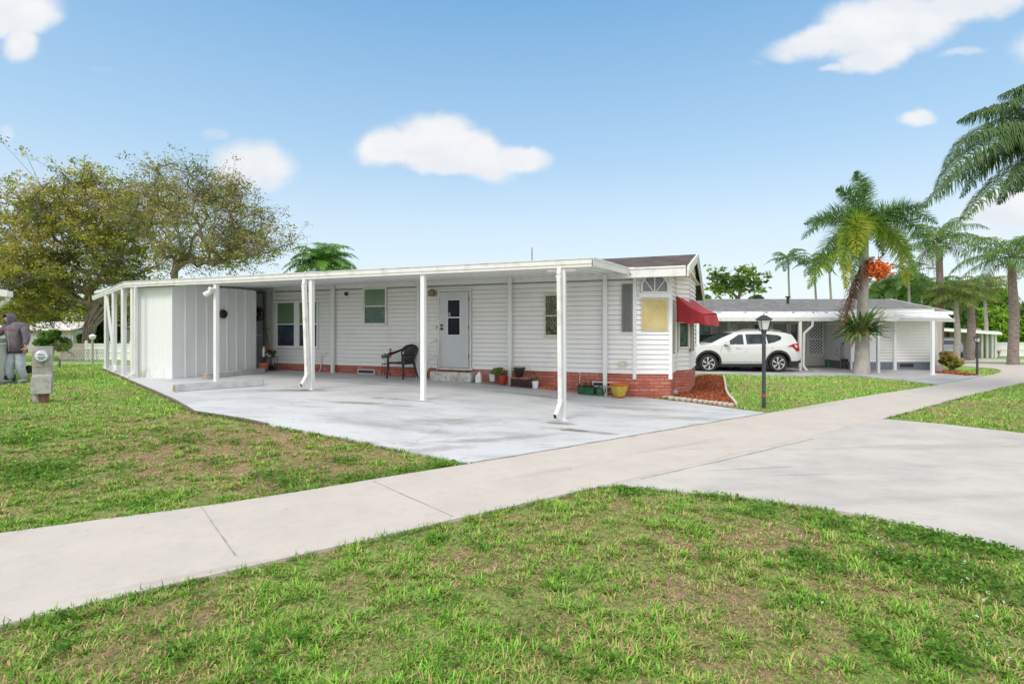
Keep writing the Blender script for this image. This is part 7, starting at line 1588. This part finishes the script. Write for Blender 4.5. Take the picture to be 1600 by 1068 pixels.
# little palm seedling
def frond_arrays(p0, p1, p2, ll, lw, n, plume=0, hang=.6, t0=.12, cA=(.1, .2, .04), cB=(.2, .3, .06), rr=.02, side=None, taper=.35, jag=.15, rcol=(.2, .25, .1)):
    """leaflets along a quadratic curve: verts, quads, colours"""
    p0, p1, p2 = map(np.array, (p0, p1, p2)); V, Fc, T = [], [], []
    def B(t): return p0*(1-t)**2+p1*2*t*(1-t)+p2*t*t
    def D(t): d = (p1-p0)*(1-t)+(p2-p1)*t; return d/(np.linalg.norm(d)+1e-9)
    m = 12; o = 0
    for i in range(m):       # rachis
        for t in (i/m, (i+1)/m):
            d = D(t); s = np.cross(d, (0, 0, 1)); s /= np.linalg.norm(s)+1e-9; u = np.cross(s, d); q = rr*(1-.8*t); c = B(t); V += [c-s*q, c-u*q, c+s*q, c+u*q]; T += [rcol]*4
        for j in range(4): Fc.append((o+j, o+(j+1) % 4, o+4+(j+1) % 4, o+4+j))
        o += 8
    cA, cB = np.array(cA), np.array(cB)
    for i in range(n):
        t = t0+(1-t0)*(i+random.random()*.5)/n; c = B(t); d = D(t); s = np.cross(d, (0, 0, 1.)); s /= np.linalg.norm(s)+1e-9; u = np.cross(s, d)
        env = (math.sin(math.pi*min(1, .25+t*.75))**.6)*(1-taper*t); L = ll*env*random.uniform(.8, 1.1)
        for sg in (-1, 1):
            hang_ = hang*random.uniform(.6, 1.35)
            if plume: a = random.uniform(-1.3, 1.5); dr = s*sg*math.cos(a)+u*math.sin(a)
            else: dr = s*sg + u*random.uniform(-.1, .35)
            dr = dr*1.0 + d*(.55+random.uniform(-jag, jag)); dr /= np.linalg.norm(dr)
            g = np.array((0, 0, -1.))*hang_; e1 = c+dr*L*.45+g*L*.08; d2 = dr*max(.15, 1-hang_*.5)+g; d2 /= np.linalg.norm(d2)+1e-9; e2 = e1+d2*L*.55
            w = np.cross(dr, u if abs(np.dot(dr, u)) < .9 else d); w /= np.linalg.norm(w)+1e-9; w = w*lw
            V += [c-w*.5, c+w*.5, e1+w, e1-w, e2+w*.15, e2-w*.15]; Fc += [(o, o+1, o+2, o+3), (o+3, o+2, o+4, o+5)]; o += 6; k = random.random(); T += [tuple(cA*(1-k)+cB*k)]*6
    return np.array(V), np.array(Fc), np.array(T)
def add_frond(parent, *a, **k):
    nm = k.pop('nm', 'frond'); V, Fc, T = frond_arrays(*a, **k); return tinted(nm, V, Fc, T, leafm, parent)
def generic_palm(name, px_base, Z, px_top, py_top, r0, label, nf=16, fl=2.4, ll=.55, group='palm trees', hang=.7, cols=((.06, .13, .03), (.16, .25, .05)), bark=palmbark, dead=0, lift=1., shaft_=True, nl=34, lw=.02, base_z=None, bow=.3):
    b = gpt(px_base, Z); top = at(px_top, py_top, Z); r = empty(name, b, label, 'palm tree', group)
    mb = MB(); pts = [b+Vector((0, 0, -.2)), b.lerp(top, .1), b.lerp(top, .5)+Vector((bow*.3, 0, 0)), b.lerp(top, .85), top]; mb.tube(pts, [r0*1.35, r0*1.05, r0*.95, r0*.8, r0*.7], 12); mb.build('trunk', bark, r, smooth='auto')
    if shaft_: mb = MB(); mb.tube([top-Vector((0, 0, .5)), top, top+Vector((0, 0, .35))], [r0*.85, r0*.8, r0*.4], 12); mb.build('crown_shaft', shaft, r, smooth='auto')
    T0 = top+Vector((0, 0, .3))
    for i in range(nf):
        az = i*2.399+random.uniform(-.25, .25); el = lift*(1.15-1.5*(i/nf))+random.uniform(-.1, .1); d = Vector((math.cos(az)*math.cos(el), math.sin(az)*math.cos(el), math.sin(el))); L = fl*random.uniform(.85, 1.1)
        p1 = T0+d*L*.55+Vector((0, 0, .12*L)); hd = Vector((math.cos(az), math.sin(az), 0)); p2 = T0+hd*L*(.55+.3*math.cos(el))+Vector((0, 0, L*(math.sin(el)*.75-.35))); k = random.random()*.5
        add_frond(r, T0, p1, p2, ll, lw, nl, hang=hang, cA=cols[0], cB=cols[1], rr=.022)
    for i in range(dead):
        az = random.uniform(0, 6.28); hd = Vector((math.cos(az), math.sin(az), 0)); add_frond(r, T0-Vector((0, 0, .3)), T0+hd*fl*.35, T0+hd*fl*.4-Vector((0, 0, fl*.75)), ll*.6, lw*.8, 26, hang=1, cA=(.2, .13, .09), cB=(.32, .22, .16), rcol=(.2, .13, .09), nm='dead_frond')
    return r
generic_palm('palm_tree', 93, 17.5, 92.5, 560, .035, 'knee high young palm with brown tipped fronds behind the meter box', nf=9, fl=.5, ll=.16, hang=.3, cols=((.08, .14, .03), (.2, .12, .05)), lift=1.1, shaft_=False, nl=14, lw=.008, bark=barkm, bow=.02)
generic_palm('palm_tree', 505, 40, 505, 421, .16, 'palm top peeking over the roof in the middle of the carport', nf=36, fl=3.3, ll=1.0, hang=.5, cols=((.10, .26, .05), (.28, .5, .11)), nl=40, lw=.04)
generic_palm('palm_tree', 1233, 48, 1232, 412, .1, 'small far palm standing alone over the grey roof right of the broadleaf tree', nf=14, fl=2.3, ll=.7, cols=((.06, .16, .05), (.16, .3, .08)), nl=24, lw=.035)
generic_palm('palm_tree', 1276, 46, 1273, 420, .1, 'leftmost of the two far palms partly hidden by the foxtail palm fronds', nf=14, fl=2.4, ll=.7, cols=((.06, .14, .04), (.2, .3, .07)), nl=24, lw=.035)
generic_palm('palm_tree', 1300, 44, 1296, 415, .1, 'rightmost of the two far palms partly hidden by the foxtail palm fronds', nf=14, fl=2.4, ll=.7, cols=((.08, .16, .03), (.24, .3, .07)), nl=24, lw=.035)
generic_palm('queen_palm', 1467, 34, 1468, 386, .22, 'tall ragged queen palm with hanging dead fronds behind the right end of the grey roof', nf=22, fl=3.0, ll=1.0, hang=1.0, cols=((.07, .17, .03), (.24, .37, .08)), dead=5, shaft_=False, nl=34, lw=.022, bark=mat('brown_bark', (.2, .15, .13), .9, col2=(.3, .24, .2), scale=8))
generic_palm('queen_palm', 1583, 26.5, 1581, 412, .21, 'tall queen palm with a grey trunk rising from the lawn near the right edge', nf=24, fl=2.9, ll=.95, hang=1.0, cols=((.07, .17, .03), (.22, .37, .08)), dead=2, shaft_=False, nl=38, lw=.018, bark=mat('grey_brown_bark', (.26, .22, .2), .9, col2=(.17, .12, .1), scale=7, stretch=(1, 1, 2)))
generic_palm('queen_palm', 1515, 36, 1517, 462, .24, 'shorter palm with a pinkish trunk top left of the distant vinyl fence', nf=20, fl=2.5, ll=.9, hang=.9, cols=((.07, .17, .03), (.22, .34, .07)), dead=2, shaft_=False, nl=30, lw=.025, bark=MATS['grey_brown_bark'])
generic_palm('queen_palm', 1495, 33, 1493, 470, .17, 'slender palm trunk directly left of the pinkish palm trunk before the grey blue car', nf=18, fl=2.3, ll=.85, hang=.8, cols=((.1, .16, .04), (.24, .28, .06)), dead=1, shaft_=False, nl=28, lw=.025)
generic_palm('palm_tree', 1540, 44, 1539, 458, .14, 'yellow tinged far palm between the two large queen palms', nf=18, fl=2.6, ll=.9, hang=.9, cols=((.14, .18, .03), (.32, .32, .05)), shaft_=False, nl=26, lw=.03)
# the foxtail palm with its fruit
Zp = 20.6; b = G(1347, 585); ft = empty('foxtail_palm', b, 'foxtail palm with smooth pale trunk, orange fruit and a hanging dead frond', 'palm tree')
Zp = b.y; top = at(1349.5, 402, Zp); mb = MB()
mb.tube([b+Vector((0, 0, -.2)), at(1346.5, 585, Zp), at(1347, 560, Zp), at(1347.5, 520, Zp), at(1348.5, 460, Zp), top], [.34, .29, .255, .225, .18, .165], 18)
mb.build('trunk', mat('foxtail_bark', (.40, .37, .35), .85, col2=(.30, .28, .26), scale=3, bump=.004, bscale=20, layers=[((.2, .19, .17), 6, .55, .75, (1, 1, 4), .5)]), ft, smooth='auto')
mb = MB(); mb.tube([top-Vector((0, 0, .02)), at(1350, 395, Zp), at(1351, 375, Zp), at(1352, 352, Zp)], [.18, .155, .13, .07], 16); mb.build('crown_shaft', mat('pale_shaft', (.42, .44, .33), .5, col2=(.3, .36, .16), scale=3), ft, smooth='auto')
mb = MB(); mb.tube([at(1341, 402, Zp-.15), at(1352, 405, Zp-.3), at(1366, 402, Zp-.1)], [.05, .07, .04], 8); mb.build('bract', mat('bract_grey', (.3, .29, .28), .8), ft)
K = at(1351, 354, Zp)
dkc, gc, yc = ((.08, .19, .04), (.20, .35, .09)), ((.15, .28, .035), (.34, .5, .07)), ((.27, .35, .035), (.52, .55, .08))
for (a1, b1, z1, a2, b2, z2, c_, L) in [
    (1345, 300, .2, 1306, 296, .3, dkc, .5), (1352, 285, .4, 1336, 268, .5, dkc, .45), (1310, 300, -.3, 1252, 375, -.4, dkc, .5), (1300, 330, .3, 1256, 350, .6, dkc, .48),
    (1310, 340, -.6, 1262, 430, -.9, dkc, .5), (1300, 372, -.9, 1262, 452, -1.1, gc, .48), (1330, 310, -1.2, 1316, 420, -1.6, gc, .55), (1318, 325, -1.4, 1322, 455, -1.5, yc, .5), (1338, 330, -1.5, 1338, 400, -1.8, yc, .5), (1350, 330, -1.2, 1330, 440, -1.2, gc, .45),
    (1400, 300, .2, 1466, 350, .4, dkc, .55), (1420, 305, -.3, 1455, 395, -.5, dkc, .5), (1395, 335, -.5, 1435, 440, -.8, gc, .55), (1405, 345, .3, 1418, 450, .5, yc, .5), (1390, 330, 1., 1430, 420, 1.6, dkc, .5),
    (1365, 320, 1.2, 1380, 400, 1.9, dkc, .5), (1330, 330, 1.2, 1300, 400, 1.9, dkc, .5), (1385, 318, -.1, 1450, 322, -.2, dkc, .5)]:
    add_frond(ft, K, at(a1, b1, Zp+z1), at(a2, b2, Zp+z2), L*1.3, .0145, 230, plume=1, hang=.35, jag=.3, cA=c_[0], cB=c_[1], rr=.03, taper=.15, t0=.1)
for (a1, b1, z1, a2, b2, z2, L) in [(1332, 445, -.4, 1305, 520, -.6, .5), (1338, 450, -.5, 1316, 512, -.7, .45), (1342, 430, -.35, 1322, 490, -.4, .4)]:
    add_frond(ft, at(1345, 415, Zp-.2), at(a1, b1, Zp+z1), at(a2, b2, Zp+z2), L, .014, 60, plume=1, hang=.9, cA=(.16, .07, .05), cB=(.34, .2, .13), rr=.03, nm='dead_frond', rcol=(.16, .08, .06), t0=.2)
def blob_cluster(name, c, rad, n, rs, m_, parent, flat=.8):
    bm = bmesh.new(); inv = wm(parent).inverted()
    for _ in range(n):
        v = Vector((random.gauss(0, 1), random.gauss(0, 1), random.gauss(0, 1))).normalized()*random.uniform(.2, 1.05)**.6; v *= .75+.35*math.sin(v.x*9+v.z*7)*math.cos(v.y*8); p = inv @ (Vector(c)+Vector((v.x*rad, v.y*rad, v.z*rad*flat))); bmesh.ops.create_icosphere(bm, subdivisions=1, radius=rs*random.uniform(.8, 1.15), matrix=Matrix.Translation(p))
    me = bpy.data.meshes.new(name); bm.to_mesh(me); bm.free(); me.materials.append(m_); return ob(name, me, parent, True)
om = mat('orange_fruit', (.8, .2, .03), .4, col2=(.62, .11, .02), scale=12)
blob_cluster('fruit_cluster', at(1370, 421, Zp-.35), .56, 620, .045, om, ft)['kind'] = 'stuff'
mb = MB()
for k in range(26): a = random.uniform(-1, 1); p = at(1352, 405, Zp-.25); q = at(1367+a*18, 420+random.uniform(-10, 18), Zp-.35+random.uniform(-.2, .2)); mb.tube([p, p.lerp(q, .6)+Vector((0, 0, .08)), q], .01, 4)
for k in range(14): p = at(1372, 405, Zp+.1); q = at(1372+random.uniform(0, 20), 400+random.uniform(-12, 22), Zp+random.uniform(-.2, .4)); mb.tube([p, q], [.012, .004], 4)
mb.build('fruit_stalks', mat('stalk', (.13, .07, .05), .8), ft)
mb = MB(); 
for k in range(8): a = k*.785; p = at(1347, 587, Zp); mb.tube([p+Vector((.34*math.cos(a), .34*math.sin(a), -.02)), p+Vector((.45*math.cos(a), .45*math.sin(a), -.02))], .05, 5)
mb.build('root_ring', barkm, ft)
# staghorn fern on the trunk
fc = at(1349, 512, Zp-.25); fe = empty('staghorn_fern', fc, 'broad green and brown staghorn fern fastened round the foxtail palm trunk', 'fern')
V, Fc, T = [], [], []; o = 0
for i in range(230):
    az = random.uniform(0, 6.28); el = random.uniform(-.5, 1.0); L = random.uniform(.45, 1.1)*(1 if math.cos(az) > 0 else .85); rt = Vector((math.cos(az)*.24, math.sin(az)*.24+.25, random.uniform(-.25, .2)))+fc
    if math.cos(az) > 0: el += .15
    d = Vector((math.cos(az)*math.cos(el), math.sin(az)*math.cos(el), math.sin(el))); e1 = rt+d*L*.55; e2 = e1+(d+Vector((0, 0, -.75*random.random()))).normalized()*L*.45; w = Vector((-math.sin(az), math.cos(az), random.uniform(-.4, .4)))*random.uniform(.03, .065)
    V += [rt-w*.6, rt+w*.6, e1+w, e1-w, e2+w*.4, e2-w*.4]; Fc += [(o, o+1, o+2, o+3), (o+3, o+2, o+4, o+5)]; o += 6
    c_ = random.choice([(.07, .15, .04), (.13, .24, .05), (.2, .29, .08), (.25, .32, .1)] + ([(.3, .2, .12)] if el < .1 else [])); T += [c_]*6
tinted('strap_leaves', np.array([tuple(v) for v in V]), np.array(Fc), np.array(T), leafm, fe)
mb = MB(); mb.lathe((fc.x, fc.y+.25, fc.z-.3), [(.26, 0), (.36, .15), (.38, .35), (.3, .55)], 14); mb.build('shield_fronds', mat('shield_brown', (.22, .13, .08), .9, col2=(.12, .14, .05), scale=8), fe, smooth=True)
mb = MB(); p = at(1376, 492, Zp-.3); mb.tube([fc+Vector((.2, 0, .1)), p+Vector((-.1, 0, -.15)), p+Vector((.1, 0, .1))], [.06, .05, .07], 7); mb.build('dead_stub', palmbark, fe)
# the big queen palm reaching in from the right
Zq = 12.8; crown = at(1690, 236, Zq); qp = empty('queen_palm', Vector((crown.x+.2, crown.y, float(gz(crown.x, crown.y)))), 'large near queen palm whose arching feathery fronds reach into the upper right corner', 'palm tree')
mb = MB(); b = qp.location.copy(); mb.tube([b, b.lerp(crown, .5)+Vector((.1, 0, 0)), crown], [.22, .17, .15], 14); mb.build('trunk', MATS['grey_brown_bark'], qp, smooth='auto')
qc = ((.05, .11, .035), (.17, .28, .09))
for (a1, b1, z1, a2, b2, z2, L) in [(1560, 120, -.4, 1474, 262, -.7, .62), (1540, 150, -1.2, 1462, 300, -1.6, .62), (1560, 195, -.3, 1428, 335, -.5, .62), (1580, 175, .5, 1470, 290, .9, .6), (1600, 215, -1.1, 1500, 345, -1.7, .55), (1600, 130, .9, 1495, 190, 1.6, .6),
                                    (1650, 100, .3, 1560, 150, .4, .6), (1720, 120, 0, 1800, 240, 0, .6), (1720, 160, -1, 1780, 330, -1.5, .6), (1700, 110, 1.5, 1740, 250, 3, .6), (1680, 140, -1.5, 1660, 300, -3, .6), (1640, 230, -.8, 1590, 300, -1.2, .5), (1610, 160, -.8, 1490, 225, -1.5, .6), (1600, 150, .2, 1500, 310, .1, .6), (1650, 110, -.6, 1540, 175, -1, .55), (1630, 190, -.5, 1560, 320, -.6, .55)]:
    add_frond(qp, crown, at(a1, b1, Zq+z1), at(a2, b2, Zq+z2), L*1.45, .0125, 200, hang=1.15, cA=qc[0], cB=qc[1], rr=.028, taper=.1, t0=.12, jag=.6, rcol=(.14, .17, .08))
# broadleaf tree beyond the grey roof
PAP = [(.08, .17, .03), (.16, .3, .05), (.25, .40, .07), (.36, .48, .11)]
Zb = 44; grow_tree('papaya_tree', gpt(1150, Zb), at(1152, 470, Zb), dome(1133, 440, 20, 21, Zb, 1.2, 20, hollow=.3)+dome(1170, 436, 17, 20, Zb, 1.2, 16, hollow=.3), .8, 'bright green broadleaf tree above the grey roof right of the red awning', PAP, .4, per=42, trunk_r=.15, tip=.025)
bush('background_tree', 1105, 458, 480, 14, 50, 700, .3, PAP, 'tiny round green treetop showing between the roof gable and the broadleaf tree', 'tree', dep=.6, lumps=5)
bush('background_tree', 1180, 455, 480, 30, 48, 1300, .3, [(.05, .1, .04), (.1, .18, .06), (.16, .26, .08)], 'low feathery green treetop right of the broadleaf tree over the grey roof', 'tree', dep=1, lumps=6)
MID = [(.035, .09, .025), (.08, .18, .045), (.16, .28, .06), (.26, .38, .09)]; BRI = [(.06, .15, .012), (.13, .28, .025), (.23, .42, .035), (.33, .5, .06)]
for (px, t, bo, w, Z, cols, lab) in [(1398, 428, 500, 66, 49, BRI, 'bright green treetop just right of the orange fruit cluster'), (1480, 425, 520, 70, 53, MID, 'tall green tree between the two tall queen palms'), (1560, 440, 530, 80, 60, BRI, 'light green tree left of the grey trunked queen palm crown'), (1372, 440, 500, 70, 52, MID, 'mid green treetop directly right of the foxtail trunk over the grey roof'), (1420, 418, 500, 70, 56, MID, 'tall mid green tree above the right end of the grey roof'), (1455, 432, 520, 60, 50, BRI, 'bright green tree behind the tall ragged queen palm'), (1500, 450, 530, 70, 60, MID, 'green tree behind the slender palm trunks'),
                                     (1545, 470, 540, 80, 56, BRI, 'bright lime green tree above the farthest carport roof'), (1600, 462, 540, 90, 58, MID, 'mid green tree above the white vinyl fence'), (1575, 490, 538, 70, 54, BRI, 'lime green shrubby tree just over the white vinyl fence'), (1640, 470, 545, 90, 57, MID, 'green tree at the right edge above the vinyl fence'), (1540, 440, 500, 90, 75, MID, 'hazy green treetops far behind the yellow tinged palm')]:
    bush('background_tree', px, t, bo, w, Z, 6500, .34, cols, lab, 'tree', 'trees beyond the right houses', dep=3, lumps=15)
# palmy fans over the grey roof
for (px, py, Z, lab) in ((1400, 455, 45, 'fan of long palm fronds over the grey roof right of the orange fruit'), (1378, 462, 46, 'low palm crown between the orange fruit and the grey roof ridge'), (1440, 462, 44, 'palm crown just above the right corner of the grey roof'), (1420, 440, 43, 'topmost of the low palm crowns over the right end of the grey roof')):
    generic_palm('palm_tree', px, Z, px, py, .12, lab, nf=14, fl=2.6, ll=.7, hang=.5, cols=((.06, .14, .04), (.2, .34, .1)), nl=26, lw=.03, shaft_=False, lift=1.2)
CRO = [(.10, .16, .03), (.3, .34, .05), (.5, .42, .1), (.5, .25, .14), (.2, .28, .05)]
bush('croton_bush', 1484, 548, 582, 44, 22.5, 2600, .12, CRO, 'yellow green and pink croton bush at the right corner of the neighbouring home', lumps=12, dep=.5)
bush('weed_tuft', 1266, 577, 585, 14, 22.3, 240, .06, HG, 'small weedy tuft at the foot of the neighbour carport post', lumps=4, dep=.1)
b = G(1466, 582); r = lathe_thing('flower_pot', b+Vector((0, 0, .03)), [(.14, 0), (.17, .28), (.15, .28), (.13, .04), (0, .04)], mat('mauve_pot', (.35, .28, .32), .6), 'dull mauve pot at the corner of the neighbouring home beside the croton bush', 'flower pot')
# distant green that closes the horizon
C = []
for i in range(240):
    a = random.uniform(-1.2, 1.2); d_ = random.uniform(105, 150); c = np.array((math.sin(a)*d_, math.cos(a)*d_, 1.)); hgt = random.uniform(1.5, 3.2); q = rng.randn(90, 3); q /= np.linalg.norm(q, axis=1, keepdims=True); C.append(c+q*np.array((6, 3, hgt))*rng.rand(90, 1)**.3)
C = np.concatenate(C); V, Fc = leaf_quads(C, rng.randn(len(C), 3)+np.array((0, 0, .5)), rng.uniform(.8, 1.8, len(C)), .6); T = np.array(MID)[rng.randint(0, 4, len(C))]
tag(tinted('distant_woods', V, Fc, np.repeat(T, 4, 0), leafm), kind='stuff')
print('TIME objects', len(bpy.data.objects))
